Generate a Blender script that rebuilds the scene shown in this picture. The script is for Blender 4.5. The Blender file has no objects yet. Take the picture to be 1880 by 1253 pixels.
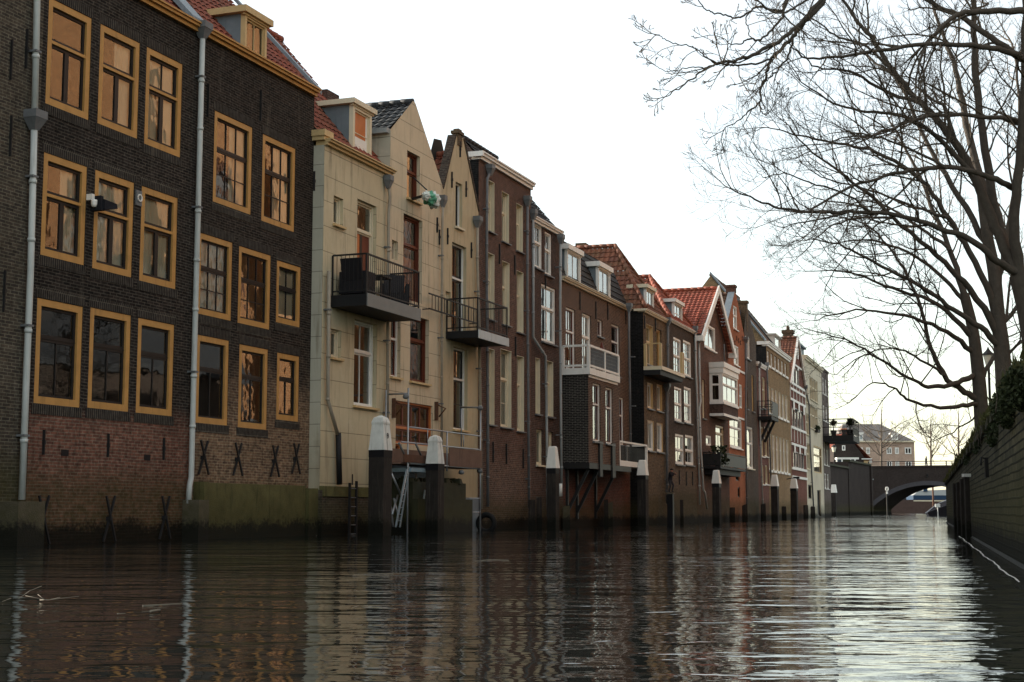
import bpy, math, random
from mathutils import Vector, Matrix
random.seed(7)
rnd = random.random
def ru(a, b): return a + (b - a) * rnd()
scene = bpy.context.scene
COL = scene.collection

# ------------------------------------------------------------------ camera
F = 2700.0; CX, CY = 940.0, 626.5; HOR = 936.0; CAMZ = 0.65
TH = math.atan((HOR - CY) / F)
cam = bpy.data.cameras.new('camera'); camo = bpy.data.objects.new('camera', cam); COL.objects.link(camo)
cam.sensor_width = 36.0; cam.lens = 36.0 * F / 1880.0; cam.clip_start = 0.1; cam.clip_end = 6000
camo.location = (0, 0, CAMZ); camo.rotation_euler = (math.pi / 2 + TH, 0, 0)
scene.camera = camo

def ray(px, py):
    u = (px - CX) / F; v = (CY - py) / F
    c, s = math.cos(TH), math.sin(TH)
    return Vector((u, c - v * s, s + v * c))
def P3(px, py, D):
    r = ray(px, py); t = D / r.y
    return Vector((r.x * t, D, CAMZ + r.z * t))
REG = {'a1': (0, 0, 2.32), 'a2': (0, 500, 2.32), 'a3': (300, 0, 2.32), 'a4': (300, 500, 2.32), 'b1': (560, 170, 2.915),
       'b2': (560, 560, 2.8475), 'sc': (560, 700, 4.32), 'z1': (840, 260, 3.48), 'z2': (840, 600, 3.297), 'z3': (1010, 430, 4.64),
       'z4': (1010, 680, 4.32), 'z5': (1210, 500, 5.45), 'z6': (1210, 720, 5.22), 'z7': (1380, 570, 3.21), 'w': (600, 450, 5.53),
       'br': (1500, 740, 5.446), 'br2': (1600, 840, 10.44), 't1': (1200, 0, 2.506), 't2': (1400, 380, 2.61), 'p': (0, 0, 1.0)}
def R(reg, x, y):
    a, b, k = REG[reg]
    return (a + x / k, b + y / k)

# ------------------------------------------------------------------ materials
def new_mat(name):
    m = bpy.data.materials.new(name); m.use_nodes = True
    nt = m.node_tree; nt.nodes.clear()
    out = nt.nodes.new('ShaderNodeOutputMaterial')
    return m, nt, out
def nd(nt, typ, ins=None, **props):
    n = nt.nodes.new(typ)
    for k, v in props.items(): setattr(n, k, v)
    for k, v in (ins or {}).items():
        s = n.inputs[k]
        if hasattr(v, 'is_output'): nt.links.new(v, s)
        else:
            if isinstance(v, tuple) and len(v) == 3 and s.type == 'RGBA': v = v + (1,)
            s.default_value = v
    return n
def mixc(nt, fac, a, b, mode='MIX'):
    n = nt.nodes.new('ShaderNodeMix'); n.data_type = 'RGBA'; n.blend_type = mode
    for idx, v in ((0, fac), (6, a), (7, b)):
        s = n.inputs[idx]
        if hasattr(v, 'is_output'): nt.links.new(v, s)
        else: s.default_value = (v + (1,)) if isinstance(v, tuple) and len(v) == 3 else v
    return n.outputs[2]
def math_(nt, op, a, b=None, clamp=False):
    n = nt.nodes.new('ShaderNodeMath'); n.operation = op; n.use_clamp = clamp
    for i, v in enumerate((a, b)):
        if v is None: continue
        if hasattr(v, 'is_output'): nt.links.new(v, n.inputs[i])
        else: n.inputs[i].default_value = v
    return n.outputs[0]
def sstep(nt, v, a, b):
    n = nt.nodes.new('ShaderNodeMapRange'); n.interpolation_type = 'SMOOTHSTEP'
    nt.links.new(v, n.inputs[0]); n.inputs[1].default_value = a; n.inputs[2].default_value = b
    n.inputs[3].default_value = 0; n.inputs[4].default_value = 1
    return n.outputs[0]
def noise(nt, vec, scale, detail=4, rough=.55):
    n = nd(nt, 'ShaderNodeTexNoise', {'Scale': float(scale), 'Detail': float(detail), 'Roughness': rough})
    if vec is not None: nt.links.new(vec, n.inputs['Vector'])
    return n.outputs['Fac']
def worldpos(nt):
    g = nt.nodes.new('ShaderNodeNewGeometry')
    s = nd(nt, 'ShaderNodeSeparateXYZ', {'Vector': g.outputs['Position']})
    return g.outputs['Position'], s.outputs[2]
def finish(nt, out, col, rough=.8, height=None, hdist=.01, hstr=1.0, spec=.3, metal=0.0):
    b = nd(nt, 'ShaderNodeBsdfPrincipled', {'Base Color': col, 'Roughness': rough, 'Metallic': metal, 'Specular IOR Level': spec})
    if height is not None:
        bp = nd(nt, 'ShaderNodeBump', {'Strength': hstr, 'Distance': hdist, 'Height': height})
        nt.links.new(bp.outputs[0], b.inputs['Normal'])
    nt.links.new(b.outputs[0], out.inputs[0])
    return b

def tide(nt, col, z, pos, lo=.35, hi=1.1, amt=1.0):
    """wet black band at the waterline and green algae above it: real growth, tied to the water level"""
    n = noise(nt, pos, 1.7, 5); n2 = noise(nt, pos, 7.0, 4)
    n3 = noise(nt, pos, 14.0, 5)
    zz = math_(nt, 'ADD', z, math_(nt, 'ADD', math_(nt, 'MULTIPLY', math_(nt, 'SUBTRACT', n, .5), .45), math_(nt, 'MULTIPLY', math_(nt, 'SUBTRACT', n3, .5), .55)))
    moss = sstep(nt, zz, hi + .35, hi - .45)
    mossn = math_(nt, 'MULTIPLY', moss, math_(nt, 'ADD', math_(nt, 'MULTIPLY', n2, .9), .15))
    col = mixc(nt, math_(nt, 'MULTIPLY', mossn, .95 * amt, True), col, (.046, .043, .014))
    wet = sstep(nt, zz, lo + .16, lo - .12)
    return mixc(nt, math_(nt, 'MULTIPLY', wet, .9 * amt), col, (.006, .0065, .005))

def brick(name, c1, c2, mortar, bw=.215, rh=.063, mw=.010, var=.6, zones=(), stain=.35, tideamt=1.0, hi=1.1, zmod=None, soot=None):
    m, nt, out = new_mat(name)
    uv = nt.nodes.new('ShaderNodeUVMap')
    pos, z = worldpos(nt)
    wob = nd(nt, 'ShaderNodeVectorMath', {0: uv.outputs[0]}, operation='ADD')
    nz = nd(nt, 'ShaderNodeTexNoise', {'Vector': uv.outputs[0], 'Scale': 1.3, 'Detail': 2.0})
    sc = nd(nt, 'ShaderNodeVectorMath', {0: nz.outputs['Color'], 1: (.03, .03, .0)}, operation='MULTIPLY')
    nt.links.new(sc.outputs[0], wob.inputs[1])
    def br(a, b, mo):
        n = nd(nt, 'ShaderNodeTexBrick', {'Vector': wob.outputs[0], 'Color1': a, 'Color2': b, 'Mortar': mo, 'Scale': 1.0, 'Mortar Size': mw,
                                          'Mortar Smooth': .3, 'Bias': 0.0, 'Brick Width': bw, 'Row Height': rh})
        n.offset = .5
        return n
    b0 = br(c1, c2, mortar)
    col = b0.outputs['Color']; fac = b0.outputs['Fac']
    for (z0, z1, a, b, mo) in zones:                   # another brick below z0
        bz = br(a, b, mo)
        zn = math_(nt, 'ADD', z, math_(nt, 'MULTIPLY', math_(nt, 'SUBTRACT', noise(nt, pos, .9, 5), .5), (z1 - z0) * 1.5))
        col = mixc(nt, sstep(nt, zn, z1, z0), col, bz.outputs['Color'])
    # brick to brick variation and broad weathering
    big = noise(nt, pos, .55, 6, .6); mid = noise(nt, pos, 3.1, 4)
    vor = nd(nt, 'ShaderNodeTexNoise', {'Vector': wob.outputs[0], 'Scale': 9.0, 'Detail': 1.0})
    k = math_(nt, 'ADD', math_(nt, 'MULTIPLY', big, stain * 2), 1 - stain)
    k = math_(nt, 'MULTIPLY', k, math_(nt, 'ADD', math_(nt, 'MULTIPLY', vor.outputs['Fac'], var * 2), 1 - var))
    k = math_(nt, 'MULTIPLY', k, math_(nt, 'ADD', math_(nt, 'MULTIPLY', mid, .5), .75))
    kc = nd(nt, 'ShaderNodeCombineColor', {0: k, 1: k, 2: k})
    col = mixc(nt, 1.0, col, kc.outputs[0], 'MULTIPLY')
    # pale lime streaks
    st = nd(nt, 'ShaderNodeMapping', {'Vector': pos, 'Scale': (1.5, 1.5, .25)})
    sn = sstep(nt, noise(nt, st.outputs[0], 1.6, 6, .65), .60, .78)
    col = mixc(nt, math_(nt, 'MULTIPLY', sn, .28), col, (.22, .19, .15))
    col = tide(nt, col, z, pos, .35, hi, tideamt)
    finish(nt, out, col, .85, math_(nt, 'SUBTRACT', math_(nt, 'MULTIPLY', noise(nt, wob.outputs[0], 25, 3), .5), fac), .008, .8, .07)
    return m

def plain(name, col, rough=.6, var=.25, nscale=3.0, spec=.16, metal=0.0, bump=.0, streak=0.0, streakcol=(.05, .045, .04), tideamt=0.0, hi=1.1):
    m, nt, out = new_mat(name)
    pos, z = worldpos(nt)
    n = noise(nt, pos, nscale, 6, .6)
    k = math_(nt, 'ADD', math_(nt, 'MULTIPLY', n, var * 2), 1 - var)
    kc = nd(nt, 'ShaderNodeCombineColor', {0: k, 1: k, 2: k})
    c = mixc(nt, 1.0, col, kc.outputs[0], 'MULTIPLY')
    if streak:
        mp = nd(nt, 'ShaderNodeMapping', {'Vector': pos, 'Scale': (6, 6, .5)})
        s = sstep(nt, noise(nt, mp.outputs[0], 1.5, 6, .65), .52, .72)
        c = mixc(nt, math_(nt, 'MULTIPLY', s, streak), c, streakcol)
    if tideamt: c = tide(nt, c, z, pos, .35, hi, tideamt)
    h = noise(nt, pos, 40, 3) if bump else None
    finish(nt, out, c, rough, h, bump if bump else .01, .6, spec, metal)
    return m

def stucco(name, col, joint=True, jh=.62, tidea=0.0, zlow=None):
    """painted render scored into courses"""
    m, nt, out = new_mat(name)
    pos, z = worldpos(nt)
    uv = nt.nodes.new('ShaderNodeUVMap')
    n = noise(nt, pos, .8, 6, .62); n2 = noise(nt, pos, 6, 5)
    k = math_(nt, 'ADD', math_(nt, 'ADD', math_(nt, 'MULTIPLY', n, .34), math_(nt, 'MULTIPLY', n2, .12)), .77)
    kc = nd(nt, 'ShaderNodeCombineColor', {0: k, 1: k, 2: k})
    c = mixc(nt, 1.0, col, kc.outputs[0], 'MULTIPLY')
    mp = nd(nt, 'ShaderNodeMapping', {'Vector': pos, 'Scale': (4, 4, .35)})
    s = sstep(nt, noise(nt, mp.outputs[0], 1.4, 7, .65), .50, .72)
    c = mixc(nt, math_(nt, 'MULTIPLY', s, .65), c, (.21, .175, .12))
    pt = sstep(nt, noise(nt, pos, 1.9, 7, .68), .57, .66)
    c = mixc(nt, math_(nt, 'MULTIPLY', pt, .16), c, (.75, .68, .52))
    if zlow:
        zn = math_(nt, 'ADD', z, math_(nt, 'MULTIPLY', n, 1.2))
        c = mixc(nt, math_(nt, 'MULTIPLY', sstep(nt, zn, zlow + 3.0, zlow), .62), c, (.30, .235, .14))
    h = None
    if joint:
        b = nd(nt, 'ShaderNodeTexBrick', {'Vector': uv.outputs[0], 'Scale': 1.0, 'Mortar Size': .011, 'Mortar Smooth': .2, 'Brick Width': 60.0, 'Row Height': jh,
                                          'Color1': (1, 1, 1), 'Color2': (1, 1, 1), 'Mortar': (.52, .52, .52)})
        c = mixc(nt, 1.0, c, b.outputs['Color'], 'MULTIPLY')
        h = math_(nt, 'SUBTRACT', math_(nt, 'MULTIPLY', n2, .3), b.outputs['Fac'])
    else:
        h = n2
    if tidea: c = tide(nt, c, z, pos, .3, .9, tidea)
    finish(nt, out, c, .8, h, .012, .6, .25)
    return m

def tiles(name, c1, c2, moss=.25, mosscol=(.07, .06, .035)):
    m, nt, out = new_mat(name)
    pos, z = worldpos(nt)
    uv = nt.nodes.new('ShaderNodeUVMap')
    b = nd(nt, 'ShaderNodeTexBrick', {'Vector': uv.outputs[0], 'Scale': 1.0, 'Mortar Size': .006, 'Brick Width': .24, 'Row Height': .30,
                                      'Color1': c1, 'Color2': c2, 'Mortar': tuple(x * .35 for x in c1)})
    b.offset = 0.0
    n = noise(nt, pos, .9, 6, .65); n2 = noise(nt, pos, 8, 4)
    k = math_(nt, 'ADD', math_(nt, 'MULTIPLY', n2, .9), .55)
    kc = nd(nt, 'ShaderNodeCombineColor', {0: k, 1: k, 2: k})
    c = mixc(nt, 1.0, b.outputs['Color'], kc.outputs[0], 'MULTIPLY')
    c = mixc(nt, math_(nt, 'MULTIPLY', sstep(nt, n, .46, .66), moss), c, mosscol)
    finish(nt, out, c, .75, n2, .01, .5, .3)
    return m

def glass(name, wob=.004, tint=(.8, .82, .8), boost=1.7, base=.04):
    m, nt, out = new_mat(name)
    pos, z = worldpos(nt)
    nn = noise(nt, pos, 2.3, 2, .4)
    bp = nd(nt, 'ShaderNodeBump', {'Strength': 1.0, 'Distance': wob * 6, 'Height': nn})
    fr = nd(nt, 'ShaderNodeFresnel', {'IOR': 1.5})
    f = math_(nt, 'SUBTRACT', 1.0, math_(nt, 'POWER', math_(nt, 'SUBTRACT', 1.0, fr.outputs[0], True), 2.3), True)   # several glass faces
    t = nd(nt, 'ShaderNodeBsdfTransparent', {'Color': tint})
    g = nd(nt, 'ShaderNodeBsdfGlossy', {'Roughness': .02, 'Color': (.95, .95, .95), 'Normal': bp.outputs[0]})
    mx = nd(nt, 'ShaderNodeMixShader', {0: f, 1: t.outputs[0], 2: g.outputs[0]})
    nt.links.new(mx.outputs[0], out.inputs[0])
    return m

M = {}
M['tar'] = brick('dark tarred brick', (.030, .024, .021), (.014, .012, .011), (.075, .064, .052), zones=[(2.2, 2.9, (.17, .075, .052), (.10, .046, .034), (.17, .125, .095))], var=.85, stain=.5, hi=1.35)
M['tar2'] = brick('dark brick with worn lower courses', (.032, .025, .021), (.015, .013, .012), (.075, .062, .05), zones=[(2.6, 4.6, (.20, .125, .078), (.10, .062, .045), (.23, .18, .12))], var=.85, stain=.5, hi=1.2)
M['grey_brick'] = brick('grey brown brick', (.075, .060, .046), (.042, .035, .03), (.13, .115, .085), var=.7, hi=1.6)
M['brown'] = brick('red brown brick', (.135, .068, .05), (.09, .05, .04), (.15, .12, .10), zones=[(1.8, 2.8, (.15, .085, .06), (.085, .052, .042), (.19, .15, .12))], var=.55, hi=1.0)
M['dkbrown'] = brick('dark brown brick', (.088, .048, .038), (.055, .034, .03), (.12, .10, .085), var=.6, hi=1.0)
M['brown8'] = brick('brown brick light joints', (.115, .062, .045), (.075, .044, .035), (.20, .16, .125), var=.55, mw=.012, hi=1.0)
M['black'] = brick('black brick light joints', (.022, .020, .022), (.014, .014, .016), (.16, .145, .12), var=.5, mw=.011, hi=1.0)
M['blackside'] = brick('near black side brick', (.016, .016, .017), (.010, .010, .011), (.03, .03, .028), var=.5, hi=1.0)  # near black brick for the house side walls
M['red8'] = brick('red cellar brick', (.15, .058, .045), (.10, .042, .036), (.13, .10, .085), var=.5, hi=1.0)
M['olive'] = brick('olive brown brick', (.135, .088, .052), (.085, .058, .038), (.17, .14, .10), var=.6, hi=1.3)
M['umber'] = brick('umber brick', (.072, .050, .040), (.046, .034, .03), (.105, .09, .07), var=.6, zones=[(3.2, 4.2, (.13, .088, .06), (.08, .058, .045), (.17, .14, .105))], hi=1.6)
M['chestnut'] = brick('chestnut brick', (.13, .062, .042), (.085, .046, .035), (.15, .11, .09), var=.5, hi=1.3)
M['orange'] = brick('orange painted brick', (.36, .125, .06), (.29, .10, .05), (.36, .155, .085), var=.3, stain=.2, hi=1.2)
M['taupe'] = brick('taupe brick', (.10, .075, .058), (.065, .05, .042), (.14, .12, .10), var=.5, hi=1.3)
M['yellow'] = brick('yellow brown brick', (.30, .19, .095), (.21, .135, .07), (.30, .23, .15), var=.5, hi=1.2)
M['redsmall'] = brick('dull red brick', (.19, .075, .06), (.13, .056, .048), (.17, .12, .10), var=.5, hi=1.2)
M['halfred'] = brick('half timbered red brick', (.20, .062, .045), (.14, .05, .04), (.20, .13, .10), var=.5, hi=1.4)
M['endgrey'] = brick('grey end brick', (.15, .115, .10), (.10, .08, .072), (.18, .15, .135), var=.5, hi=1.4)
M['plinth_brick'] = brick('plinth brick', (.075, .055, .045), (.045, .036, .032), (.10, .085, .065), var=.6, hi=.9)
M['quay'] = brick('mossy quay brick', (.080, .074, .046), (.042, .040, .026), (.007, .008, .006), bw=.62, rh=.10, mw=.014, var=.7, hi=1.15, stain=.45)
M['bridge_brick'] = brick('dark bridge brick', (.046, .035, .032), (.030, .024, .023), (.06, .048, .042), var=.55, hi=1.2)
M['far_brick'] = brick('haze lightened pink brick', (.46, .31, .24), (.38, .26, .20), (.48, .38, .3), var=.3, tideamt=0)  # wall colour lightened to stand in for distance haze
M['church'] = brick('church brick', (.38, .18, .075), (.28, .125, .055), (.36, .24, .14), var=.5, tideamt=0)
M['soldier'] = brick('upright brick course', (.036, .030, .027), (.022, .019, .018), (.10, .088, .07), bw=.063, rh=.4, tideamt=0)
M['beige'] = stucco('beige scored render', (.56, .48, .32), jh=.66, zlow=1.0)
M['beige2'] = stucco('cream scored render', (.60, .50, .35), jh=.66, zlow=1.0)
M['beige3'] = stucco('weathered cream render', (.50, .415, .27), joint=False, zlow=1.5)
M['greyside'] = stucco('grey cream render', (.47, .44, .35), jh=.56, zlow=1.0)
M['cream_wall'] = stucco('pale cream render', (.60, .53, .40), joint=False, tidea=1.0)
M['ochre'] = plain('ochre paint', (.47, .25, .08), .5, .28, 4, streak=.55, streakcol=(.26, .14, .055))
M['ochre_pale'] = plain('pale ochre paint', (.56, .40, .20), .5, .18, 5, streak=.25, streakcol=(.3, .2, .1))
M['cream'] = plain('cream paint', (.68, .60, .44), .5, .12, 4, streak=.25, streakcol=(.35, .29, .2))
M['white'] = plain('white paint', (.80, .78, .73), .5, .10, 4, streak=.25, streakcol=(.42, .38, .32))
M['dirty_white'] = plain('weathered white paint', (.66, .66, .62), .6, .3, 5, streak=.75, streakcol=(.16, .155, .14))
M['dark_sash'] = plain('black brown sash paint', (.022, .019, .018), .4, .2)
M['redbrown'] = plain('red brown joinery', (.13, .035, .022), .4, .25, 4)
M['redframe'] = plain('red brown frame', (.13, .036, .02), .45, .25, 4)
M['orange_wood'] = plain('orange varnished wood', (.50, .16, .05), .4, .25, 5)
M['wood'] = plain('wood panel', (.40, .21, .09), .5, .3, 5, streak=.4, streakcol=(.2, .09, .03))
M['curtain'] = plain('cream curtain', (.85, .76, .56), .9, .15, 3)
M['dark_in'] = plain('dim room', (.035, .03, .026), .9, .2)  # near black colour stands in for unlit rooms behind the glass
M['zinc'] = plain('zinc', (.33, .35, .35), .5, .3, 4, metal=.0, streak=.4, streakcol=(.16, .17, .17))
M['zinc_dark'] = plain('weathered zinc', (.15, .155, .16), .5, .35, 4, streak=.4, streakcol=(.08, .08, .08))
M['pipe_pale'] = plain('pale grey painted pipe', (.48, .50, .48), .45, .18, 4, streak=.45, streakcol=(.2, .19, .17))
M['pipe_beige'] = plain('greyish beige pipe', (.32, .28, .22), .5, .25, 4, streak=.3)
M['black_pipe'] = plain('black pipe', (.015, .015, .016), .5, .2)
M['iron'] = plain('black iron', (.022, .021, .021), .5, .3)
M['rust'] = plain('rusty iron', (.11, .055, .035), .75, .4, 6)
M['steel'] = plain('galvanised steel', (.34, .36, .38), .38, .25, 6, metal=.6)
M['balc_grey'] = plain('grey balcony steel', (.20, .20, .19), .5, .2)
M['balc_pale'] = plain('pale balcony edge', (.50, .54, .55), .5, .2, streak=.3)
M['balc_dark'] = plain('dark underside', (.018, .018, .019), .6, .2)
M['rattan'] = plain('black rattan', (.018, .017, .020), .6, .3, 30, bump=.01)
M['stone'] = plain('weathered stone', (.12, .10, .075), .8, .7, 3, bump=.02, tideamt=1.0, hi=1.0)
M['concrete'] = plain('mossy concrete', (.105, .095, .038), .85, .7, 2.2, bump=.02, streak=.8, streakcol=(.030, .032, .014), tideamt=1.0, hi=.9)
M['mossstone'] = plain('wet mossy stone', (.034, .034, .018), .7, .5, 3, bump=.03, tideamt=1.0, hi=.8)
M['pile'] = plain('dark timber pile', (.030, .025, .022), .8, .6, 5, bump=.02, streak=.7, streakcol=(.085, .072, .058), tideamt=1.0, hi=.25)
M['tarband'] = plain('tar band', (.010, .010, .012), .5, .2)
M['slate'] = plain('slate cheek', (.16, .19, .21), .6, .3, 3, streak=.3, streakcol=(.09, .1, .11))
M['lead'] = plain('lead sheet', (.20, .24, .27), .5, .35, 3, streak=.5, streakcol=(.10, .12, .14))
M['tile_red'] = tiles('red pantiles', (.27, .068, .036), (.20, .055, .033), .35)
M['tile_bright'] = tiles('bright red pantiles', (.30, .07, .038), (.22, .052, .03), .3)
M['tile_mossy'] = tiles('mossy red pantiles', (.21, .075, .04), (.13, .05, .032), .55, (.09, .065, .03))
M['tile_dark'] = tiles('dark grey pantiles', (.045, .05, .055), (.03, .034, .038), .15)
M['tile_black'] = tiles('black slates', (.022, .022, .024), (.015, .015, .017), .2)
M['tile_brown'] = tiles('brown pantiles', (.16, .09, .055), (.12, .07, .045), .3)
M['glass'] = glass('old window glass', .00045)
M['glass2'] = glass('window glass', .0006, boost=1.8, base=.06)
M['bark'] = plain('grey brown bark', (.075, .062, .050), .85, .45, 8, bump=.03, streak=.3, streakcol=(.03, .035, .02))
M['twig'] = plain('brown twig bark', (.10, .08, .06), .85, .35, 6)
M['bark_far'] = plain('far bark', (.15, .12, .095), .9, .3, 3)
M['ivy'] = plain('ivy leaf', (.020, .028, .010), .75, .45, 9)
M['moss'] = plain('moss', (.05, .052, .018), .95, .5, 9)
M['grass'] = plain('winter grass', (.07, .075, .03), .95, .4, 5)
M['debris'] = plain('straw', (.20, .175, .135), .8, .3, 9)
M['plank'] = plain('scaffold board', (.16, .10, .075), .8, .4, 4, streak=.5, streakcol=(.08, .055, .045))
M['green_bag'] = plain('green plastic sack', (.10, .34, .22), .35, .35, 8)
M['clear_bag'] = plain('pale plastic film', (.62, .66, .62), .3, .2, 8)
M['rubber'] = plain('tyre rubber', (.015, .015, .015), .7, .3)
M['cloth_dark'] = plain('dark clothing', (.016, .016, .02), .9, .3)
M['cloth_grey'] = plain('dark grey trousers', (.04, .038, .042), .9, .3)
M['skin'] = plain('skin', (.42, .20, .15), .6, .15)
M['hair'] = plain('dark hair', (.012, .010, .009), .7, .2)
M['lamp_glass'] = plain('frosted lamp glass', (.72, .68, .55), .3, .1)
M['blue'] = plain('blue hull paint', (.018, .045, .09), .4, .15)
M['boat_white'] = plain('white boat paint', (.36, .37, .36), .4, .1)
M['boat_dark'] = plain('black hull paint', (.012, .012, .016), .4, .2)
M['asphalt'] = plain('asphalt', (.05, .05, .05), .9, .3)
M['brownwall'] = plain('brown quay timber', (.10, .065, .055), .8, .35, 1.5)
M['terracotta'] = plain('terracotta', (.32, .12, .06), .8, .2)

# ------------------------------------------------------------------ mesh helper
class MB:
    def __init__(s): s.v = []; s.f = []; s.uv = {}; s.mi = {}; s.smooth = set()
    def add(s, pts, uv=None, m=0):
        i = len(s.v); s.v.extend(Vector(p) for p in pts); s.f.append(tuple(range(i, i + len(pts))))
        k = len(s.f) - 1
        if uv: s.uv[k] = uv
        if m: s.mi[k] = m
    def box(s, x0, y0, z0, x1, y1, z1, m=0):
        if x1 < x0: x0, x1 = x1, x0
        if y1 < y0: y0, y1 = y1, y0
        if z1 < z0: z0, z1 = z1, z0
        a = [(x0, y0, z0), (x1, y0, z0), (x1, y1, z0), (x0, y1, z0), (x0, y0, z1), (x1, y0, z1), (x1, y1, z1), (x0, y1, z1)]
        s.hexa(a, m)
    def hexa(s, a, m=0):
        i = len(s.v); s.v.extend(Vector(p) for p in a)
        for q in ((0, 3, 2, 1), (4, 5, 6, 7), (0, 1, 5, 4), (1, 2, 6, 5), (2, 3, 7, 6), (3, 0, 4, 7)):
            s.f.append(tuple(i + k for k in q))
            if m: s.mi[len(s.f) - 1] = m
    def prism(s, pts, y0, y1, m=0):
        """polygon in (x,z), extruded from y0 to y1"""
        n = len(pts); i = len(s.v)
        s.v.extend(Vector((p[0], y0, p[1])) for p in pts); s.v.extend(Vector((p[0], y1, p[1])) for p in pts)
        fs = [tuple(i + k for k in range(n)), tuple(i + n + k for k in reversed(range(n)))]
        fs += [(i + k, i + n + k, i + n + (k + 1) % n, i + (k + 1) % n) for k in range(n)]
        for q in fs:
            s.f.append(q)
            if m: s.mi[len(s.f) - 1] = m
    def tube(s, path, rad, n=6, cap=True, m=0, smooth=True):
        path = [Vector(p) for p in path]; L = len(path)
        if not hasattr(rad, '__len__'): rad = [rad] * L
        base = len(s.v); ref = None
        for k in range(L):
            t = (path[min(k + 1, L - 1)] - path[max(k - 1, 0)])
            if t.length < 1e-9: t = Vector((0, 0, 1))
            t.normalize()
            if ref is None:
                ref = Vector((0, 0, 1)) if abs(t.z) < .8 else Vector((1, 0, 0))
            a = t.cross(ref)
            if a.length < 1e-6: a = t.cross(Vector((0.3, 1, .2)))
            a.normalize(); b = a.cross(t); ref = b
            for j in range(n):
                g = 2 * math.pi * j / n
                s.v.append(path[k] + (a * math.cos(g) + b * math.sin(g)) * rad[k])
        for k in range(L - 1):
            for j in range(n):
                p = base + k * n; q = p + n; j2 = (j + 1) % n
                s.f.append((p + j, p + j2, q + j2, q + j))
                if m: s.mi[len(s.f) - 1] = m
                if smooth: s.smooth.add(len(s.f) - 1)
        if cap:
            s.f.append(tuple(base + j for j in reversed(range(n)))); s.f.append(tuple(base + (L - 1) * n + j for j in range(n)))
            if m: s.mi[len(s.f) - 1] = m; s.mi[len(s.f) - 2] = m
    def bar(s, a, b, w, h=None, m=0):
        """rectangular bar between two points"""
        a = Vector(a); b = Vector(b); h = h or w
        t = (b - a).normalized(); ref = Vector((0, 0, 1)) if abs(t.z) < .9 else Vector((0, 1, 0))
        x = t.cross(ref).normalized() * w / 2; y = x.cross(t).normalized() * h / 2
        s.hexa([a - x - y, a + x - y, b + x - y, b - x - y, a - x + y, a + x + y, b + x + y, b - x + y], m)
    def lathe(s, c, prof, n=16, m=0, smooth=True):
        c = Vector(c); base = len(s.v)
        for r, z in prof:
            for j in range(n):
                g = 2 * math.pi * j / n
                s.v.append(c + Vector((r * math.cos(g), r * math.sin(g), z)))
        for k in range(len(prof) - 1):
            for j in range(n):
                p = base + k * n; q = p + n; j2 = (j + 1) % n
                s.f.append((p + j, p + j2, q + j2, q + j))
                if m: s.mi[len(s.f) - 1] = m
                if smooth: s.smooth.add(len(s.f) - 1)
        s.f.append(tuple(base + j for j in reversed(range(n)))); s.f.append(tuple(base + (len(prof) - 1) * n + j for j in range(n)))
    def build(s, name, mats, parent=None, **props):
        me = bpy.data.meshes.new(name)
        me.from_pydata([tuple(v) for v in s.v], [], s.f)
        if not isinstance(mats, (list, tuple)): mats = [mats]
        for m in mats: me.materials.append(m)
        ul = me.uv_layers.new(name='UVMap')
        for p in me.polygons:
            k = p.index
            if k in s.mi: p.material_index = s.mi[k]
            if k in s.smooth: p.use_smooth = True
            if k in s.uv:
                for li, u in zip(p.loop_indices, s.uv[k]): ul.data[li].uv = u
            elif len(s.f) < 60000:
                nrm = p.normal; ax = max(range(3), key=lambda q: abs(nrm[q]))
                for li in p.loop_indices:
                    co = s.v[me.loops[li].vertex_index]
                    ul.data[li].uv = (co.x, co.y) if ax == 2 else ((co.x, co.z) if ax == 1 else (co.y, co.z))
        me.update()
        o = bpy.data.objects.new(name, me); COL.objects.link(o)
        if parent is not None: o.parent = parent
        for k, v in props.items(): o[k] = v
        return o

def tag(o, label=None, cat=None, group=None, kind=None):
    if label: o['label'] = label
    if cat: o['category'] = cat
    if group: o['group'] = group
    if kind: o['kind'] = kind
    return o
def empty(name, loc=(0, 0, 0), rz=0.0, label=None, cat=None, group=None):
    o = bpy.data.objects.new(name, None); COL.objects.link(o); o.location = loc; o.rotation_euler = (0, 0, rz)
    o.empty_display_size = .2
    return tag(o, label, cat, group)

def clip_poly(poly, clip):
    """Sutherland-Hodgman, clip is convex and counter-clockwise"""
    out = poly
    for i in range(len(clip)):
        a = clip[i]; b = clip[(i + 1) % len(clip)]
        inp = out; out = []
        if not inp: return []
        def side(p): return (b[0] - a[0]) * (p[1] - a[1]) - (b[1] - a[1]) * (p[0] - a[0])
        for j in range(len(inp)):
            p = inp[j]; q = inp[(j + 1) % len(inp)]
            sp, sq = side(p), side(q)
            if sp >= -1e-9: out.append(p)
            if (sp > 1e-9 and sq < -1e-9) or (sp < -1e-9 and sq > 1e-9):
                t = sp / (sp - sq); out.append((p[0] + (q[0] - p[0]) * t, p[1] + (q[1] - p[1]) * t))
    return out
def ccw(poly):
    a = sum(poly[i][0] * poly[(i + 1) % len(poly)][1] - poly[(i + 1) % len(poly)][0] * poly[i][1] for i in range(len(poly)))
    return poly if a > 0 else list(reversed(poly))

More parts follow.
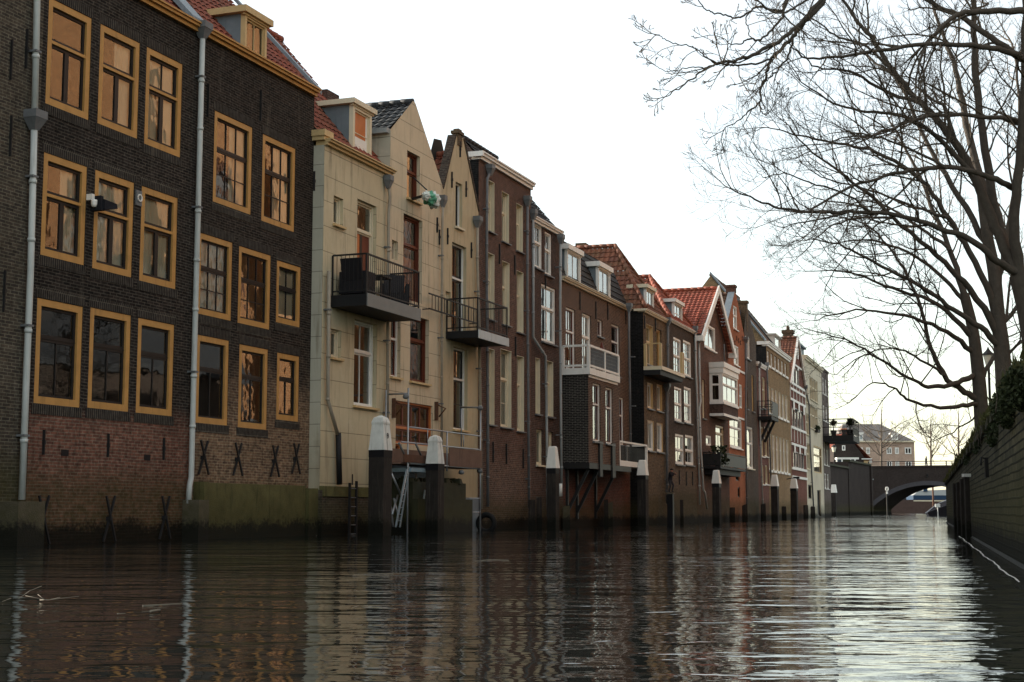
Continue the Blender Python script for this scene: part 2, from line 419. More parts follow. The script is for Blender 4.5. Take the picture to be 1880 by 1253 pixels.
def tile_surface(mb, O, U, V, poly, pu=.24, pv=.30, amp=.028, step=.025, sub=5):
    """pantiles as real rolls and laps on the plane O + uU + vV, clipped to poly"""
    O, U, V = Vector(O), Vector(U).normalized(), Vector(V).normalized(); N = U.cross(V)
    if N.z < 0: N = -N
    poly = ccw(poly)
    us = [p[0] for p in poly]; vs = [p[1] for p in poly]
    u0, u1, v0, v1 = min(us), max(us), min(vs), max(vs)
    du = pu / sub
    def h(u): return amp * (math.sin(2 * math.pi * u / pu) * .7 + .35 * math.sin(4 * math.pi * u / pu + .6))
    r = 0
    while v0 + r * pv < v1:
        va = v0 + r * pv; vb = va + pv
        i = 0
        jit = ru(-.01, .01)
        while u0 + i * du < u1:
            ua = u0 + i * du; ub = ua + du
            c = clip_poly([(ua, va), (ub, va), (ub, vb), (ua, vb)], poly)
            if len(c) >= 3:
                mb.add([O + U * p[0] + V * p[1] + N * (h(p[0] + jit) + step * (1 - (p[1] - va) / pv)) for p in c], [(p[0], p[1]) for p in c])
                mb.smooth.add(len(mb.f) - 1)
            i += 1
        r += 1
# ------------------------------------------------------------------ houses
def proj(P):
    c, s = math.cos(TH), math.sin(TH)
    d = Vector(P) - Vector((0, 0, CAMZ))
    dz = d.y * c + d.z * s; up = -d.y * s + d.z * c
    return CX + F * d.x / dz, CY - F * up / dz

class House:
    cur = None; all = []
    def __init__(s, name, m, fr, label, wall, prot=0.0, fl=None, cat='house', group='old canal houses on the far bank', depth=9.0, gap=.004):
        s.d = Vector((m, 1, 0)).normalized(); s.yd = Vector((-s.d.y, s.d.x, 0))
        cur = House.cur
        if fl is not None:
            lo, hi = -.3, 3.0
            for _ in range(50):
                mid = (lo + hi) / 2
                P = cur - s.yd * mid; P = Vector((P.x, P.y, P3(fl[0], fl[1], P.y).z))
                if proj(P)[0] < fl[0]: lo = mid
                else: hi = mid
            prot = lo
        s.prot = prot
        s.base = cur - s.yd * prot
        s.rot = math.atan2(s.d.y, s.d.x)
        s.root = empty(name, s.base, s.rot, label, cat, group)
        s.W = s.p(fr[0], fr[1])[0]
        s.depth = depth; s.gap = gap
        s.wallm = wall; s.open = []; s.outline = None
        House.cur = s.base + s.d * s.W + s.yd * prot
        s.rev = None; House.all.append(s)
    def p(s, px, py, y=0.0):
        """pixel -> (along, height) on the plane y metres behind the front"""
        r = ray(px, py); o = Vector((0, 0, CAMZ)); q = s.base + s.yd * y
        t = (q - o).dot(s.yd) / r.dot(s.yd)
        X = o + r * t
        return ((X - s.base).dot(s.d), X.z)
    def r(s, reg, x, y, yy=0.0): return s.p(*R(reg, x, y), yy)
    def out(s, px, sloc, zc):
        """how far in front of the wall (metres) a point at along=sloc, height zc shows at column px"""
        lo, hi = 0.0, 4.0
        for _ in range(40):
            mid = (lo + hi) / 2
            P = s.base + s.d * sloc - s.yd * mid; P.z = zc
            if proj(P)[0] < px: lo = mid
            else: hi = mid
        return lo
    def world(s, a, y, z):
        P = s.base + s.d * a + s.yd * y; return Vector((P.x, P.y, z))
    def part(s, mb, name, mat, parent=None, **k): return mb.build(name, mat, parent or s.root, **k)

    def walls(s, ze, outline=None, zb=-1.2, side=None, inner=True, low=None):
        W, g = s.W, s.gap
        ol = outline or [(g, zb), (W - g, zb), (W - g, ze), (g, ze)]
        ol = ccw(ol)
        mb = MB()
        S = sorted({p[0] for p in ol} | {o[0] for o in s.open} | {o[2] for o in s.open})
        Z = sorted({p[1] for p in ol} | {o[1] for o in s.open} | {o[3] for o in s.open})
        for i in range(len(S) - 1):
            for j in range(len(Z) - 1):
                cs, cz = (S[i] + S[i + 1]) / 2, (Z[j] + Z[j + 1]) / 2
                if any(o[0] < cs < o[2] and o[1] < cz < o[3] for o in s.open): continue
                c = clip_poly([(S[i], Z[j]), (S[i + 1], Z[j]), (S[i + 1], Z[j + 1]), (S[i], Z[j + 1])], ol)
                if len(c) >= 3: mb.add([(q[0], 0, q[1]) for q in c], [tuple(q) for q in c])
        for (a, b, c, d, rec) in s.open:
            for q in (((a, b), (a, d)), ((a, d), (c, d)), ((c, d), (c, b)), ((c, b), (a, b))):
                (x0, z0), (x1, z1) = q
                mb.add([(x0, 0, z0), (x1, 0, z1), (x1, rec + .02, z1), (x0, rec + .02, z0)],
                       [(0, z0 + x0), (0, z1 + x1), (rec, z1 + x1), (rec, z0 + x0)], m=0)
        D = s.depth
        mb.add([(g, 0, zb), (g, 0, ze), (g, D, ze), (g, D, zb)], [(0, zb), (0, ze), (D, ze), (D, zb)], m=1)
        mb.add([(W - g, 0, zb), (W - g, D, zb), (W - g, D, ze), (W - g, 0, ze)], [(0, zb), (D, zb), (D, ze), (0, ze)], m=1)
        mb.add([(g, D, zb), (g, D, ze), (W - g, D, ze), (W - g, D, zb)], m=1)
        s.part(mb, 'wall', [s.wallm, side or s.wallm])
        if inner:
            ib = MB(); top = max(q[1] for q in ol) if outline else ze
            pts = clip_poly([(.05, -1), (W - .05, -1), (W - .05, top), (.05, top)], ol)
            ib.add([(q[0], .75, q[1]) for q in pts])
            s.part(ib, 'dim_room_sheet', M['dark_in'])  # dark sheet in place of the unlit room depth

    # -------------------------------------------------- windows
    def win(s, bl, tr, fw=.07, fm='white', sm=None, t=.6, up=(1, 1), lo=(2, 1), rec=.10, tw=None, trf=True, sw=.045, bar=.022, sill=None, sillh=.07, curtain=None,
            lining=None, cas=False, name='window', glass='glass2', solid=None, head=None, parent=None, y0=0.0, opening=True, course=False):
        x0, z0 = bl; x1, z1 = tr
        if opening: s.open.append((x0, z0, x1, z1, rec))
        sm = sm or fm
        ya = y0 + rec
        fb = MB()
        def ring(mb, a, b, c, d, w, ya_, yb_, m=0, wb=None):
            wb = wb or w
            mb.box(a, ya_, b, a + w, yb_, d, m); mb.box(c - w, ya_, b, c, yb_, d, m)
            mb.box(a + w, ya_, d - w, c - w, yb_, d, m); mb.box(a + w, ya_, b, c - w, yb_, b + wb, m)
        ring(fb, x0 + .002, z0 + .002, x1 - .002, z1 - .002, fw, ya - .04 if rec >= .04 else ya - .035, ya + .08)
        if lining and rec > .05:
            fb.box(x1 - .02, y0 + .004, z0, x1 - .003, ya - .04, z1, 1); fb.box(x0 + .003, y0 + .004, z0, x0 + .02, ya - .04, z1, 1)
            fb.box(x0 + .02, y0 + .004, z1 - .02, x1 - .02, ya - .04, z1 - .003, 1)
        a, b, c, d = x0 + fw, z0 + fw, x1 - fw, z1 - fw
        tw = tw if tw is not None else (.06 if trf else .024)
        lights = []
        if t:
            zt = z0 + (z1 - z0) * t
            fb.box(a, ya - .03 if trf else ya, zt - tw / 2, c, ya + .07, zt + tw / 2, 0 if trf else 2)
            lights = [(a, b, c, zt - tw / 2, lo, cas), (a, zt + tw / 2, c, d, up, False)]
        else: lights = [(a, b, c, d, lo, cas)]
        root = fb.build(name, [M[fm], M[lining] if lining else M[fm], M[sm]], parent or s.root)
        sb = MB(); gb = MB()
        for (p, q, r_, w_, (nc, nr), cs) in lights:
            leaves = [(p, r_)] if not cs else [(p, (p + r_) / 2 + .002), ((p + r_) / 2 + .002 + .002, r_)]
            for (l0, l1) in leaves:
                ring(sb, l0, q, l1, w_, sw, ya + .01, ya + .055)
                nn = nc if not cs else 1
                for k in range(1, nn):
                    xx = l0 + sw + (l1 - l0 - 2 * sw) * k / nn
                    sb.box(xx - bar / 2, ya + .015, q + sw, xx + bar / 2, ya + .05, w_ - sw)
                for k in range(1, nr):
                    zz = q + sw + (w_ - q - 2 * sw) * k / nr
                    sb.box(l0 + sw, ya + .018, zz - bar / 2, l1 - sw, ya + .047, zz + bar / 2)
                e = ya + .033 + ru(0, .002); tl = ru(-.004, .004); tl2 = ru(-.004, .004)
                gb.add([(l0 + sw, e, q + sw), (l1 - sw, e + tl, q + sw), (l1 - sw, e + tl + tl2, w_ - sw), (l0 + sw, e + tl2, w_ - sw)])
        sb.build('sash', M[sm], root)
        if solid: gb.build('panel', M[solid], root)
        else: gb.build('pane', M[glass], root)
        if sill:
            xb = MB(); xb.hexa([(x0 - .05, y0 - .09, z0 - sillh), (x1 + .05, y0 - .09, z0 - sillh), (x1 + .05, ya - .042, z0 - sillh), (x0 - .05, ya - .042, z0 - sillh),
                                (x0 - .05, y0 - .09, z0 - .012), (x1 + .05, y0 - .09, z0 - .012), (x1 + .05, ya - .042, z0 + .012), (x0 - .05, ya - .042, z0 + .012)])
            xb.build('sill', M[sill], root)
        if course:
            xb = MB(); xb.box(x0 - .06, y0 - .012, z0 - .20, x1 + .06, y0 + .02, z0 - .01); xb.build('sill_course', M['soldier'], root)
            xb = MB(); xb.box(x0 - .06, y0 - .006, z1 + .01, x1 + .06, y0 + .02, z1 + .21); xb.build('head_course', M['soldier'], root)
        if curtain:
            cb = MB()
            def sheet(u0, u1, w0, w1, m_=0):
                n = max(6, int((u1 - u0) / .045)); pts = []
                ph = ru(0, 6); am = ru(.015, .03)
                for k in range(n + 1):
                    u = u0 + (u1 - u0) * k / n
                    pts.append((u, ya + .11 + am * math.sin(k * 1.9 + ph) + .5 * am * math.sin(k * .7 + 2 * ph)))
                for k in range(n):
                    (ua, yA), (ub, yB) = pts[k], pts[k + 1]
                    cb.add([(ua, yA, w0), (ub, yB, w0), (ub, yB, w1), (ua, yA, w1)])
            if curtain == 'full': sheet(a, c, b, d)
            elif curtain == 'upper': sheet(a, c, z0 + (z1 - z0) * ru(.45, .62), d)
            elif curtain == 'lower': sheet(a, c, b, z0 + (z1 - z0) * ru(.4, .55))
            elif curtain == 'right': sheet(a + (c - a) * ru(.4, .6), c, b, d)
            elif curtain == 'left': sheet(a, a + (c - a) * ru(.3, .5), b, d)
            elif curtain == 'sides': sheet(a, a + (c - a) * .28, b, d); sheet(c - (c - a) * .28, c, b, d)
            cb.build('curtain', M['curtain'], root)
        return root
    def W2(s, reg, bl, tr, reg2=None, y=0.0, **k):
        return s.win(s.r(reg, *bl, y), s.r(reg2 or reg, *tr, y), y0=y, **k)

    # -------------------------------------------------- roofs
    def roof_eaves(s, ze, pitch, b, mat, over=.06, s0=None, s1=None, parent=None, name='roof', y0=0.0, sidem=None):
        s0 = s.gap if s0 is None else s0; s1 = s.W - s.gap if s1 is None else s1
        tp = math.tan(math.radians(pitch)); L = (b + over) / math.cos(math.radians(pitch))
        mb = MB()
        O = (s0, y0 - over, ze - over * tp * 0 + .02)
        tile_surface(mb, O, (1, 0, 0), (0, math.cos(math.radians(pitch)), math.sin(math.radians(pitch))), [(0, 0), (s1 - s0, 0), (s1 - s0, L), (0, L)])
        zr = ze + (b + over) * tp
        mb.add([(s0, y0 + b, zr), (s1, y0 + b, zr), (s1, y0 + 2 * b, ze), (s0, y0 + 2 * b, ze)], m=0)
        for x in (s0, s1):
            mb.add([(x, y0 - over + .05, ze), (x, y0 + b, zr - .03), (x, y0 + 2 * b, ze)], m=1)
        # ridge tiles
        for k in range(int((s1 - s0) / .35) + 1):
            a0 = s0 + k * .35; a1 = min(a0 + .37, s1)
            if a1 - a0 > .05: mb.tube([(a0, y0 + b, zr + .03), (a1, y0 + b, zr + .05)], .11, 8)
        return s.part(mb, name, [M[mat], sidem or s.wallm], parent)
    def roof_gable(s, L, A, Rr, mat, y0=0.0, depth=None, over=.0, name='roof', drop=.0):
        depth = depth or s.depth; mb = MB()
        for E in (L, Rr):
            v = Vector((A[0] - E[0], 0, A[1] - E[1])); ln = v.length
            tile_surface(mb, (E[0], y0, E[1] - drop), (0, 1, 0), v, [(0, 0), (depth - y0, 0), (depth - y0, ln), (0, ln)])
        mb.add([(L[0], depth, L[1]), (A[0], depth, A[1]), (Rr[0], depth, Rr[1])], m=1)
        for k in range(int((depth - y0) / .36)):
            mb.tube([(A[0], y0 + k * .36, A[1] + .03 - drop), (A[0], y0 + k * .36 + .38, A[1] + .05 - drop)], .11, 8)
        return s.part(mb, name, [M[mat], s.wallm])
    def roof_hip(s, ze, b, rise, mat, over=.12, sa=None, depth=None):
        depth = depth or s.depth; sa = sa or s.W / 2; mb = MB()
        A = Vector((sa, b, ze + rise))
        x0, x1 = s.gap - .02, s.W - s.gap + .02
        v = Vector((0, b + over, rise)); ln = v.length
        tile_surface(mb, (x0, -over, ze), (1, 0, 0), v, [(0, 0), (x1 - x0, 0), (sa - x0, ln)])
        for E, sg in (((x0, ze), 1), ((x1, ze), -1)):
            v = Vector((sa - E[0], 0, rise)); ln = v.length
            tile_surface(mb, (E[0], -over, ze), (0, 1, 0), v, [(0, 0), (depth + over, 0), (depth + over, ln), (b + over, ln)])
        mb.add([(x0, depth, ze), (sa, depth, ze + rise), (x1, depth, ze)], m=1)
        def rid(P, Q):
            P, Q = Vector(P), Vector(Q); n = max(2, int((Q - P).length / .35))
            for k in range(n):
                mb.tube([P.lerp(Q, k / n), P.lerp(Q, (k + 1.08) / n) + Vector((0, 0, .02))], .10, 7)
        rid((x0, -over, ze + .05), A + Vector((0, 0, .05))); rid((x1, -over, ze + .05), A + Vector((0, 0, .05))); rid(A + Vector((0, 0, .05)), (sa, depth, ze + rise + .05))
        return s.part(mb, 'roof', [M[mat], s.wallm])
    def cornice(s, z0, z1, mat, y=-.16, s0=None, s1=None, left=None, steps=2):
        s0 = s.gap if s0 is None else s0; s1 = s.W - s.gap if s1 is None else s1
        mb = MB(); h = z1 - z0
        mb.box(s0, y * .45, z0, s1, .25, z0 + h * .45); mb.box(s0 - .01, y * .8, z0 + h * .45, s1 + .01, .25, z0 + h * .8); mb.box(s0 - .02, y, z0 + h * .8, s1 + .02, .25, z1)
        if left:
            mb.box(s0 - .12, y, z0 + h * .3, s0 - .021, left, z1 - .003)
        return s.part(mb, 'cornice', M[mat])
    def dormer(s, s0, s1, z0, z1, yf, pitch, ze, mat='ochre_pale', cheek='slate', fascia='ochre_pale', fh=.18, ov=.14, cols=(2, 1), t=None, solid=None, fw=.09, sm=None, glass='glass2'):
        tp = math.tan(math.radians(pitch))
        yb = max((z1 - ze) / tp, yf + .4)
        root = MB(); root.box(s0 - ov, yf - ov, z1, s1 + ov, yb + .3, z1 + fh); root.box(s0 - ov * .5, yf - ov * .5, z1 - .05, s1 + ov * .5, yf, z1 - .002)
        ro = root.build('dormer', M[fascia], s.root)
        cb = MB()
        for x in (s0 + .003, s1 - .003):
            cb.add([(x, yf, z0 - .3), (x, yb, z1), (x, yf, z1)] if True else [])
            cb.add([(x, yf, z0 - .3), (x, yb + .3, z1), (x, yb + .3, z0 - .3)])
        cb.build('cheek', M[cheek], ro)
        s.win((s0, z0), (s1, z1), fw=fw, fm=mat, sm=sm, t=t, lo=cols, rec=.04, opening=False, y0=yf - .04, parent=ro, solid=solid, glass=glass)
        bb = MB(); bb.add([(s0, yf + .5, z0 - .2), (s1, yf + .5, z0 - .2), (s1, yf + .5, z1), (s0, yf + .5, z1)]); bb.build('dim_room_sheet', M['dark_in'], ro)
        return ro
    def pipe(s, pts, rad=.055, mat='zinc', hopper=True, y=-.12, hmat=None, joints=True):
        """pts: list of (px,py) pixels; the pipe runs y in front of the wall"""
        P = []
        for q in pts:
            a, z = s.p(q[0], q[1], y); P.append(Vector((a, y, z)))
        mb = MB(); mb.tube(P, rad, 10)
        if joints:
            for i in range(len(P) - 1):
                L = (P[i + 1] - P[i]).length
                for k in range(1, int(L / 1.1) + 1):
                    c = P[i].lerp(P[i + 1], k * 1.1 / L) if k * 1.1 < L else None
                    if c: 
                        t = (P[i + 1] - P[i]).normalized() * .035
                        mb.tube([c - t, c + t], rad * 1.18, 10)
        o = s.part(mb, 'downpipe', M[mat])
        for i in range(len(P) - 1):
            L = (P[i + 1] - P[i]).length
            for k in range(int(L / 2.0)):
                c = P[i].lerp(P[i + 1], (k + .5) * 2.0 / L)
                bk = MB(); bk.box(c.x - rad * 1.25, y - rad * 1.1, c.z - .02, c.x + rad * 1.25, .0, c.z + .02); bk.build('bracket', M['zinc_dark'], o)
        if hopper:
            h = MB(); c = P[0]; w = rad * 2.6
            h.hexa([(c.x - rad, y - rad, c.z - .12), (c.x + rad, y - rad, c.z - .12), (c.x + rad, y + rad, c.z - .12), (c.x - rad, y + rad, c.z - .12),
                    (c.x - w, y - w, c.z + .1), (c.x + w, y - w, c.z + .1), (c.x + w, y + w * .8, c.z + .1), (c.x - w, y + w * .8, c.z + .1)])
            h.box(c.x - w * 1.05, y - w * 1.05, c.z + .1, c.x + w * 1.05, y + w * .8, c.z + .25)
            h.build('hopper', M[hmat or 'zinc_dark'], o)
        return o
    def anchor(s, px, py, h=.75, kind='bar', mat='iron'):
        a, z = s.p(px, py); mb = MB()
        if kind == 'bar':
            h *= .85; mb.box(a - .012, -.05, z - h / 2, a + .012, .0, z + h / 2); mb.box(a - .022, -.06, z - .04, a + .022, 0, z + .04)
        else:
            mb.bar((a - .17, -.05, z - h / 2), (a + .17, -.05, z + h / 2), .038); mb.bar((a + .17, -.09, z - h / 2), (a - .17, -.09, z + h / 2), .038)
            mb.box(a - .04, -.10, z - .04, a + .04, 0, z + .04)
        return s.part(mb, 'wall_anchor', M[mat])
    def railing(s, runs, zf, h, parent, mat='iron', gap=.11, post=.04, bar=.011, top=.05, bottom=True, mid=None):
        """runs: list of plan polylines [(s,y),...]"""
        mb = MB(); bb = MB()
        for run in runs:
            for i in range(len(run) - 1):
                A = Vector((run[i][0], run[i][1], 0)); B = Vector((run[i + 1][0], run[i + 1][1], 0))
                mb.bar(A + Vector((0, 0, zf + h)), B + Vector((0, 0, zf + h)), top, top * .8)
                if bottom: mb.bar(A + Vector((0, 0, zf + .10)), B + Vector((0, 0, zf + .10)), top * .7)
                if mid: mb.bar(A + Vector((0, 0, zf + mid)), B + Vector((0, 0, zf + mid)), top * .7)
                if gap:
                    n = max(1, int((B - A).length / gap))
                    for k in range(1, n):
                        c = A.lerp(B, k / n); bb.box(c.x - bar / 2, c.y - bar / 2, zf + .10, c.x + bar / 2, c.y + bar / 2, zf + h)
            for q in run: mb.box(q[0] - post / 2, q[1] - post / 2, zf, q[0] + post / 2, q[1] + post / 2, zf + h - .004)
        r = mb.build('railing', M[mat], parent)
        if bb.f: bb.build('baluster', M[mat], r)
        return r
# ------------------------------------------------------------------ the row of houses
u_ = ray(52, 800); k_ = u_.x / u_.y
D0 = 19.26 / (.378 - k_)
c0 = Vector((k_ * D0, D0, 0)); d0 = Vector((.378, 1, 0)).normalized()

# grey brown house cut by the left edge
House.cur = c0 - d0 * 6.0
h = House('brick_house', .378, (52, 800), 'grey brown brick house cut off by the left edge of the photo', M['grey_brick'])
h.walls(12.6)
h.roof_eaves(12.6, 47, 4.2, 'tile_red')
for q in ((19, 110), (18, 250), (6, 535), (47, 90)): h.anchor(q[0], q[1], .9)
mb = MB(); mb.box(h.W - .75, -.45, -1.2, h.W - .02, .0, h.r('a2', 40, 978)[1]); o = h.part(mb, 'stone_pier', M['stone'])

# dark house with three windows in each row
h = House('brick_house', .378, (357, 600), 'dark tarred brick house with nine ochre windows in three rows, between the two pale downpipes', M['tar'])
H1 = h
h2c = House.cur.copy()
curt = {'R1': (None, 'right', 'full'), 'R2': ('right', 'full', 'full')}
for i, (bl, tr) in enumerate((((193, 440), (392, 80)), ((415, 525), (597, 185)), ((614, 612), (778, 275)))):
    h.W2('a1', bl, tr, fw=.135, fm='ochre', sm='dark_sash', t=.6, up=(2, 1) if i == 2 else (1, 1), lo=(2, 1), cas=True, rec=.05, sw=.06, curtain=curt['R1'][i], glass='glass', course=True)
for i, (bl, tr) in enumerate((((172, 1085), (372, 712)), ((393, 1142), (572, 780)), ((593, 1195), (758, 845)))):
    h.W2('a1', bl, tr, fw=.135, fm='ochre', sm='dark_sash', t=.6, up=(1, 1), lo=(2, 1), cas=True, rec=.05, sw=.06, curtain=('right', 'full', 'full')[i], glass='glass', course=True)
for i, (bl, tr) in enumerate((((143, 557), (354, 148)), ((372, 577), (559, 185)), ((578, 598), (743, 225)))):
    h.W2('a2', bl, tr, fw=.135, fm='ochre', sm='dark_sash', t=.63, up=(1, 1), lo=(2, 1), rec=.05, sw=.055, trf=False, bar=.03, glass='glass', course=True)
for q in ((182, 725), (457, 738), (694, 753)): h.anchor(*R('a2', *q), .55)
for q in ((172, 1055), (457, 1050), (693, 1045)): h.anchor(*R('a2', *q), .9, 'x')
for q in ((276, 770), (627, 790)):                                # air bricks
    a, z = h.r('a2', *q); mb = MB(); mb.box(a - .11, -.006, z - .06, a + .11, .05, z + .06); h.part(mb, 'air_vent', M['tarband'])
# camera and round vent
a, z = h.r('a1', 372, 872); mb = MB()
mb.lathe((a, -.16, z + .05), [(.0, -.12), (.04, -.11), (.06, -.06), (.062, 0), (.06, .03)], 14, m=1); mb.box(a - .04, -.14, z + .08, a + .04, 0, z + .2, 1)
mb.hexa([(a + .04, -.30, z - .12), (a + .16, -.30, z - .12), (a + .16, -.05, z - .12), (a + .04, -.05, z - .12), (a + .04, -.28, z + .17), (a + .13, -.28, z + .17), (a + .13, -.05, z + .17), (a + .04, -.05, z + .17)], 0)
mb.hexa([(a + .1, -.34, z - .10), (a + .42, -.42, z - .04), (a + .42, -.22, z - .04), (a + .1, -.12, z - .10), (a + .1, -.34, z + .10), (a + .42, -.40, z + .06), (a + .42, -.24, z + .06), (a + .1, -.12, z + .14)], 0)
h.part(mb, 'security_camera', [M['cloth_dark'], M['white']])
a, z = h.r('a1', 588, 845); mb = MB(); mb.box(a - .10, -.03, z - .16, a + .10, .0, z + .16)
for k in range(14):
    g0, g1 = 2 * math.pi * k / 14, 2 * math.pi * (k + 1) / 14
    mb.bar((a + .07 * math.cos(g0), -.05, z + .07 * math.sin(g0)), (a + .07 * math.cos(g1), -.05, z + .07 * math.sin(g1)), .022, m=1)
h.part(mb, 'vent_cover', [M['zinc_dark'], M['white']])
h.pipe([(69, -60), (68, 0), (63, 232)], .062, 'pipe_pale', hopper=False)
h.pipe([(63, 228), (56, 500), (48, 700), (40, 918)], .062, 'pipe_pale', hopper=True)

# dark house with the dormer
h = House('brick_house', .378, (571, 600), 'dark tarred brick house with an ochre dormer and four iron crosses low on its wall', M['tar2'])
H2 = h
zb = h.r('a3', 650, 418)[1]; zt = h.r('a3', 652, 388)[1]
for bl, tr in (((210, 858), (380, 545)), ((417, 940), (563, 635))):
    h.W2('a3', bl, tr, fw=.13, fm='ochre', sm='dark_sash', t=.6, up=(3, 1), lo=(3, 2), rec=.05, trf=False, curtain='right', glass='glass', course=True)
for i, (bl, tr) in enumerate((((142, 175), (295, 1035)), ((316, 215), (458, 1090)), ((479, 212), (585, 1140)))):
    h.W2('a4', bl, tr, 'a3', fw=.13, fm='ochre', sm='dark_sash', t=.58, up=(3 - i // 2, 1), lo=(3 - i // 2, 2 - i // 2), rec=.05, trf=False, curtain=('full', None, 'full')[i], glass='glass', course=True)
for i, (bl, tr) in enumerate((((135, 640), (280, 292)), ((317, 660), (446, 330)), ((480, 627), (579, 360)))):
    h.W2('a4', bl, tr, fw=.13, fm='ochre', sm='dark_sash', t=.62, up=(1, 1), lo=(2, 1), rec=.05, trf=False, bar=.03, glass='glass', course=True)
for q in ((162, 790), (308, 797), (466, 805), (556, 795)): h.anchor(*R('a4', *q), .75, 'x')
h.anchor(*R('a4', 360, 1025), .85, 'x')
for q in ((187, 430), (412, 450)): h.anchor(*R('a3', *q), .9)
zp = h.r('a4', 400, 905)[1]
mb = MB(); mb.box(.35, -.22, -1.2, h.W - .55, -.004, zp); mb.box(h.W - .52, -.30, -1.2, h.W - .03, -.004, zp - .06); mb.box(.12, -.28, -1.2, .30, -.004, zp + .02)
h.part(mb, 'plinth', M['concrete'])
mb = MB(); mb.box(-.30, -.42, -1.2, .10, -.004, h.p(345, 918, -.3)[1]); h.part(mb, 'stone_pier', M['stone'])
h.walls(zb)
h.cornice(zb, zt, 'ochre', -.2)
h.roof_eaves(zt - .05, 47, 4.2, 'tile_red', over=-.02)
mb = MB()                                                        # lead verge along the far edge
tp = math.tan(math.radians(47))
mb.hexa([(h.W - .02, -.05, zt), (h.W + .30, -.05, zt - .05), (h.W + .30, 4.2, zt + 4.25 * tp - .05), (h.W - .02, 4.2, zt + 4.25 * tp),
         (h.W - .02, -.05, zt + .12), (h.W + .30, -.05, zt + .08), (h.W + .30, 4.2, zt + 4.25 * tp + .08), (h.W - .02, 4.2, zt + 4.25 * tp + .12)])
h.part(mb, 'lead_flashing', M['lead'])
h.pipe([(372, 62), (366, 300), (358, 600), (351, 876), (348, 892), (346, 925)], .062, 'pipe_pale', hopper=True)
s0, z0 = h.r('a3', 340, 182, .1); s1, z1 = h.r('a3', 436, 112, .1); z0 = zt + .02
h.dormer(s0, s1, z0, z1, .1, 47, zt, mat='ochre_pale', fascia='ochre_pale', cols=(2, 1), cheek='slate', fh=.16, sm='ochre_pale')
H1.walls(zb); H1.cornice(zb, zt, 'ochre', -.2); H1.roof_eaves(zt - .05, 47, 4.2, 'tile_red', over=-.02)
mb = MB()
mb.hexa([(-.45, -.05, zt - .02), (.05, -.05, zt - .02), (.25, 4.2, zt + 4.2 * tp), (-.65, 4.2, zt + 4.2 * tp), (-.45, -.05, zt + .14), (.05, -.05, zt + .14), (.25, 4.2, zt + 4.2 * tp + .16), (-.65, 4.2, zt + 4.2 * tp + .16)])
h.part(mb, 'lead_valley', M['lead'])
mb = MB(); a = h.r('a3', 680, 405, 1.9)[0]; mb.box(a - .5, 1.5, zt + .3, a + .25, 2.3, h.r('a3', 680, 405, 1.9)[1]); h.part(mb, 'chimney', M['dkbrown'])

# beige house with balcony
h = House('rendered_house', .378, (713, 650), 'beige scored render house with a grey dormer, right after the dark brick ones', M['beige'], fl=(590, 650))
H3 = h
ze = h.r('b1', 115, 285)[1]; zc = h.r('b1', 115, 252)[1]
h.W2('b1', (152, 700), (205, 572), fw=.05, fm='cream', t=None, lo=(1, 1), rec=.13, sill='ochre_pale')
zfl = h.r('b1', 140, 1088)[1]
dbl = h.r('b1', 277, 900); dtr = h.r('b1', 383, 612)
h.win((dbl[0], zfl + .05), dtr, fw=.06, fm='cream', sm='cream', t=.71, up=(1, 1), lo=(1, 1), rec=.14, name='balcony_door', sill=None)
mb = MB(); dz = zfl + .1; w = dtr[0] - dbl[0]; dzt = zfl + .05 + (dtr[1] - zfl - .05) * .69
mb.box(dbl[0] + .07, .175, dz, dbl[0] + w * .42, .21, dzt, 0); mb.box(dbl[0] + w * .42, .165, dz, dbl[0] + w * .54, .22, dzt, 1); mb.box(dbl[0] + w * .54, .172, dz, dtr[0] - .07, .21, dzt, 2)
h.part(mb, 'door_leaf', [M['orange_wood'], M['dark_sash'], M['redbrown']])
h.W2('a4', (713, 360), (757, 250), fw=.05, fm='cream', t=None, lo=(1, 1), rec=.13, sill='ochre_pale')
h.W2('a4', (810, 565), (910, 225), fw=.055, fm='white', sm='white', t=.64, up=(2, 1), lo=(2, 1), rec=.16, sill='ochre_pale', glass='glass')
zpl = h.r('a4', 700, 912)[1]
mb = MB(); mb.box(.0, -.10, -1.2, h.W + .02, -.004, zpl - .26); mb.box(-.04, -.10, -1.2, -.001, .9, zpl - .1); h.part(mb, 'plinth', M['plinth_brick'])
mb = MB(); mb.box(-.02, -.14, zpl - .26, h.W + .02, -.004, zpl); h.part(mb, 'plinth_cap', M['concrete'])
h.walls(ze, side=M['greyside'])
h.cornice(ze, zc, 'ochre_pale', -.22)
mb = MB(); mb.box(-.10, -.04, zc - .05, .95, .9, zc + .06); mb.box(-.14, -.08, zc + .06, .35, .95, zc + .22); 
h.part(mb, 'parapet_cap', M['ochre_pale'])
h.roof_eaves(zc - .05, 50, 3.6, 'tile_red', s0=.1, over=-.02)
s0, z0 = h.r('b1', 248, 310, .35); s1, z1 = h.r('b1', 352, 118, .35)
h.dormer(s0, s1, zc + .05, z1, .35, 50, zc, mat='cream', cheek='slate', fascia='cream', fh=.14, cols=(1, 2), fw=.12, solid='white')
mb = MB(); q = .30; mb.box(s0 + .26, .385, zc + .05 + (z1 - zc) * .42, s1 - .26, .40, z1 - .14); h.part(mb, 'window_board', M['orange_wood'])
h.anchor(*R('b1', 45, 475), .6)
h.pipe([R('b1', 445, 492), R('b1', 455, 560), R('b1', 448, 640), (712, 560), (711, 850)], .045, 'pipe_beige')
h.pipe([(604, 498), (602, 735), R('a4', 742, 690)], .05, 'pipe_beige', hopper=False)
h.pipe([R('a4', 745, 685), R('a4', 750, 905)], .075, 'black_pipe', hopper=False, joints=False)
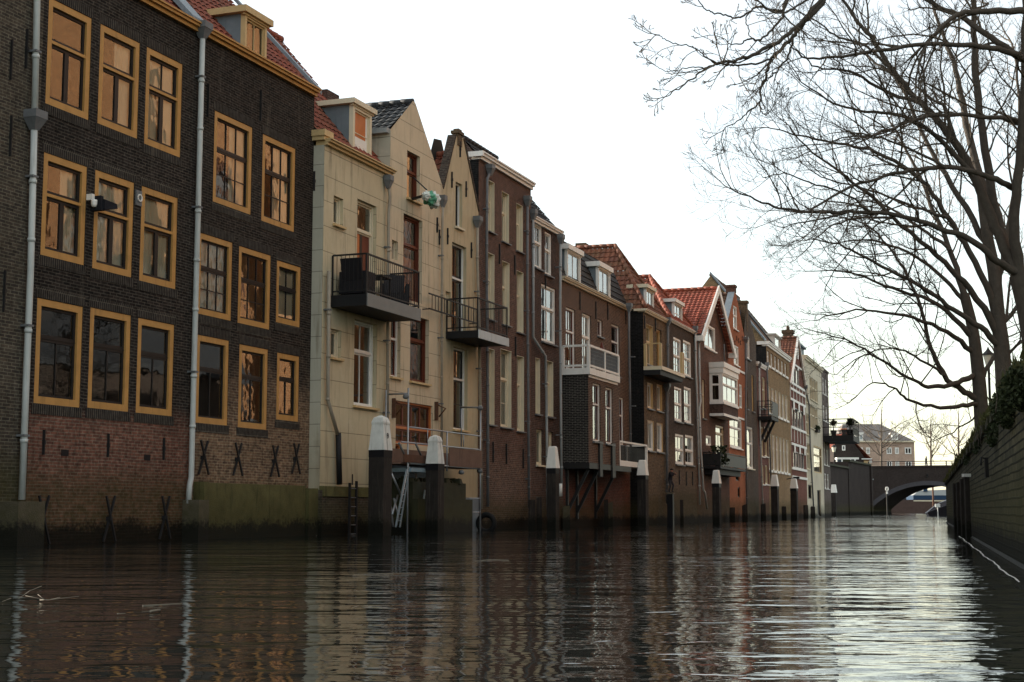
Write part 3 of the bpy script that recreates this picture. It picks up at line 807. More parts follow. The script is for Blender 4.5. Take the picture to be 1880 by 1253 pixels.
# balcony
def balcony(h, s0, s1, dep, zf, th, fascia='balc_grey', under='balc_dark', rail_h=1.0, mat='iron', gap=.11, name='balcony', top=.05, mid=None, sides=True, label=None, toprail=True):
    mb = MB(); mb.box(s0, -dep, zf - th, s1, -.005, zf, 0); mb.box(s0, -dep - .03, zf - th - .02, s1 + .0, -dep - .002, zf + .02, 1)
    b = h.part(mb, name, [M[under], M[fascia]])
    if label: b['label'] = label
    if toprail:
        run = [(s0 + .03, -.03), (s0 + .03, -dep + .03), (s1 - .03, -dep + .03), (s1 - .03, -.03)]
        h.railing([run], zf, rail_h, b, mat, gap, top=top, mid=mid)
    return b
bs0 = h.r('b1', 138, 1085)[0]
dep = h.out(R('b1', 330, 1085)[0], bs0, zfl)
bs1 = h.r('b1', 615, 1145, -dep)[0]
zr1 = h.r('b1', 330, 860, -dep)[1]
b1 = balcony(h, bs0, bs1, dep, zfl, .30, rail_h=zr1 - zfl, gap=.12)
B1 = (bs0, bs1, dep, zfl)

# cream gable house
h = House('rendered_house', .378, (812, 600), 'cream render house with a pointed gable and red brown joinery', M['beige2'], prot=H3.prot)
H4 = h
zl = h.r('b1', 445, 190)[1]; ap = h.r('b1', 582, 48); rr = (h.W, h.r('b1', 722, 500)[1])
h.W2('b1', (545, 560), (615, 345), fw=.05, fm='redframe', sm='redframe', t=.6, lo=(1, 1), up=(1, 1), rec=.14, sill='ochre_pale')
q0 = h.r('b1', 545, 556); q1 = h.r('b1', 600, 445); mb = MB(); mb.box(q0[0] + .06, .185, q0[1] + .08, q1[0] + .05, .215, q1[1]); h.part(mb, 'window_board', M['wood'])
h.W2('b1', (465, 890), (497, 800), fw=.04, fm='cream', sm='redframe', t=None, lo=(1, 1), rec=.14)
zf4 = h.r('b1', 600, 1125)[1]
q0 = h.r('b1', 525, 1000); q1 = h.r('b1', 628, 690)
h.win((q0[0], zf4), q1, fw=.06, fm='redframe', sm='redframe', t=.66, up=(1, 1), lo=(1, 1), rec=.15, glass='glass', name='balcony_door')
mb = MB(); mb.box(q0[0] + .07, .20, zf4 + .1, q1[0] - .07, .23, zf4 + (q1[1] - zf4) * .52); h.part(mb, 'door_panel', M['orange_wood'])
h.W2('b2', (447, 372), (500, 62), fw=.05, fm='white', sm='redframe', t=.62, up=(2, 1), lo=(1, 2), rec=.14, sill='ochre_pale')
h.W2('b2', (548, 395), (648, 80), fw=.05, fm='redframe', sm='redframe', t=.64, up=(1, 1), lo=(1, 1), rec=.15, sill='ochre_pale', glass='glass', curtain=None)
# the wide red framed window with four leaves
q0 = h.r('b2', 473, 722); q1 = h.r('b2', 668, 530)
h.win(q0, q1, fw=.05, fm='orange_wood', sm='redframe', t=.38, up=(4, 1), lo=(4, 1), rec=.10, sw=.05, bar=.09, glass='glass', tw=.07)
q2 = h.r('b2', 473, 792)
h.win((q0[0], q2[1]), (q0[0] + .42, q0[1] - .02), fw=.05, fm='orange_wood', sm='redframe', t=None, lo=(1, 1), rec=.10, sw=.04, glass='glass')
for q in ((680, 560), (457, 545)):
    a, z = h.r('b2', *q); mb = MB(); mb.box(a - .05, -.1, z - .25, a + .02, 0, z + .3); mb.tube([(a, -.1, z + .2), (a + .1, -.3, z + .1), (a + .02, -.12, z - .15)], .025, 6)
    h.part(mb, 'shutter_hinge', M['rust'])
ol = [(h.gap, -1.2), (h.W - h.gap, -1.2), (h.W - h.gap, rr[1]), (ap[0] + .12, ap[1] - .02), (ap[0] - .05, ap[1]), (h.gap, zl)]
h.walls(min(zl, rr[1]), ol, side=M['greyside'])
mb = MB(); mb.add([(h.gap, 0, rr[1]), (h.gap, 0, zl), (h.gap, 8, zl), (h.gap, 8, rr[1])]); h.part(mb, 'side_wall', M['greyside'])
h.roof_gable((-.05, zl), (ap[0], ap[1] - .05), (h.W + .05, rr[1]), 'tile_dark', y0=.02)
mb = MB(); mb.box(-.16, .03, zl - .12, .05, 3.2, zl + .02); h.part(mb, 'gutter', M['zinc'])
h.pipe([R('b1', 738, 595), R('b1', 735, 700), (811, 560), (811, 850)], .04, 'pipe_beige')
for q in ((704, 710), (716, 775)): h.anchor(*R('b1', *q), .55)

# narrow cream neck gable
h = House('rendered_house', .378, (878, 600), 'narrow weathered cream house with a steep gable ending in a small brick neck', M['beige3'], prot=H3.prot)
H5 = h
fl_ = h.r('b1', 738, 515); nl = h.r('b1', 806, 235); nr = h.r('b1', 846, 245); fr_ = (h.W, h.r('b1', 912, 632)[1])
h.W2('b1', (805, 715), (842, 495), fw=.045, fm='white', sm='dark_sash', t=None, lo=(1, 1), rec=.14, sill='cream')
zf5 = h.r('b2', 735, 140)[1]
q0 = h.r('b1', 787, 900); q1 = h.r('b1', 864, 832)
h.win((q0[0], zf5 + .05), q1, fw=.05, fm='white', sm='dark_sash', t=.62, up=(2, 1), lo=(2, 1), rec=.15, sw=.06, name='balcony_door')
h.W2('b1', (752, 1190), (780, 1072), fw=.045, fm='cream', t=None, lo=(1, 1), rec=.12)
h.W2('b2', (775, 648), (850, 238), fw=.05, fm='white', sm='dark_sash', t=.62, up=(2, 1), lo=(2, 2), rec=.15, sill='ochre_pale')
ol = [(h.gap, -1.2), (h.W - h.gap, -1.2), (h.W - h.gap, fr_[1]), nr, nl, (h.gap, fl_[1])]
h.walls(min(fl_[1], fr_[1]), ol)
zap = h.r('b1', 815, 200)[1]
mb = MB(); cs = (nl[0] + nr[0]) / 2; nw = (nr[0] - nl[0]) / 2
mb.box(cs - .17, -.03, nl[1] - .25, cs + .17, .16, zap - .12); mb.box(cs - .24, -.07, zap - .12, cs + .24, .20, zap - .02); mb.box(cs - .14, -.03, zap - .02, cs + .14, .15, zap + .05)
h.part(mb, 'gable_neck', M['olive'])
for E, N_ in (((0.02, fl_[1]), (nl[0], nl[1])), ((h.W - .02, fr_[1]), (nr[0], nr[1]))):
    mb = MB(); v = Vector((N_[0] - E[0], 0, N_[1] - E[1])); nseg = 16
    for k in range(nseg):
        a = Vector((E[0], 0, E[1])) + v * (k / nseg); b = Vector((E[0], 0, E[1])) + v * ((k + .96) / nseg)
        off = Vector((-.07 if E[0] < 1 else .07, 0, .05))
        mb.hexa([a + Vector((0, -.03, 0)), b + Vector((0, -.03, 0)), b + Vector((0, .24, 0)), a + Vector((0, .24, 0)),
                 a + off + Vector((0, -.03, 0)), b + off + Vector((0, -.03, 0)), b + off + Vector((0, .24, 0)), a + off + Vector((0, .24, 0))])
    h.part(mb, 'gable_coping', M['umber'])
h.roof_gable((-.02, fl_[1] - .1), (cs, zap - .75), (h.W + .02, fr_[1] - .1), 'tile_red', y0=.2)
for q in ((783, 468), (859, 518), (827, 305), (760, 770), (887, 845)): h.anchor(*R('b1', *q), .6)
h.pipe([R('b1', 923, 705), R('b1', 922, 900), (880, 620), (884, 935)], .05, 'pipe_beige')
bs0 = h.r('b2', 735, 140)[0]; dep2 = h.out(R('b2', 905, 150)[0], bs0, zf5); bs1 = h.r('b2', 1062, 200, -dep2)[0]
zr2 = h.r('b1', 920, 1095, -dep2)[1]
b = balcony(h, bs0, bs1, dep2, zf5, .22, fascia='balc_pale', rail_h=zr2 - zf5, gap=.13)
# rail linking the two balconies
mb = MB(); q0 = h.r('b1', 622, 1078); q1 = h.r('b1', 880, 1190); q2 = h.r('b1', 620, 1158)
mb.bar((q0[0], -.25, q0[1]), (q1[0], -.25, q0[1] - .0), .04); mb.bar((q0[0], -.25, q2[1]), (q1[0], -.25, q2[1]), .04)
for k in range(1, 16): 
    x = q0[0] + (q1[0] - q0[0]) * k / 16; mb.box(x - .008, -.258, q2[1], x + .008, -.242, q0[1])
for x in (q0[0] + .1, (q0[0] + q1[0]) / 2, q1[0]): mb.bar((x, -.25, q2[1]), (x, 0, q2[1]), .03)
h.part(mb, 'link_railing', M['iron'])

# red brown flat topped house
h = House('brick_house', .372, (975, 560), 'tall red brown brick house with a white cornice and nine cream windows', M['brown'], prot=H3.prot)
H6 = h
zb = h.r('z1', 140, 115)[1]; zt = h.r('z1', 140, 68)[1]
zfb = h.r('z1', 195, 1135)[1]
for row in ((((195, 570), (237, 265)), ((283, 635), (330, 340)), ((375, 695), (418, 415))),
            (((190, 1130), (237, 725)), ((285, 1165), (333, 780)), ((378, 1215), (422, 840)))):
    for bl, tr in row: h.W2('z1', bl, tr, fw=.06, fm='cream', t=.6, up=(2, 1), lo=(1, 1), rec=.17, lining='cream', sill='taupe_sill' if False else 'zinc_dark', sillh=.05)
for bl, tr in (((185, 590), (225, 140)), ((260, 605), (327, 150)), ((360, 630), (403, 185))):
    h.W2('z2', bl, tr, fw=.07, fm='cream', t=.62, up=(2, 1), lo=(2, 2), rec=.17, lining='cream', sill='zinc_dark', sillh=.05)
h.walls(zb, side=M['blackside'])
h.cornice(zb, zt, 'white', -.2, left=.5)
mb = MB(); mb.box(.1, .5, zt - .3, h.W - .1, 8.5, zt - .12); h.part(mb, 'flat_roof', M['lead'])
mb = MB(); q = h.r('z1', 330, 240, 2.5); mb.box(q[0] - .35, 2.3, zt - .3, q[0] + .35, 2.9, q[1] + .25); h.part(mb, 'chimney', M['olive'])
h.pipe([R('z1', 208, 195), R('z1', 190, 240), R('z1', 186, 700), R('z2', 183, 500), R('z2', 183, 1090)], .05, 'zinc_dark')
h.pipe([R('z1', 447, 395), R('z1', 446, 900), R('z2', 428, 400), R('z2', 433, 1100)], .05, 'zinc_dark')
for q in ((265, 720), (362, 790)): h.anchor(*R('z1', *q), .8)
for q in ((212, 760), (292, 770), (394, 800), (348, 120)): h.anchor(*R('z2', *q), .8)

# dark narrow house
h = House('brick_house', .368, (1029, 640), 'narrow dark brown brick house with white windows and two downpipes at its edges', M['dkbrown'], prot=H3.prot - .05)
zb = h.r('z1', 490, 520)[1]; zt = h.r('z1', 490, 485)[1]
for bl, tr in (((492, 800), (542, 545)), ((558, 845), (603, 595))): h.W2('z1', bl, tr, fw=.07, fm='white', t=.58, up=(2, 1), lo=(2, 1), rec=.08, sill='zinc_dark')
h.win(h.r('z2', 508, 85), h.r('z1', 627, 945), fw=.08, fm='white', t=.6, up=(2, 1), lo=(2, 1), rec=.08, cas=True, sill='zinc_dark')
for bl, tr in (((472, 525), (500, 195)), ((540, 540), (580, 215))): h.W2('z2', bl, tr, fw=.06, fm='cream', t=.6, up=(1, 1), lo=(1, 2), rec=.16, lining='cream', sill='zinc_dark')
for bl, tr in (((477, 835), (520, 625)), ((550, 850), (580, 640))): h.W2('z2', bl, tr, fw=.06, fm='cream', t=None, lo=(2, 1), rec=.12, sill='cream')
h.walls(zb); h.cornice(zb, zt, 'white', -.18)
h.roof_eaves(zt - .04, 50, 2.6, 'tile_black', over=-.02)
h.pipe([R('z1', 483, 480), R('z1', 484, 900), R('z2', 458, 65), R('z2', 533, 180), R('z2', 540, 620), R('z2', 546, 1150)], .05, 'zinc')
h.anchor(*R('z1', 558, 905), .5)

# brown house with bay and white balcony
h = House('brick_house', .36, (1155, 650), 'brown brick house with a black dormered roof and a white balcony on a brick bay', M['brown8'], prot=H3.prot - .02)
H8 = h
zb = h.r('z3', 110, 400)[1]; zt = h.r('z3', 110, 366)[1]
zf8 = h.r('z3', 110, 1150)[1]
for i, (x0, x1, yt) in enumerate(((135, 215, 650), (273, 350, 700))):
    q0 = h.r('z3', x0, 1000); q1 = h.r('z3', x1, yt)
    h.win((q0[0], zf8 + .05), q1, fw=.07, fm='white', sm='redframe' if i == 0 else 'white', t=.62, up=(2, 1), lo=(2, 1), rec=.10, name='balcony_door', curtain='right')
h.W2('z3', (405, 865), (447, 740), fw=.06, fm='white', sm='redframe', t=None, lo=(1, 1), rec=.10, sill='zinc_dark')
h.W2('z3', (525, 1195), (592, 790), fw=.07, fm='white', sm='redbrown', t=.66, up=(1, 1), lo=(1, 1), rec=.10, sill='zinc_dark')
h.W2('z4', (545, 590), (582, 222), fw=.06, fm='white', sm='redbrown', t=.62, up=(1, 1), lo=(1, 1), rec=.08, sill='zinc_dark')
h.walls(zb); h.cornice(zb, zt, 'cream', -.2)
# mansard
mb = MB(); b_ = .75; zr = zt + 1.85; L = math.hypot(b_, 1.85)
tile_surface(mb, (h.gap, 0, zt - .02), (1, 0, 0), (0, b_, 1.85), [(0, 0), (h.W - .01, 0), (h.W - .01, L), (0, L)], amp=.008, step=.03)
tile_surface(mb, (h.gap, b_, zr - .02), (1, 0, 0), (0, 2.2, 1.0), [(0, 0), (h.W - .01, 0), (h.W - .01, 2.4), (0, 2.4)], amp=.008, step=.03)
for x in (h.gap, h.W - h.gap):
    mb.add([(x, 0, zt - .02), (x, b_, zr - .02), (x, b_ + 2.2, zr + 1), (x, 8, zr + 1), (x, 8, zt)], m=1)
mb.add([(h.gap, b_ + 2.2, zr + .98), (h.W - .01, b_ + 2.2, zr + .98), (h.W - .01, 8, zt), (h.gap, 8, zt)], m=0)
h.part(mb, 'roof', [M['tile_black'], M['tile_black']])
for (x0, x1, yt) in ((140, 252, 178), (405, 505, 318)):
    s0 = h.r('z3', x0, 400, .05)[0]; s1, z1 = h.r('z3', x1, yt + 12, .05)
    h.dormer(s0, s1, zt + .02, z1, .05, 68, zt, mat='white', cheek='slate', fascia='white', fh=.2, cols=(2, 1), fw=.08)
mb = MB(); q = h.r('z3', 280, 110, 3.0); mb.box(q[0] - .25, 2.8, zr, q[0] + .25, 3.3, q[1] + .15); h.part(mb, 'chimney', M['olive'])
for q in ((250, 570), (385, 650), (487, 660), (640, 700)): h.anchor(*R('z3', *q), .85)
h.pipe([R('z3', 90, 60), R('z3', 86, 600), R('z4', 85, 300), R('z4', 92, 900)], .05, 'zinc', hmat='zinc_dark', y=-.2)
h.pipe([R('z4', 78, 900), R('z4', 78, 1000)], .09, 'dirty_white', hopper=False, y=-.35, joints=False)
# bay
zbb = h.r('z4', 100, 735)[1]
bd = h.out(R('z4', 303, 400)[0], .12, (zbb + zf8) / 2)
be = h.r('z4', 550, 500, -bd)[0]
mb = MB(); bs = .12
op = [h.r('z4', 340, 560, -bd) + h.r('z4', 400, 115, -bd), h.r('z4', 443, 580, -bd) + h.r('z4', 497, 148, -bd)]
S = sorted({bs, be} | {o[0] for o in op} | {o[2] for o in op}); Z = sorted({zbb, zf8 - .24} | {o[1] for o in op} | {o[3] for o in op})
for i in range(len(S) - 1):
    for j in range(len(Z) - 1):
        c_ = ((S[i] + S[i + 1]) / 2, (Z[j] + Z[j + 1]) / 2)
        if any(o[0] < c_[0] < o[2] and o[1] < c_[1] < o[3] for o in op): continue
        q = [(S[i], Z[j]), (S[i + 1], Z[j]), (S[i + 1], Z[j + 1]), (S[i], Z[j + 1])]
        mb.add([(a, -bd, z) for a, z in q], q)
for o in op:
    for (A, B) in (((o[2], o[1]), (o[2], o[3])), ((o[0], o[1]), (o[0], o[3])), ((o[0], o[3]), (o[2], o[3])), ((o[0], o[1]), (o[2], o[1]))):
        mb.add([(A[0], -bd, A[1]), (B[0], -bd, B[1]), (B[0], -bd + .16, B[1]), (A[0], -bd + .16, A[1])])
zq = zf8 - .24
mb.add([(bs, -bd, zbb), (bs, -bd, zq), (bs, -.01, zq), (bs, -.01, zbb)], [(0, zbb), (0, zq), (bd, zq), (bd, zbb)], m=1)
mb.add([(be, -bd, zbb), (be, -bd, zq), (be, -.01, zq), (be, -.01, zbb)], [(0, zbb), (0, zq), (bd, zq), (bd, zbb)], m=0)
mb.add([(bs, -bd, zbb), (be, -bd, zbb), (be, -.01, zbb), (bs, -.01, zbb)], m=2)
bay = h.part(mb, 'bay', [M['brown8'], M['black'], M['balc_dark']])
for o in op: h.win(o[:2], o[2:], fw=.06, fm='white', sm='redbrown', t=.64, up=(1, 1), lo=(1, 1), rec=.10, sill='zinc_dark', y0=-bd, opening=False, parent=bay)
mb = MB(); mb.add([(bs + .1, -bd + .5, zbb), (be - .1, -bd + .5, zbb), (be - .1, -bd + .5, zq), (bs + .1, -bd + .5, zq)]); mb.build('dim_room_sheet', M['dark_in'], bay)
mb = MB(); mb.box(bs - .03, -bd - .04, zbb - .22, be + 1.6, -bd + .12, zbb - .003); mb.box(bs - .03, -bd + .12, zbb - .22, bs + .1, -.01, zbb - .003)
for x in (bs + .25, bs + 1.5, be - .3):
    mb.bar((x, -bd + .1, zbb - .25), (x, -.06, zbb - 1.9), .11); mb.box(x - .06, -.14, zbb - 2.1, x + .06, -.01, zbb - .22)
mb.box(h.r('z4', 380, 640, -bd)[0], -bd - .08, zbb - .5, h.r('z4', 402, 640, -bd)[0], -bd - .003, zbb + .85); mb.box(h.r('z4', 480, 640, -bd)[0], -bd - .08, zbb - .5, h.r('z4', 503, 640, -bd)[0], -bd - .003, zbb + .85)
h.part(mb, 'bay_bracket', M['iron'], bay)
# lower wall under the bay in red brick, set just proud of the main wall
mb = MB(); mb.box(.06, -.05, -1.2, h.W - .3, -.004, zbb - .25); h.part(mb, 'cellar_wall', M['red8'])
# balcony on the bay
be2 = h.r('z3', 575, 1220, -bd)[0]
mb = MB(); mb.box(bs - .1, -bd - .1, zf8 - .24, be2, -.01, zf8, 0); mb.box(bs + .05, -bd - .03, zf8 - .34, be2 - .1, -bd + .1, zf8 - .242, 0)
bal = h.part(mb, 'balcony', M['white'])
zr8 = h.r('z3', 322, 950, -bd)[1] - zf8
r = h.railing([[(bs - .04, -.04), (bs - .04, -bd - .04), ((bs + be2) / 2, -bd - .04), (be2 - .06, -bd - .04), (be2 - .06, -.04)]], zf8, zr8, bal, 'white', 0, post=.10, top=.10)
mb = MB(); n = 60
for k in range(n):
    x = bs + (be2 - bs - .1) * k / n; mb.box(x - .006, -bd - .05, zf8 + .12, x + .006, -bd - .035, zf8 + zr8 * .92)
for z in [zf8 + .12 + i * .14 for i in range(6)]: mb.box(bs, -bd - .05, z, be2 - .06, -bd - .035, z + .01)
mb.build('mesh_panel', M['zinc_dark'], r)
# lower balcony in the corner
ls0 = be + .05; ls1 = h.r('z4', 775, 750, -bd)[0]; lz = h.r('z4', 560, 715, -bd)[1]
mb = MB(); mb.box(ls0, -bd, lz - .22, ls1, -.02, lz); lb = h.part(mb, 'corner_balcony', M['white'])
zr = h.r('z4', 560, 565, -bd)[1] - lz
h.railing([[(ls0 + .05, -bd + .05), (ls1 - .05, -bd + .05), (ls1 - .05, -.1)]], lz, zr, lb, 'white', 0, post=.09, top=.09, bottom=False)
mb = MB()
for k in range(24):
    x = ls0 + .1 + (ls1 - ls0 - .2) * k / 24; mb.box(x - .02, -bd + .06, lz + .02, x + .02, -bd + .09, lz + zr * .8)
mb.build('railing_screen', M['iron'], lb)

# olive house with hip roof
h = House('brick_house', .355, (1225, 700), 'olive brown brick house with a near black side wall and a mossy hipped roof', M['olive'], fl=(1182, 700))
H9 = h
zb = h.r('z3', 785, 660)[1]; zt = h.r('z3', 785, 632)[1]
zf9 = h.r('z4', 890, 35)[1]
h.W2('z3', (822, 1105), (875, 790), fw=.06, fm='ochre_pale', sm='cream', t=.58, up=(1, 1), lo=(1, 1), rec=.14, lining='ochre_pale', sill='zinc_dark')
q0 = h.r('z3', 905, 1100); q1 = h.r('z3', 948, 825)
h.win((q0[0], zf9 + .04), q1, fw=.06, fm='ochre_pale', sm='ochre', t=None, lo=(1, 1), rec=.12, name='balcony_door')
for bl, tr in (((773, 300), (815, 110)), ((848, 320), (888, 122)), ((775, 635), (822, 405)), ((848, 645), (892, 425))):
    h.W2('z4', bl, tr, fw=.08, fm='ochre_pale' if bl[1] < 400 else 'white', sm='white', t=None, lo=(2, 1), rec=.09, lining='ochre_pale', sill='zinc_dark')
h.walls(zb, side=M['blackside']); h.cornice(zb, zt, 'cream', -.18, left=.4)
apx = R('z3', 555, 105)
b_ = 1.9
for _ in range(30):                                              # set the hip back until its apex stands where it should
    c_ = proj(h.world(h.W / 2, b_, 11))[0]; b_ += (c_ - apx[0]) * .012
h.roof_hip(zt - .03, b_, h.p(apx[0], apx[1], b_)[1] - zt, 'tile_mossy')
s0 = h.r('z3', 812, 600, .1)[0]; s1, z1 = h.r('z3', 876, 495, .1)
h.dormer(s0, s1, zt + .02, z1, .1, 59, zt, mat='white', cheek='slate', fascia='cream', fh=.16, cols=(2, 1), fw=.07)
h.pipe([R('z3', 672, 640), R('z3', 672, 850), R('z4', 632, 100), R('z4', 640, 660)], .05, 'zinc_dark', y=.25)
h.pipe([R('z4', 925, 150), R('z4', 930, 1060)], .06, 'zinc_dark', hopper=True)
s0 = h.r('z4', 752, 45)[0]; dp = h.out(R('z4', 890, 40)[0], .0, zf9); s1 = h.r('z4', 1072, 90, -dp)[0]
mb = MB(); mb.box(-.05, -dp, zf9 - .10, s1, -.005, zf9 + .06, 0); mb.box(-.05, -dp + .08, zf9 - .32, s1 - .2, -.005, zf9 - .102, 1)
bal = h.part(mb, 'balcony', [M['cream'], M['balc_dark']])
h.railing([[(.02, -.08), (.02, -dp + .08)], [(s1 - .35, -dp + .08), (s1 - .1, -dp + .08)]], zf9 + .06, 1.0, bal, 'ochre_pale', 0, post=.12, top=.06, bottom=False)
for q in ((800, 750), (893, 775)): h.anchor(*R('z3', *q), .7)

# dark house with white twin windows
h = House('brick_house', .35, (1277, 700), 'umber brick house with three pairs of white windows and a white dormer', M['umber'], prot=H9.prot)
H10 = h
zb = h.r('z5', 97, 495)[1]; zt = h.r('z5', 97, 468)[1]
for bl, tr, rg in (((147, 1010), (218, 680), 'z5'), ((245, 1030), (318, 710), 'z5')):
    h.W2(rg, bl, tr, fw=.10, fm='white', t=.5, up=(2, 2), lo=(2, 2), rec=.06, sill='zinc_dark')
h.win(h.r('z6', 150, 275), h.r('z5', 225, 1165), fw=.10, fm='white', t=.5, up=(2, 1), lo=(2, 2), rec=.06, sill='zinc_dark')
h.win(h.r('z6', 243, 290), h.r('z5', 320, 1165), fw=.10, fm='white', t=.5, up=(2, 1), lo=(2, 2), rec=.06, sill='zinc_dark')
for bl, tr in (((158, 690), (235, 415)), ((253, 695), (328, 425))): h.W2('z6', bl, tr, fw=.10, fm='white', t=.48, up=(2, 1), lo=(2, 1), rec=.06, sill='zinc_dark')
h.walls(zb); h.cornice(zb, zt, 'white', -.18)
apx = R('z3', 850, 365); b_ = 1.6
for _ in range(30):
    c_ = proj(h.world(h.W / 2, b_, 11))[0]; b_ += (c_ - apx[0]) * .012
h.roof_hip(zt - .03, b_, h.p(apx[0], apx[1], b_)[1] - zt, 'tile_red')
s0 = h.r('z5', 145, 490, .1)[0]; s1, z1 = h.r('z5', 224, 345, .1)
h.dormer(s0, s1, zt + .02, z1, .1, 60, zt, mat='white', cheek='slate', fascia='white', fh=.16, cols=(2, 2), fw=.07)
h.pipe([R('z5', 88, 510), R('z5', 90, 1000), R('z6', 75, 1050)], .06, 'zinc_dark', y=-.1)
h.pipe([R('z5', 362, 590), R('z5', 370, 1000), R('z6', 365, 60), R('z6', 392, 1080)], .05, 'pipe_pale')
h.pipe([R('z5', 400, 655), R('z5', 405, 1000), R('z6', 398, 90), R('z6', 388, 150), R('z6', 400, 540), R('z6', 425, 940), R('z6', 440, 960), R('z6', 460, 1120)], .05, 'pipe_pale', y=-.2)
for q in ((190, 820), (257, 830), (317, 830)): h.anchor(*R('z6', *q), .8)

# chestnut gable house with bay window
h = House('brick_house', .345, (1336, 690), 'chestnut brick house with white bargeboards and a white bay window above a dark balcony', M['chestnut'], prot=H9.prot)
H11 = h
zl = h.r('z5', 362, 620)[1]; zrr = h.r('z5', 690, 690)[1]; ap = h.r('z5', 552, 215)
zl = zrr = (zl + zrr) / 2; ap = (h.W / 2, ap[1])
h.W2('z5', (455, 745), (562, 565), fw=.10, fm='white', t=None, lo=(2, 1), cas=True, rec=.06, sill='white')
h.win(h.r('z6', 418, 250), h.r('z5', 457, 1080), fw=.06, fm='cream', t=.6, up=(1, 1), lo=(1, 1), rec=.10, sill='zinc_dark')
h.W2('z6', (450, 510), (500, 425), fw=.08, fm='white', t=None, lo=(1, 1), rec=.06)
zf11 = h.r('z6', 590, 735)[1]
q0 = h.r('z6', 545, 550); q1 = h.r('z6', 620, 335)
h.win((q0[0], zf11 + .1), q1, fw=.08, fm='cream', t=.8, up=(1, 1), lo=(2, 1), rec=.08, name='balcony_door')
ol = [(h.gap, -1.2), (h.W - h.gap, -1.2), (h.W - h.gap, zrr), ap, (h.gap, zl)]
h.walls(zl, ol)
h.roof_gable((-.25, zl - .35), (ap[0], ap[1] + .12), (h.W + .25, zrr - .35), 'tile_bright', y0=-.35)
mb = MB()
for E in ((-.3, zl - .45), (h.W + .3, zrr - .45)):
    A = Vector((ap[0], 0, ap[1] + .3)); B = Vector((E[0], 0, E[1])); t = (B - A).normalized(); n_ = Vector((t.z, 0, -t.x))
    if n_.z > 0: n_ = -n_
    for (y0, y1, w) in ((-.46, -.38, .34),):
        a0, b0 = A, B; a1, b1 = A + Vector((0, 0, -w * 1.25)), B + n_ * w
        mb.hexa([a0 + Vector((0, y0, 0)), b0 + Vector((0, y0, 0)), b0 + Vector((0, y1, 0)), a0 + Vector((0, y1, 0)), a1 + Vector((0, y0, 0)), b1 + Vector((0, y0, 0)), b1 + Vector((0, y1, 0)), a1 + Vector((0, y1, 0))])
h.part(mb, 'bargeboard', M['white'])
mb = MB()
for E in ((-.3, zl - .45), (h.W + .3, zrr - .45)): mb.box(E[0] - .05 if E[0] < 0 else E[0] - .45, -.48, E[1] - .25, E[0] + .45 if E[0] < 0 else E[0] + .05, -.1, E[1] + .02)
h.part(mb, 'gutter_box', M['white'])
# bay window
s0 = h.r('z5', 500, 950)[0]; zt_ = h.r('z5', 500, 945)[1]; zb_ = h.r('z6', 500, 235)[1]
bd = h.out(R('z5', 640, 1100)[0], s0 + .06, (zt_ + zb_) / 2); s1 = h.r('z6', 758, 260, -bd)[0]
zw0 = h.r('z6', 500, 115)[1]
mb = MB(); mb.box(s0, -bd, zb_ + .14, s1, -.006, zw0 - .04, 1)
mb.box(s0 - .04, -bd - .05, zb_, s1 + .04, -.006, zb_ + .138, 0); mb.box(s0 - .04, -bd - .06, zw0 - .04, s1 + .04, -.006, zw0 + .08, 0)
mb.box(s0 - .1, -bd - .12, zt_ - .05, s1 + .1, -.006, zt_ + .22, 0); mb.box(s0 - .05, -bd - .05, zt_ - .35, s1 + .05, -.006, zt_ - .052, 0)
bay = h.part(mb, 'bay_window', [M['white'], M['dkbrown']])
h.win((s0, zw0 + .08), (s1, zt_ - .35), fw=.09, fm='white', t=.62, up=(3, 1), lo=(3, 1), rec=.04, y0=-bd, opening=False, parent=bay, tw=.05, bar=.05)
# its side window, facing the camera
mb = MB(); gl = MB(); za, zc_ = zw0 + .08, zt_ - .35
mb.box(s0, -bd + .08, za, s0 + .08, -bd + .22, zc_); mb.box(s0, -.16, za, s0 + .08, -.006, zc_); mb.box(s0, -bd + .22, zc_ - .12, s0 + .08, -.16, zc_); mb.box(s0, -bd + .22, za, s0 + .08, -.16, za + .12)
zm = za + (zc_ - za) * .6; mb.box(s0, -bd + .22, zm - .05, s0 + .08, -.16, zm + .05)
gl.add([(s0 + .04, -.16, za), (s0 + .04, -bd + .2, za), (s0 + .04, -bd + .2, zc_), (s0 + .04, -.16, zc_)])
w = mb.build('side_window', M['white'], bay); gl.build('pane', M['glass2'], bay)
mb = MB(); mb.add([(s0 + .5, -bd + .3, za), (s1, -bd + .3, za), (s1, -bd + .3, zc_), (s0 + .5, -bd + .3, zc_)]); mb.add([(s1 - .02, -bd + .1, za), (s1 - .02, -.01, za), (s1 - .02, -.01, zc_), (s1 - .02, -bd + .1, zc_)])
mb.add([(s0, -.02, za), (s1, -.02, za), (s1, -.02, zc_), (s0, -.02, zc_)]); mb.build('dim_room_sheet', M['dark_in'], bay)
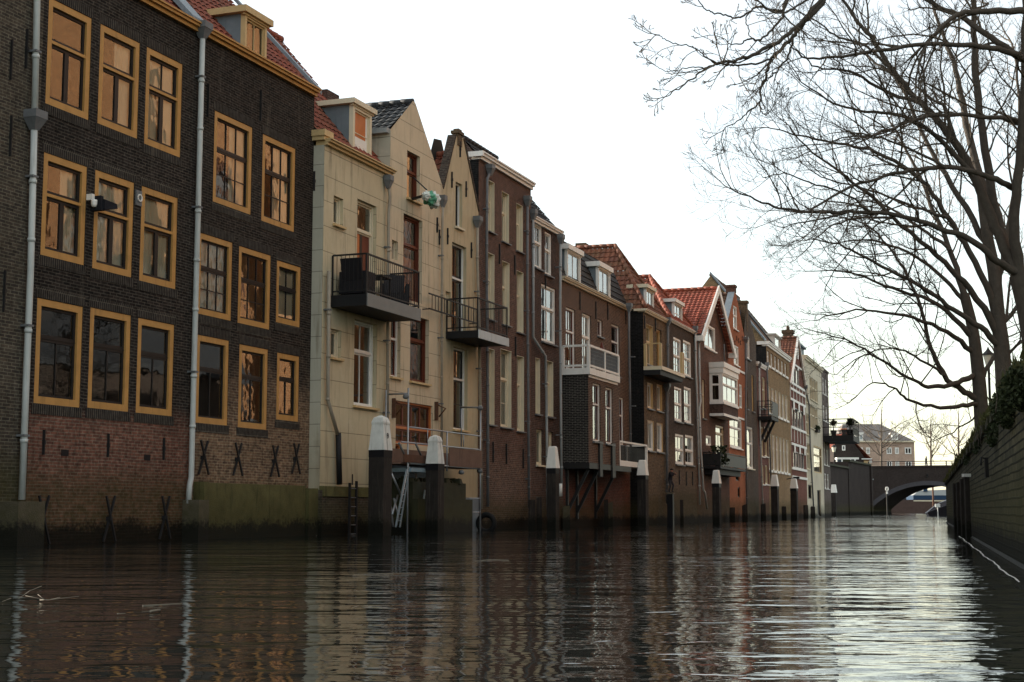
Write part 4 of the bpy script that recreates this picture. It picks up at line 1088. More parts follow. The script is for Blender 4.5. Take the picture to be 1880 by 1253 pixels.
# dark balcony
s0 = h.r('z6', 420, 740)[0]; dp = h.out(R('z6', 590, 740)[0], s0, zf11); s1 = h.r('z6', 833, 770, -dp)[0]
zt_ = h.r('z6', 590, 578, -dp)[1]
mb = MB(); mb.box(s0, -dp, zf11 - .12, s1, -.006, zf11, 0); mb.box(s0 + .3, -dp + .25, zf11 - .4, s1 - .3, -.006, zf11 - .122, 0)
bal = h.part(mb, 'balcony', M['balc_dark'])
r = h.railing([[(s0 + .03, -.03), (s0 + .03, -dp + .03), (s1 - .03, -dp + .03), (s1 - .03, -.03)]], zf11, zt_ - zf11, bal, 'iron', .16, top=.06)
mb = MB(); mb.box(s0 + .02, -dp - .0, zf11 + .03, s0 + .05, -.03, zt_ - .06); mb.box(s0 + .05, -dp - .0, zf11 + .03, s1 - .02, -dp + .02, zt_ - .06)
mb.build('screen', M['iron'], r)
a = h.r('z6', 612, 640, -dp); mb = MB(); mb.box(a[0] - .14, -dp - .03, a[1] - .12, a[0] + .14, -dp - .005, a[1] + .12); mb.prism([(a[0] - .18, a[1] + .12), (a[0] + .18, a[1] + .12), (a[0], a[1] + .3)], -dp - .03, -dp - .005); mb.build('house_plaque', M['zinc'], r)
BAL11 = (h, s0, s1, dp, zf11, zt_)

# orange gable house
h = House('brick_house', .34, (1368, 700), 'narrow orange painted brick house with a pointed gable', M['orange'], prot=H9.prot)
H12 = h
zl = h.r('z5', 690, 545)[1]; zrr = h.r('z5', 858, 640)[1]; ap = h.r('z5', 762, 200)
h.W2('z5', (745, 560), (782, 355), fw=.08, fm='white', t=.58, up=(1, 1), lo=(1, 1), rec=.07, sill='white')
h.W2('z5', (750, 920), (796, 750), fw=.08, fm='white', t=.5, up=(2, 2), lo=(2, 2), rec=.06, sill='white')
h.win(h.r('z6', 770, 150), h.r('z5', 828, 1130), fw=.08, fm='white', t=.5, up=(2, 1), lo=(2, 2), rec=.06)
h.W2('z6', (680, 525), (790, 268), fw=.10, fm='white', t=.66, up=(2, 1), lo=(2, 2), rec=.06, sill='white')
h.W2('z6', (755, 1010), (777, 915), fw=.05, fm='dark_sash', t=None, lo=(1, 1), rec=.1)
h.W2('z6', (735, 850), (770, 800), fw=.05, fm='dark_sash', t=None, lo=(1, 1), rec=.1)
ol = [(h.gap, -1.2), (h.W - h.gap, -1.2), (h.W - h.gap, zrr), (ap[0] + .15, ap[1]), (ap[0] - .15, ap[1]), (h.gap, zl)]
h.walls(min(zl, zrr), ol)
h.roof_gable((-.05, zl - .1), (ap[0], ap[1] - .15), (h.W + .05, zrr - .1), 'tile_brown', y0=.3)
mb = MB(); v = Vector((ap[0] - 0, 0, ap[1] - zl))
mb.hexa([(-.06, .0, zl), (ap[0] - .12, 0, ap[1]), (ap[0] - .12, .38, ap[1]), (-.06, .38, zl), (-.16, 0, zl + .02), (ap[0] - .2, 0, ap[1] + .05), (ap[0] - .2, .38, ap[1] + .05), (-.16, .38, zl + .02)])
h.part(mb, 'lead_verge', M['lead'])
mb = MB(); mb.box(ap[0] - .28, -.02, ap[1] - .02, ap[0] + .28, .5, ap[1] + .28); mb.box(ap[0] - .36, -.06, ap[1] + .28, ap[0] + .36, .55, ap[1] + .4); h.part(mb, 'gable_cap', M['chestnut'])
mb = MB()
for k in range(7):                                               # curled iron anchors across the gable
    q = h.r('z5', 715 + k * 19, 655 + (k % 3) * 22)
    for g in range(8):
        a0, a1 = g * .7, (g + 1) * .7; r0, r1 = .04 + g * .018, .04 + (g + 1) * .018
        mb.bar((q[0] + r0 * math.cos(a0), -.04, q[1] + r0 * math.sin(a0)), (q[0] + r1 * math.cos(a1), -.04, q[1] + r1 * math.sin(a1)), .03)
h.part(mb, 'gable_ironwork', M['rust'])
mb = MB()
for y_ in ((790, 975), (858, 1000)): pass
z_ = h.r('z5', 800, 985)[1]; mb.box(.5, -.05, z_ - .08, h.W - .05, -.004, z_ + .04); h.part(mb, 'string_course', M['white']); mb = MB(); z_ = h.r('z6', 780, 255)[1]; mb.box(.3, -.06, z_ - .06, h.W - .05, -.004, z_ + .05)
h.part(mb, 'string_course', M['white'])
h.pipe([R('z5', 650, 720), R('z5', 655, 890)], .045, 'zinc_dark', hopper=False, y=-.12)
h.pipe([R('z5', 868, 690), R('z5', 872, 1000), R('z6', 830, 300), R('z6', 840, 1080)], .06, 'zinc_dark')

# taupe gable house
h = House('brick_house', .335, (1390, 750), 'narrow taupe brick gable house with a pale chimney block at its tip', M['taupe'], prot=H9.prot)
zl = h.r('z5', 862, 560)[1]; zrr = h.r('z5', 960, 700)[1]; ap = h.r('z5', 878, 330)
h.W2('z5', (865, 855), (907, 662), fw=.09, fm='white', t=None, lo=(2, 1), rec=.07, sill='zinc_dark')
h.win(h.r('z6', 892, 185), h.r('z5', 945, 1035), fw=.07, fm='ochre_pale', t=.6, up=(1, 1), lo=(1, 1), rec=.1, sill='zinc_dark')
h.win(h.r('z6', 835, 160), h.r('z5', 885, 1000), fw=.07, fm='ochre_pale', t=.6, up=(1, 1), lo=(1, 1), rec=.1, sill='zinc_dark')
h.W2('z6', (845, 730), (902, 345), fw=.08, fm='white', t=.6, up=(1, 1), lo=(1, 1), rec=.1, sill='cream')
ol = [(h.gap, -1.2), (h.W - h.gap, -1.2), (h.W - h.gap, zrr), ap, (h.gap, zl)]
h.walls(min(zl, zrr), ol)
h.roof_gable((-.05, zl - .1), (ap[0], ap[1] - .1), (h.W + .05, zrr - .1), 'tile_dark', y0=.3)
zt_ = h.r('z5', 850, 290)[1]
mb = MB(); mb.box(ap[0] - .22, -.02, ap[1] - 1.6, ap[0] + .26, .5, zt_); mb.box(ap[0] - .30, -.08, zt_, ap[0] + .34, .58, zt_ + .14); h.part(mb, 'chimney', M['olive'])

# small red house
h = House('brick_house', .33, (1409, 750), 'small red brick house with a white cornice and an iron balcony, squeezed between taller ones', M['redsmall'], prot=H9.prot)
H14a = h
zb = h.r('z7', 60, 345)[1]; zt = h.r('z7', 60, 322)[1]
for xa, xb in ((43, 57), (65, 80)):
    h.W2('z7', (xa, 575), (xb, 400), fw=.06, fm='cream', t=.6, up=(1, 1), lo=(1, 1), rec=.1, sill='zinc_dark')
    h.W2('z7', (xa + 12, 860), (xb + 14, 690), fw=.06, fm='cream', t=.6, up=(1, 1), lo=(1, 1), rec=.1, sill='white')
    h.W2('z7', (xa + 15, 1025), (xb + 17, 915), fw=.06, fm='cream', t=None, lo=(1, 1), rec=.1, sill='white')
h.walls(zb); h.cornice(zb, zt, 'white', -.16, left=.3)
mb = MB(); mb.box(.1, .4, zt - .2, h.W - .1, 8, zt - .05); h.part(mb, 'flat_roof', M['lead'])
zf = h.r('z7', 50, 632)[1]; dp = h.out(R('z7', 118, 620)[0], .1, zf); s1 = h.r('z7', 158, 635, -dp)[0]
zr_ = h.r('z7', 118, 535, -dp)[1]
mb = MB(); mb.box(.05, -dp, zf - .2, s1, -.006, zf); bal = h.part(mb, 'balcony', M['balc_dark'])
h.railing([[(.08, -.04), (.08, -dp + .04), (s1 - .04, -dp + .04), (s1 - .04, -.04)]], zf, zr_ - zf, bal, 'iron', .3, mid=.6)
mb = MB(); mb.box(.5, -dp + .0, zf + .05, s1 - .05, -dp + .02, zr_ - .03); mb.build('screen', M['iron'], bal)
mb = MB(); mb.bar((.8, -dp + .2, zf - .2), (.8, -.05, zf - 1.5), .16); mb.bar((s1 - .5, -dp + .2, zf - .2), (s1 - .5, -.05, zf - 1.5), .16); mb.build('bracket', M['iron'], bal)
h.pipe([R('z7', 45, 330), R('z7', 50, 700), R('z7', 65, 1145)], .05, 'pipe_pale')

# yellow brown house with a grid of windows
h = House('brick_house', .325, (1451, 760), 'wide yellow brown brick house with rows of six narrow white windows', M['yellow'], prot=H9.prot)
H14 = h
zb = h.r('z7', 86, 210)[1]; zt = h.r('z7', 86, 182)[1]
q = [(90, 235), (112, 252), (134, 268), (155, 282), (176, 295), (196, 308)]
wd = (h.r('z7', 105, 300)[0] - h.r('z7', 90, 300)[0])
xs = [h.r('z7', 92 + 21.3 * i, 300)[0] for i in range(6)]
x0_, x1_ = h.r('z7', 91, 300)[0], h.r('z7', 209, 340)[0]
pitch_ = (x1_ - x0_) / 5.75
rows = [(h.r('z7', 91, 318)[1], h.r('z7', 91, 236)[1]), (h.r('z7', 96, 600)[1], h.r('z7', 96, 447)[1]), (h.r('z7', 108, 940)[1], h.r('z7', 108, 730)[1])]
for ri, (za, zc_) in enumerate(rows):
    for i in range(6):
        a = x0_ + i * pitch_
        h.win((a, za), (a + pitch_ * .68, zc_), fw=.08, fm='white', t=.62, up=(2, 1), lo=(2, 1), rec=.12, sill='white', lining='cream' if ri else None, sillh=.16)
za = h.r('z7', 92, 385)[1]
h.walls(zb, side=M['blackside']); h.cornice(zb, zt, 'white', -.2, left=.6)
h.roof_eaves(zt - .04, 52, 3.6, 'tile_brown', over=-.02)
tp = math.tan(math.radians(52))
for (xa, xb, m_) in ((-.35, .5, 0), (h.W * .42, h.W * .62, 1)):
    mb = MB(); mb.hexa([(xa, .05, zt), (xb, .05, zt), (xb, 3.6, zt + 3.6 * tp), (xa, 3.6, zt + 3.6 * tp), (xa, .05, zt + .16), (xb, .05, zt + .16), (xb, 3.6, zt + 3.6 * tp + .16), (xa, 3.6, zt + 3.6 * tp + .16)], m_)
    h.part(mb, 'roof_strip', [M['lead'], M['tile_black']])
s0 = h.r('z7', 135, 215, .2)[0]; s1, z1 = h.r('z7', 166, 170, .2)
h.dormer(s0, s1, zt + .02, z1, .2, 52, zt, mat='white', cheek='white', fascia='white', fh=.1, cols=(1, 1), fw=.05)
h.pipe([R('z7', 90, 330), R('z7', 100, 600), R('z7', 120, 1150)], .05, 'zinc_dark')
a, z = h.r('z7', 205, 995); mb = MB(); mb.bar((a, -.02, z), (a, -.7, z + .1), .06); mb.box(a - .2, -.9, z + .02, a + .2, -.5, z + .16); h.part(mb, 'wall_lamp', M['iron'])

# half timbered gable house
h = House('half_timbered_house', .325, (1479, 780), 'tall narrow red brick gable house striped with white timber bands', M['halfred'], prot=H9.prot)
H15 = h
zl = h.r('z7', 222, 435)[1]; zrr = h.r('z7', 303, 455)[1]; zl = zrr = (zl + zrr) / 2; ap = h.r('z7', 262, 165); ap = (h.W / 2, ap[1])
rws = [(430, 370, 245, 280, 2), (690, 615, 240, 305, 4), (925, 862, 246, 308, 4)]
for (yb, yt, xa, xb, n) in rws:
    q0 = h.r('z7', xa, yb); q1 = h.r('z7', xb, yt)
    for i in range(n):
        w = (q1[0] - q0[0]) / n
        h.win((q0[0] + i * w + .03, q0[1]), (q0[0] + (i + 1) * w - .03, q1[1] + .2), fw=.05, fm='white', sm='dark_sash', t=None, lo=(1, 1), rec=.06)
ol = [(h.gap, -1.2), (h.W - h.gap, -1.2), (h.W - h.gap, zrr), ap, (h.gap, zl)]
h.walls(zl, ol)
h.roof_gable((-.1, zl - .15), (ap[0], ap[1] + .05), (h.W + .1, zrr - .15), 'tile_mossy', y0=-.05)
mb = MB()
for y_ in (330, 445, 480, 540, 700, 795, 935, 985):
    z = h.r('z7', 262, y_)[1]
    if z < zl: mb.box(.01, -.07, z - .09, h.W - .01, -.004, z + .09)
    else:
        k = (ap[1] - z) / (ap[1] - zl) * h.W / 2; mb.box(h.W / 2 - k + .1, -.07, z - .07, h.W / 2 + k - .1, -.004, z + .07)
for i in range(6):
    x = .05 + (h.W - .1) * i / 5
    for (ya_, yb_) in ((540, 450), (780, 700)):
        za, zc_ = h.r('z7', 262, ya_)[1], h.r('z7', 262, yb_)[1]; mb.box(x - .05, -.055, za, x + .05, -.004, zc_)
for E in ((-.12, zl - .2), (h.W + .12, zl - .2)): mb.bar((E[0], -.12, E[1]), (ap[0], -.12, ap[1] + .1), .14, .16)
h.part(mb, 'timber_band', M['white'])
mb = MB()
for (ya_, yb_, n) in ((612, 545, 3), (858, 800, 3), (368, 335, 1), (300, 220, 1)):
    za, zc_ = h.r('z7', 262, ya_)[1] + .2, h.r('z7', 262, yb_)[1]
    for i in range(n):
        cx = h.W * (i + .5) / n; w = .35 if n > 1 else .3
        if zc_ > za: mb.box(cx - w, -.10, za, cx + w, -.06, zc_)
h.part(mb, 'shutter', M['white'])
q = h.r('z7', 219, 150, 1.2); zq = h.r('z7', 219, 95, 1.2)[1]; qa = q[0]
mb = MB(); mb.box(qa - .5, .9, q[1] - 2.5, qa + .5, 1.6, zq - .35); mb.box(qa - .58, .8, zq - .6, qa + .58, 1.7, zq - .351)
for k in range(4): mb.tube([(qa - .39 + k * .26, 1.25, zq - .36), (qa - .39 + k * .26, 1.25, zq)], .09, 8)
h.part(mb, 'chimney', M['olive'])

# cream house
h = House('rendered_house', .32, (1510, 780), 'pale cream rendered house with tall windows and flower boxes near the end of the row', M['cream_wall'], prot=H9.prot)
H16 = h
zb = h.r('z7', 320, 295)[1]; zt = h.r('z7', 320, 272)[1]
for (yb, yt, ybR) in ((520, 405, 530), (690, 565, 700)):
    q0 = h.r('z7', 343, yb); q1 = h.r('z7', 388, yt + 25)
    w = (q1[0] - q0[0]) / 3
    for i in range(3): h.win((q0[0] + i * w + .05, q0[1]), (q0[0] + (i + 1) * w - .05, q1[1] + .1), fw=.06, fm='cream', sm='cream', t=.6, up=(1, 1), lo=(1, 1), rec=.1, sill='cream')
q0 = h.r('z7', 368, 955); q1 = h.r('z7', 410, 812)
h.win(q0, q1, fw=.10, fm='ochre_pale', sm='dark_sash', t=.66, up=(1, 1), lo=(1, 1), rec=.06, glass='glass', curtain='full')
q0 = h.r('z7', 388, 1180); q1 = h.r('z7', 407, 1062)
h.win((q0[0], .1), q1, fw=.06, fm='dark_sash', sm='dark_sash', t=None, lo=(1, 1), rec=.15, name='water_door', solid='boat_dark')
h.W2('z7', (334, 1110), (352, 1030), fw=.06, fm='dark_sash', t=None, lo=(1, 1), rec=.1)
q0 = h.r('z7', 318, 650); q1 = h.r('z7', 332, 540)
for (ya_, yb_) in ((540, 460), (730, 615), (935, 790)):
    h.win(h.r('z7', 318 + (ya_ - 540) * .025, ya_), h.r('z7', 332 + (ya_ - 540) * .025, yb_), fw=.06, fm='cream', t=.6, up=(1, 1), lo=(1, 1), rec=.1, sill='cream')
h.walls(zb); h.cornice(zb, zt, 'cream', -.25)
mb = MB(); mb.box(.1, .4, zt - .2, h.W - .1, 8.5, zt - .05); h.part(mb, 'flat_roof', M['lead'])
s0 = h.r('z7', 318, 300, .8)[0]; s1, z1 = h.r('z7', 345, 235, .8)
mb = MB(); mb.box(s0 - .3, 1.5, zt - .1, s1 + 1.4, 5, z1 + .2); mb.box(s0 - .5, 1.3, z1 + .2, s1 + 1.6, 5.2, z1 + .36); h.part(mb, 'roof_box', M['slate'])
h.pipe([R('z7', 318, 460), R('z7', 338, 560), R('z7', 345, 800), R('z7', 366, 1180)], .06, 'zinc_dark', y=-.12)
q = h.r('z7', 378, 712); 
mb = MB(); mb.box(q[0] - .9, -.28, q[1] - .1, q[0] + .9, -.02, q[1] + .08)
for k in range(70):
    c_ = Vector((q[0] + ru(-.9, .9), -.15 + ru(-.15, .12), q[1] + .08 + abs(ru(-.1, .35)))); a = Vector((ru(-1, 1), ru(-1, 1), ru(-1, 1))) * .1; b = Vector((ru(-1, 1), ru(-1, 1), ru(-1, 1))) * .1
    mb.add([c_ - a, c_ + b, c_ + a, c_ - b], m=1)
h.part(mb, 'flower_box', [M['iron'], M['ivy']])

# grey end house
h = House('brick_house', .32, (1523, 800), 'greyish brick house at the far end of the row, with a planted dark balcony', M['endgrey'], prot=H9.prot)
H17 = h
zt = h.r('z7', 402, 325)[1]
cols_ = [(.12, .36), (.5, .74)]
for (yb, yt) in ((495, 400), (650, 560), (910, 760), (1050, 960)):
    for (a, b) in cols_:
        za, zc_ = h.r('z7', 425, yb)[1], h.r('z7', 425, yt)[1]
        h.win((h.W * a, za), (h.W * b, zc_), fw=.09, fm='white', t=.6, up=(1, 1), lo=(1, 1), rec=.08, sill='white')
h.walls(zt - .2); h.cornice(zt - .2, zt, 'endgrey', -.1)
mb = MB(); mb.box(.1, .4, zt - .3, h.W - .1, 8.5, zt - .15); h.part(mb, 'flat_roof', M['lead'])
zf = h.r('z7', 420, 738)[1]; dp = 2.6; zr_ = zf + 1.5
mb = MB(); mb.box(.05, -dp, zf - .5, h.W + .5, -.006, zf); bal = h.part(mb, 'balcony', M['balc_dark'])
h.railing([[(.1, -.04), (.1, -dp + .04), (h.W + .45, -dp + .04), (h.W + .45, -.04)]], zf, 1.4, bal, 'iron', .35, mid=.7, top=.1)
mb = MB(); mb.box(.3, -dp + .05, zf + .1, h.W + .3, -dp + .08, zf + .8); mb.build('screen', M['iron'], bal)
BAL17 = (h, dp, zf)
# ------------------------------------------------------------------ helpers for placing
ALLH = House.all
def WP(px, py):
    r = ray(px, py); t = -CAMZ / r.z
    return Vector((r.x * t, r.y * t, 0))
def infront(px, off, py=960):
    """a spot on the water, off metres in front of the house seen at column px"""
    best = None
    for hh in ALLH:
        a, z = hh.p(px, py, -off)
        if -.5 <= a <= hh.W + .5:
            P = hh.world(a, -off, 0)
            if best is None or P.y < best.y: best = P
    return best

# ------------------------------------------------------------------ water
m, nt, out = new_mat('canal water')
g_ = nt.nodes.new('ShaderNodeNewGeometry')
def wn(scale, sx, sy, det=2.0, rough=.5, dist=.0):
    mp = nd(nt, 'ShaderNodeMapping', {'Vector': g_.outputs['Position'], 'Scale': (sx, sy, 1), 'Rotation': (0, 0, .2)})
    return nd(nt, 'ShaderNodeTexNoise', {'Vector': mp.outputs[0], 'Scale': scale, 'Detail': det, 'Roughness': rough, 'Distortion': dist}).outputs['Fac']
hh_ = math_(nt, 'ADD', math_(nt, 'MULTIPLY', wn(.5, .8, 1.5, 2), .030), math_(nt, 'ADD', math_(nt, 'MULTIPLY', wn(1.7, .75, 1.5, 2, .5, .4), .020), math_(nt, 'MULTIPLY', wn(5.5, .8, 1.3, 2), .0052)))
# calmer by the left bank, livelier mid stream
mask = wn(.09, 1, 1, 3)
hh_ = math_(nt, 'MULTIPLY', hh_, math_(nt, 'ADD', math_(nt, 'MULTIPLY', sstep(nt, mask, .35, .65), 1.0), .55))
bp = nd(nt, 'ShaderNodeBump', {'Strength': 1.0, 'Distance': 1.0, 'Height': hh_})
b_ = nd(nt, 'ShaderNodeBsdfPrincipled', {'Base Color': (.009, .011, .010), 'Roughness': .03, 'IOR': 1.45, 'Normal': bp.outputs[0], 'Specular IOR Level': .5})
nt.links.new(b_.outputs[0], out.inputs[0])
M['water'] = m
mb = MB(); mb.add([(-400, -60, 0), (1500, -60, 0), (1500, 3000, 0), (-400, 3000, 0)]); o = mb.build('water', M['water']); tag(o, kind='structure')
# canal bed and the land around as one sheet just under the water
mb = MB(); mb.add([(-3000, -800, -2.5), (4000, -800, -2.5), (4000, 5500, -2.5), (-3000, 5500, -2.5)]); tag(mb.build('ground', M['grass']), kind='structure')
# street behind the left row
mb = MB(); fr_pts = [(-55, -60), (-16.5, 26), (2, 75), (26, 150), (33, 186)]; n_ = len(fr_pts)
for k in range(n_ - 1): mb.add([(fr_pts[k][0], fr_pts[k][1], -2.4), (fr_pts[k + 1][0], fr_pts[k + 1][1], -2.4), (fr_pts[k + 1][0], fr_pts[k + 1][1], 2.2), (fr_pts[k][0], fr_pts[k][1], 2.2)])
for k in range(n_ - 1): mb.add([(fr_pts[k][0], fr_pts[k][1], 2.2), (fr_pts[k + 1][0], fr_pts[k + 1][1], 2.2), (-250, fr_pts[k + 1][1], 2.2), (-250, fr_pts[k][1], 2.2)])
tag(mb.build('street', M['asphalt']), kind='structure')

# ------------------------------------------------------------------ right bank
def wx(D): return 1.05 + .279 * D
def wtop(D): return 1.93 - .0015 * D
mb = MB()
st = [4, 7, 10, 13, 16, 19, 22, 26, 30, 36, 44, 54, 64, 72]
def wl(a, b): return math.hypot(b - a, wx(b) - wx(a))
acc = 0
for i in range(len(st) - 1):
    a, b = st[i], st[i + 1]; L = wl(a, b)
    n = 4
    for k in range(n):
        za, zb2 = -1.5 + (wtop(a) + 1.5) * k / n, -1.5 + (wtop(a) + 1.5) * (k + 1) / n
        zc, zd = -1.5 + (wtop(b) + 1.5) * k / n, -1.5 + (wtop(b) + 1.5) * (k + 1) / n
        mb.add([(wx(a), a, za), (wx(b), b, zc), (wx(b), b, zd), (wx(a), a, zb2)], [(acc, za), (acc + L, zc), (acc + L, zd), (acc, zb2)])
    mb.add([(wx(a), a, wtop(a)), (wx(b), b, wtop(b)), (wx(b) + .5, b, wtop(b)), (wx(a) + .5, a, wtop(a))], [(acc, 0), (acc + L, 0), (acc + L, .5), (acc, .5)])
    acc += L
mb.add([(wx(72), 72, -1.5), (wx(72), 72, wtop(72)), (wx(72) + 34, 80, wtop(72)), (wx(72) + 34, 80, -1.5)], [(0, -1.5), (0, 2.7), (34, 2.7), (34, -1.5)])
qw = mb.build('quay_wall', M['quay']); tag(qw, 'long mossy dark brick quay wall along the right bank', 'wall')
# coping stones, each a little out of line
mb = MB(); D = 5.0
while D < 71.5:
    L = ru(.8, 1.2); D2 = min(D + L, 72); j = ru(-.02, .03); jz = ru(-.015, .02)
    mb.hexa([(wx(D) - .07 + j, D, wtop(D) + .003), (wx(D2) - .07 + j, D2 - .02, wtop(D2) + .003), (wx(D2) + .42, D2 - .02, wtop(D2) + .003), (wx(D) + .42, D, wtop(D) + .003),
             (wx(D) - .07 + j, D, wtop(D) + .13 + jz), (wx(D2) - .07 + j, D2 - .02, wtop(D2) + .13 + jz), (wx(D2) + .42, D2 - .02, wtop(D2) + .13), (wx(D) + .42, D, wtop(D) + .13)])
    D = D2
mb.build('coping', M['mossstone'], qw)
# tide ledge near the water
mb = MB()
for i in range(len(st) - 1):
    a, b = st[i], st[i + 1]
    mb.hexa([(wx(a) - .06, a, -1), (wx(b) - .06, b, -1), (wx(b) - .003, b, -1), (wx(a) - .003, a, -1), (wx(a) - .06, a, .04), (wx(b) - .06, b, .04), (wx(b) - .003, b, .06), (wx(a) - .003, a, .06)])
mb.build('tide_ledge', M['mossstone'], qw)
mb = MB(); p_ = P3(1820, 853, 22.5); xw = wx(22.2)
for dy in (0,):
    mb.bar((xw - .04, 22.4, p_.z - .2), (xw - .04, 22.4, p_.z + .1), .05); mb.tube([(xw - .02, 22.4, p_.z + .08), (xw - .12, 22.4, p_.z + .1), (xw - .12, 22.4, p_.z - .02)], .018, 6)
mb.build('mooring_bracket', M['iron'], qw)
mb = MB(); mb.add([(wx(3) + .3, 3, 1.9), (wx(72) + .3, 72, 1.8), (wx(72) + 34, 80, 1.8), (400, 150, 1.9), (400, 3, 1.9)])
tag(mb.build('quayside_ground', M['grass']), kind='structure')
# moss and little plants on the coping
mb = MB()
for k in range(5200):
    D = 6 + (rnd() ** 1.4) * 65; c = Vector((wx(D) + ru(-.12, .35), D, wtop(D) + .12)); hgt = ru(.03, .14) * (1.8 if rnd() < .15 else 1) * (.6 + .8 * abs(math.sin(D * 1.7))); w = ru(.012, .03) * (1 + D / 60)
    g = ru(0, 6.28); dx, dy = math.cos(g) * w, math.sin(g) * w; lean = Vector((ru(-.06, .06), ru(-.06, .06), 0))
    mb.add([c + Vector((-dx, -dy, 0)), c + Vector((dx, dy, 0)), c + lean + Vector((0, 0, hgt))])
tag(mb.build('moss', M['moss']), kind='stuff', label='moss and short weeds along the top of the quay wall')
def ivy(name, spots, n, label, parent=None, size=.026):
    mb = MB(); stl = []
    for (D, z, rD, rz, ox) in spots:
        for q in range(4):
            p = Vector((wx(D) - .02, D + ru(-rD, rD), z + rz)); pts = [p]
            for _ in range(6): p = p + Vector((ru(-.03, .01), ru(-.08, .08), -rz * .33)); pts.append(p)
            st_ = MB(); st_.tube(pts, .006, 3); stl.append(st_)
        for k in range(n):
            while True:
                a, b = ru(-1, 1), ru(-1, 1)
                if a * a + b * b < 1: break
            lump = .5 + .5 * math.sin(a * 7 + D) * math.cos(b * 6)
            if rnd() > .35 + .65 * lump: continue
            yy = D + a * rD; zz = z + b * rz
            c = Vector((wx(yy) - ru(.0, .02) - ox * (1 - a * a - b * b * .6) * rnd(), yy, zz)); sz = size * ru(.6, 1.3)
            u = Vector((ru(-1, 1), ru(-1, 1), ru(-1, 1))).normalized(); v = u.cross(Vector((ru(-1, 1), ru(-1, 1), ru(-1, 1)))).normalized()
            mb.add([c - u * sz, c - v * sz * .6, c + u * sz, c + v * sz * .6])
    root = empty(name, (wx(spots[0][0]), spots[0][0], spots[0][1]), 0, label, 'ivy', 'plants hanging on the quay wall')
    o = mb.build('leaves', M['ivy'], None); o.parent = root; o.matrix_parent_inverse = Matrix.Translation(-root.location)
    for st_ in stl: o2 = st_.build('stem', M['bark'], None); o2.parent = root; o2.matrix_parent_inverse = Matrix.Translation(-root.location)
ivy('ivy', [(15.0, 1.90, 1.0, .24, .22), (17.2, 1.86, 1.0, .26, .24)], 2300, 'large dark ivy clump hanging over the quay wall at the right edge')
ivy('ivy', [(21.2, 1.72, .9, .17, .16)], 700, 'small dark ivy tuft on the quay wall below the two tree trunks')
ivy('ivy', [(28, 1.84, 2.0, .12, .1), (35, 1.82, 2, .10, .08)], 500, 'thin ivy strand along the far part of the quay wall top')
# fender timbers
for i, (px, yt, D) in enumerate(((1736, 888, 46.5), (1742, 886, 41.5), (1749, 880, 37), (1756, 876, 33))):
    t = empty('fender_post', (wx(D) - .10, D, -1), 0, ['farthest and shortest black timber fender on the quay wall', 'second black timber fender from the bridge end of the quay wall', 'black timber fender just beyond the white capped one', 'nearest black timber fender post, topped by a white plate'][i], 'fender post', 'fender posts on the quay wall')
    zt = P3(px, yt, D).z + 1
    mb = MB(); mb.hexa([(-.06, -.06, 0), (.06, -.06, 0), (.06, .06, 0), (-.06, .06, 0), (-.05, -.05, zt), (.05, -.05, zt), (.05, .05, zt), (-.05, .05, zt)]); mb.build('timber', M['pile'], t)
    if i == 3:
        mb = MB(); mb.box(-.08, -.08, zt, .08, .08, zt + .07); mb.build('cap_plate', M['dirty_white'], t)
# foam drifting along the wall
mb = MB(); L = []
D = 13.2
while D < 36:
    off = .24 + .012 * math.sin(D * 1.3) + .006 * math.sin(D * 4.3 + 1); L.append(Vector((wx(D) - off, D, .012))); D += .09
for i in range(len(L) - 1):
    w = .006 + .008 * rnd(); mb.add([L[i] + Vector((-w, 0, 0)), L[i + 1] + Vector((-w, 0, 0)), L[i + 1] + Vector((w, 0, 0)), L[i] + Vector((w, 0, 0))])
tag(mb.build('foam', M['dirty_white']), kind='stuff', label='thin white foam line on the water along the quay wall')

# ------------------------------------------------------------------ big brick church on the right bank, out of the frame but mirrored in panes
ch = empty('church', (30, 40, 0), 0, 'large orange brick church with buttresses on the right bank, mirrored in the dark house windows', 'church')
mb = MB(); mb.box(0, -28, -1, 20, 40, 28); mb.hexa([(-.3, -28.3, 28), (20.3, -28.3, 28), (20.3, 40.3, 28), (-.3, 40.3, 28), (9.8, -28.3, 40), (10.2, -28.3, 40), (10.2, 40.3, 40), (9.8, 40.3, 40)], 1); mb.build('nave', [M['church'], M['tile_dark']], ch)
mb = MB(); mb.box(-6, -28, -1, -.01, 18, 7); mb.build('added_aisle', M['umber'], ch)  # unseen dark aisle and roof, added to darken what the lowest panes mirror
mb = MB(); mb.hexa([(-6.3, -28.2, 6.9), (-.01, -28.2, 13), (-.01, 18.2, 13), (-6.3, 18.2, 6.9), (-6.3, -28.2, 7.2), (-.01, -28.2, 13.4), (-.01, 18.2, 13.4), (-6.3, 18.2, 7.2)]); mb.build('added_aisle_roof', M['tile_dark'], ch)
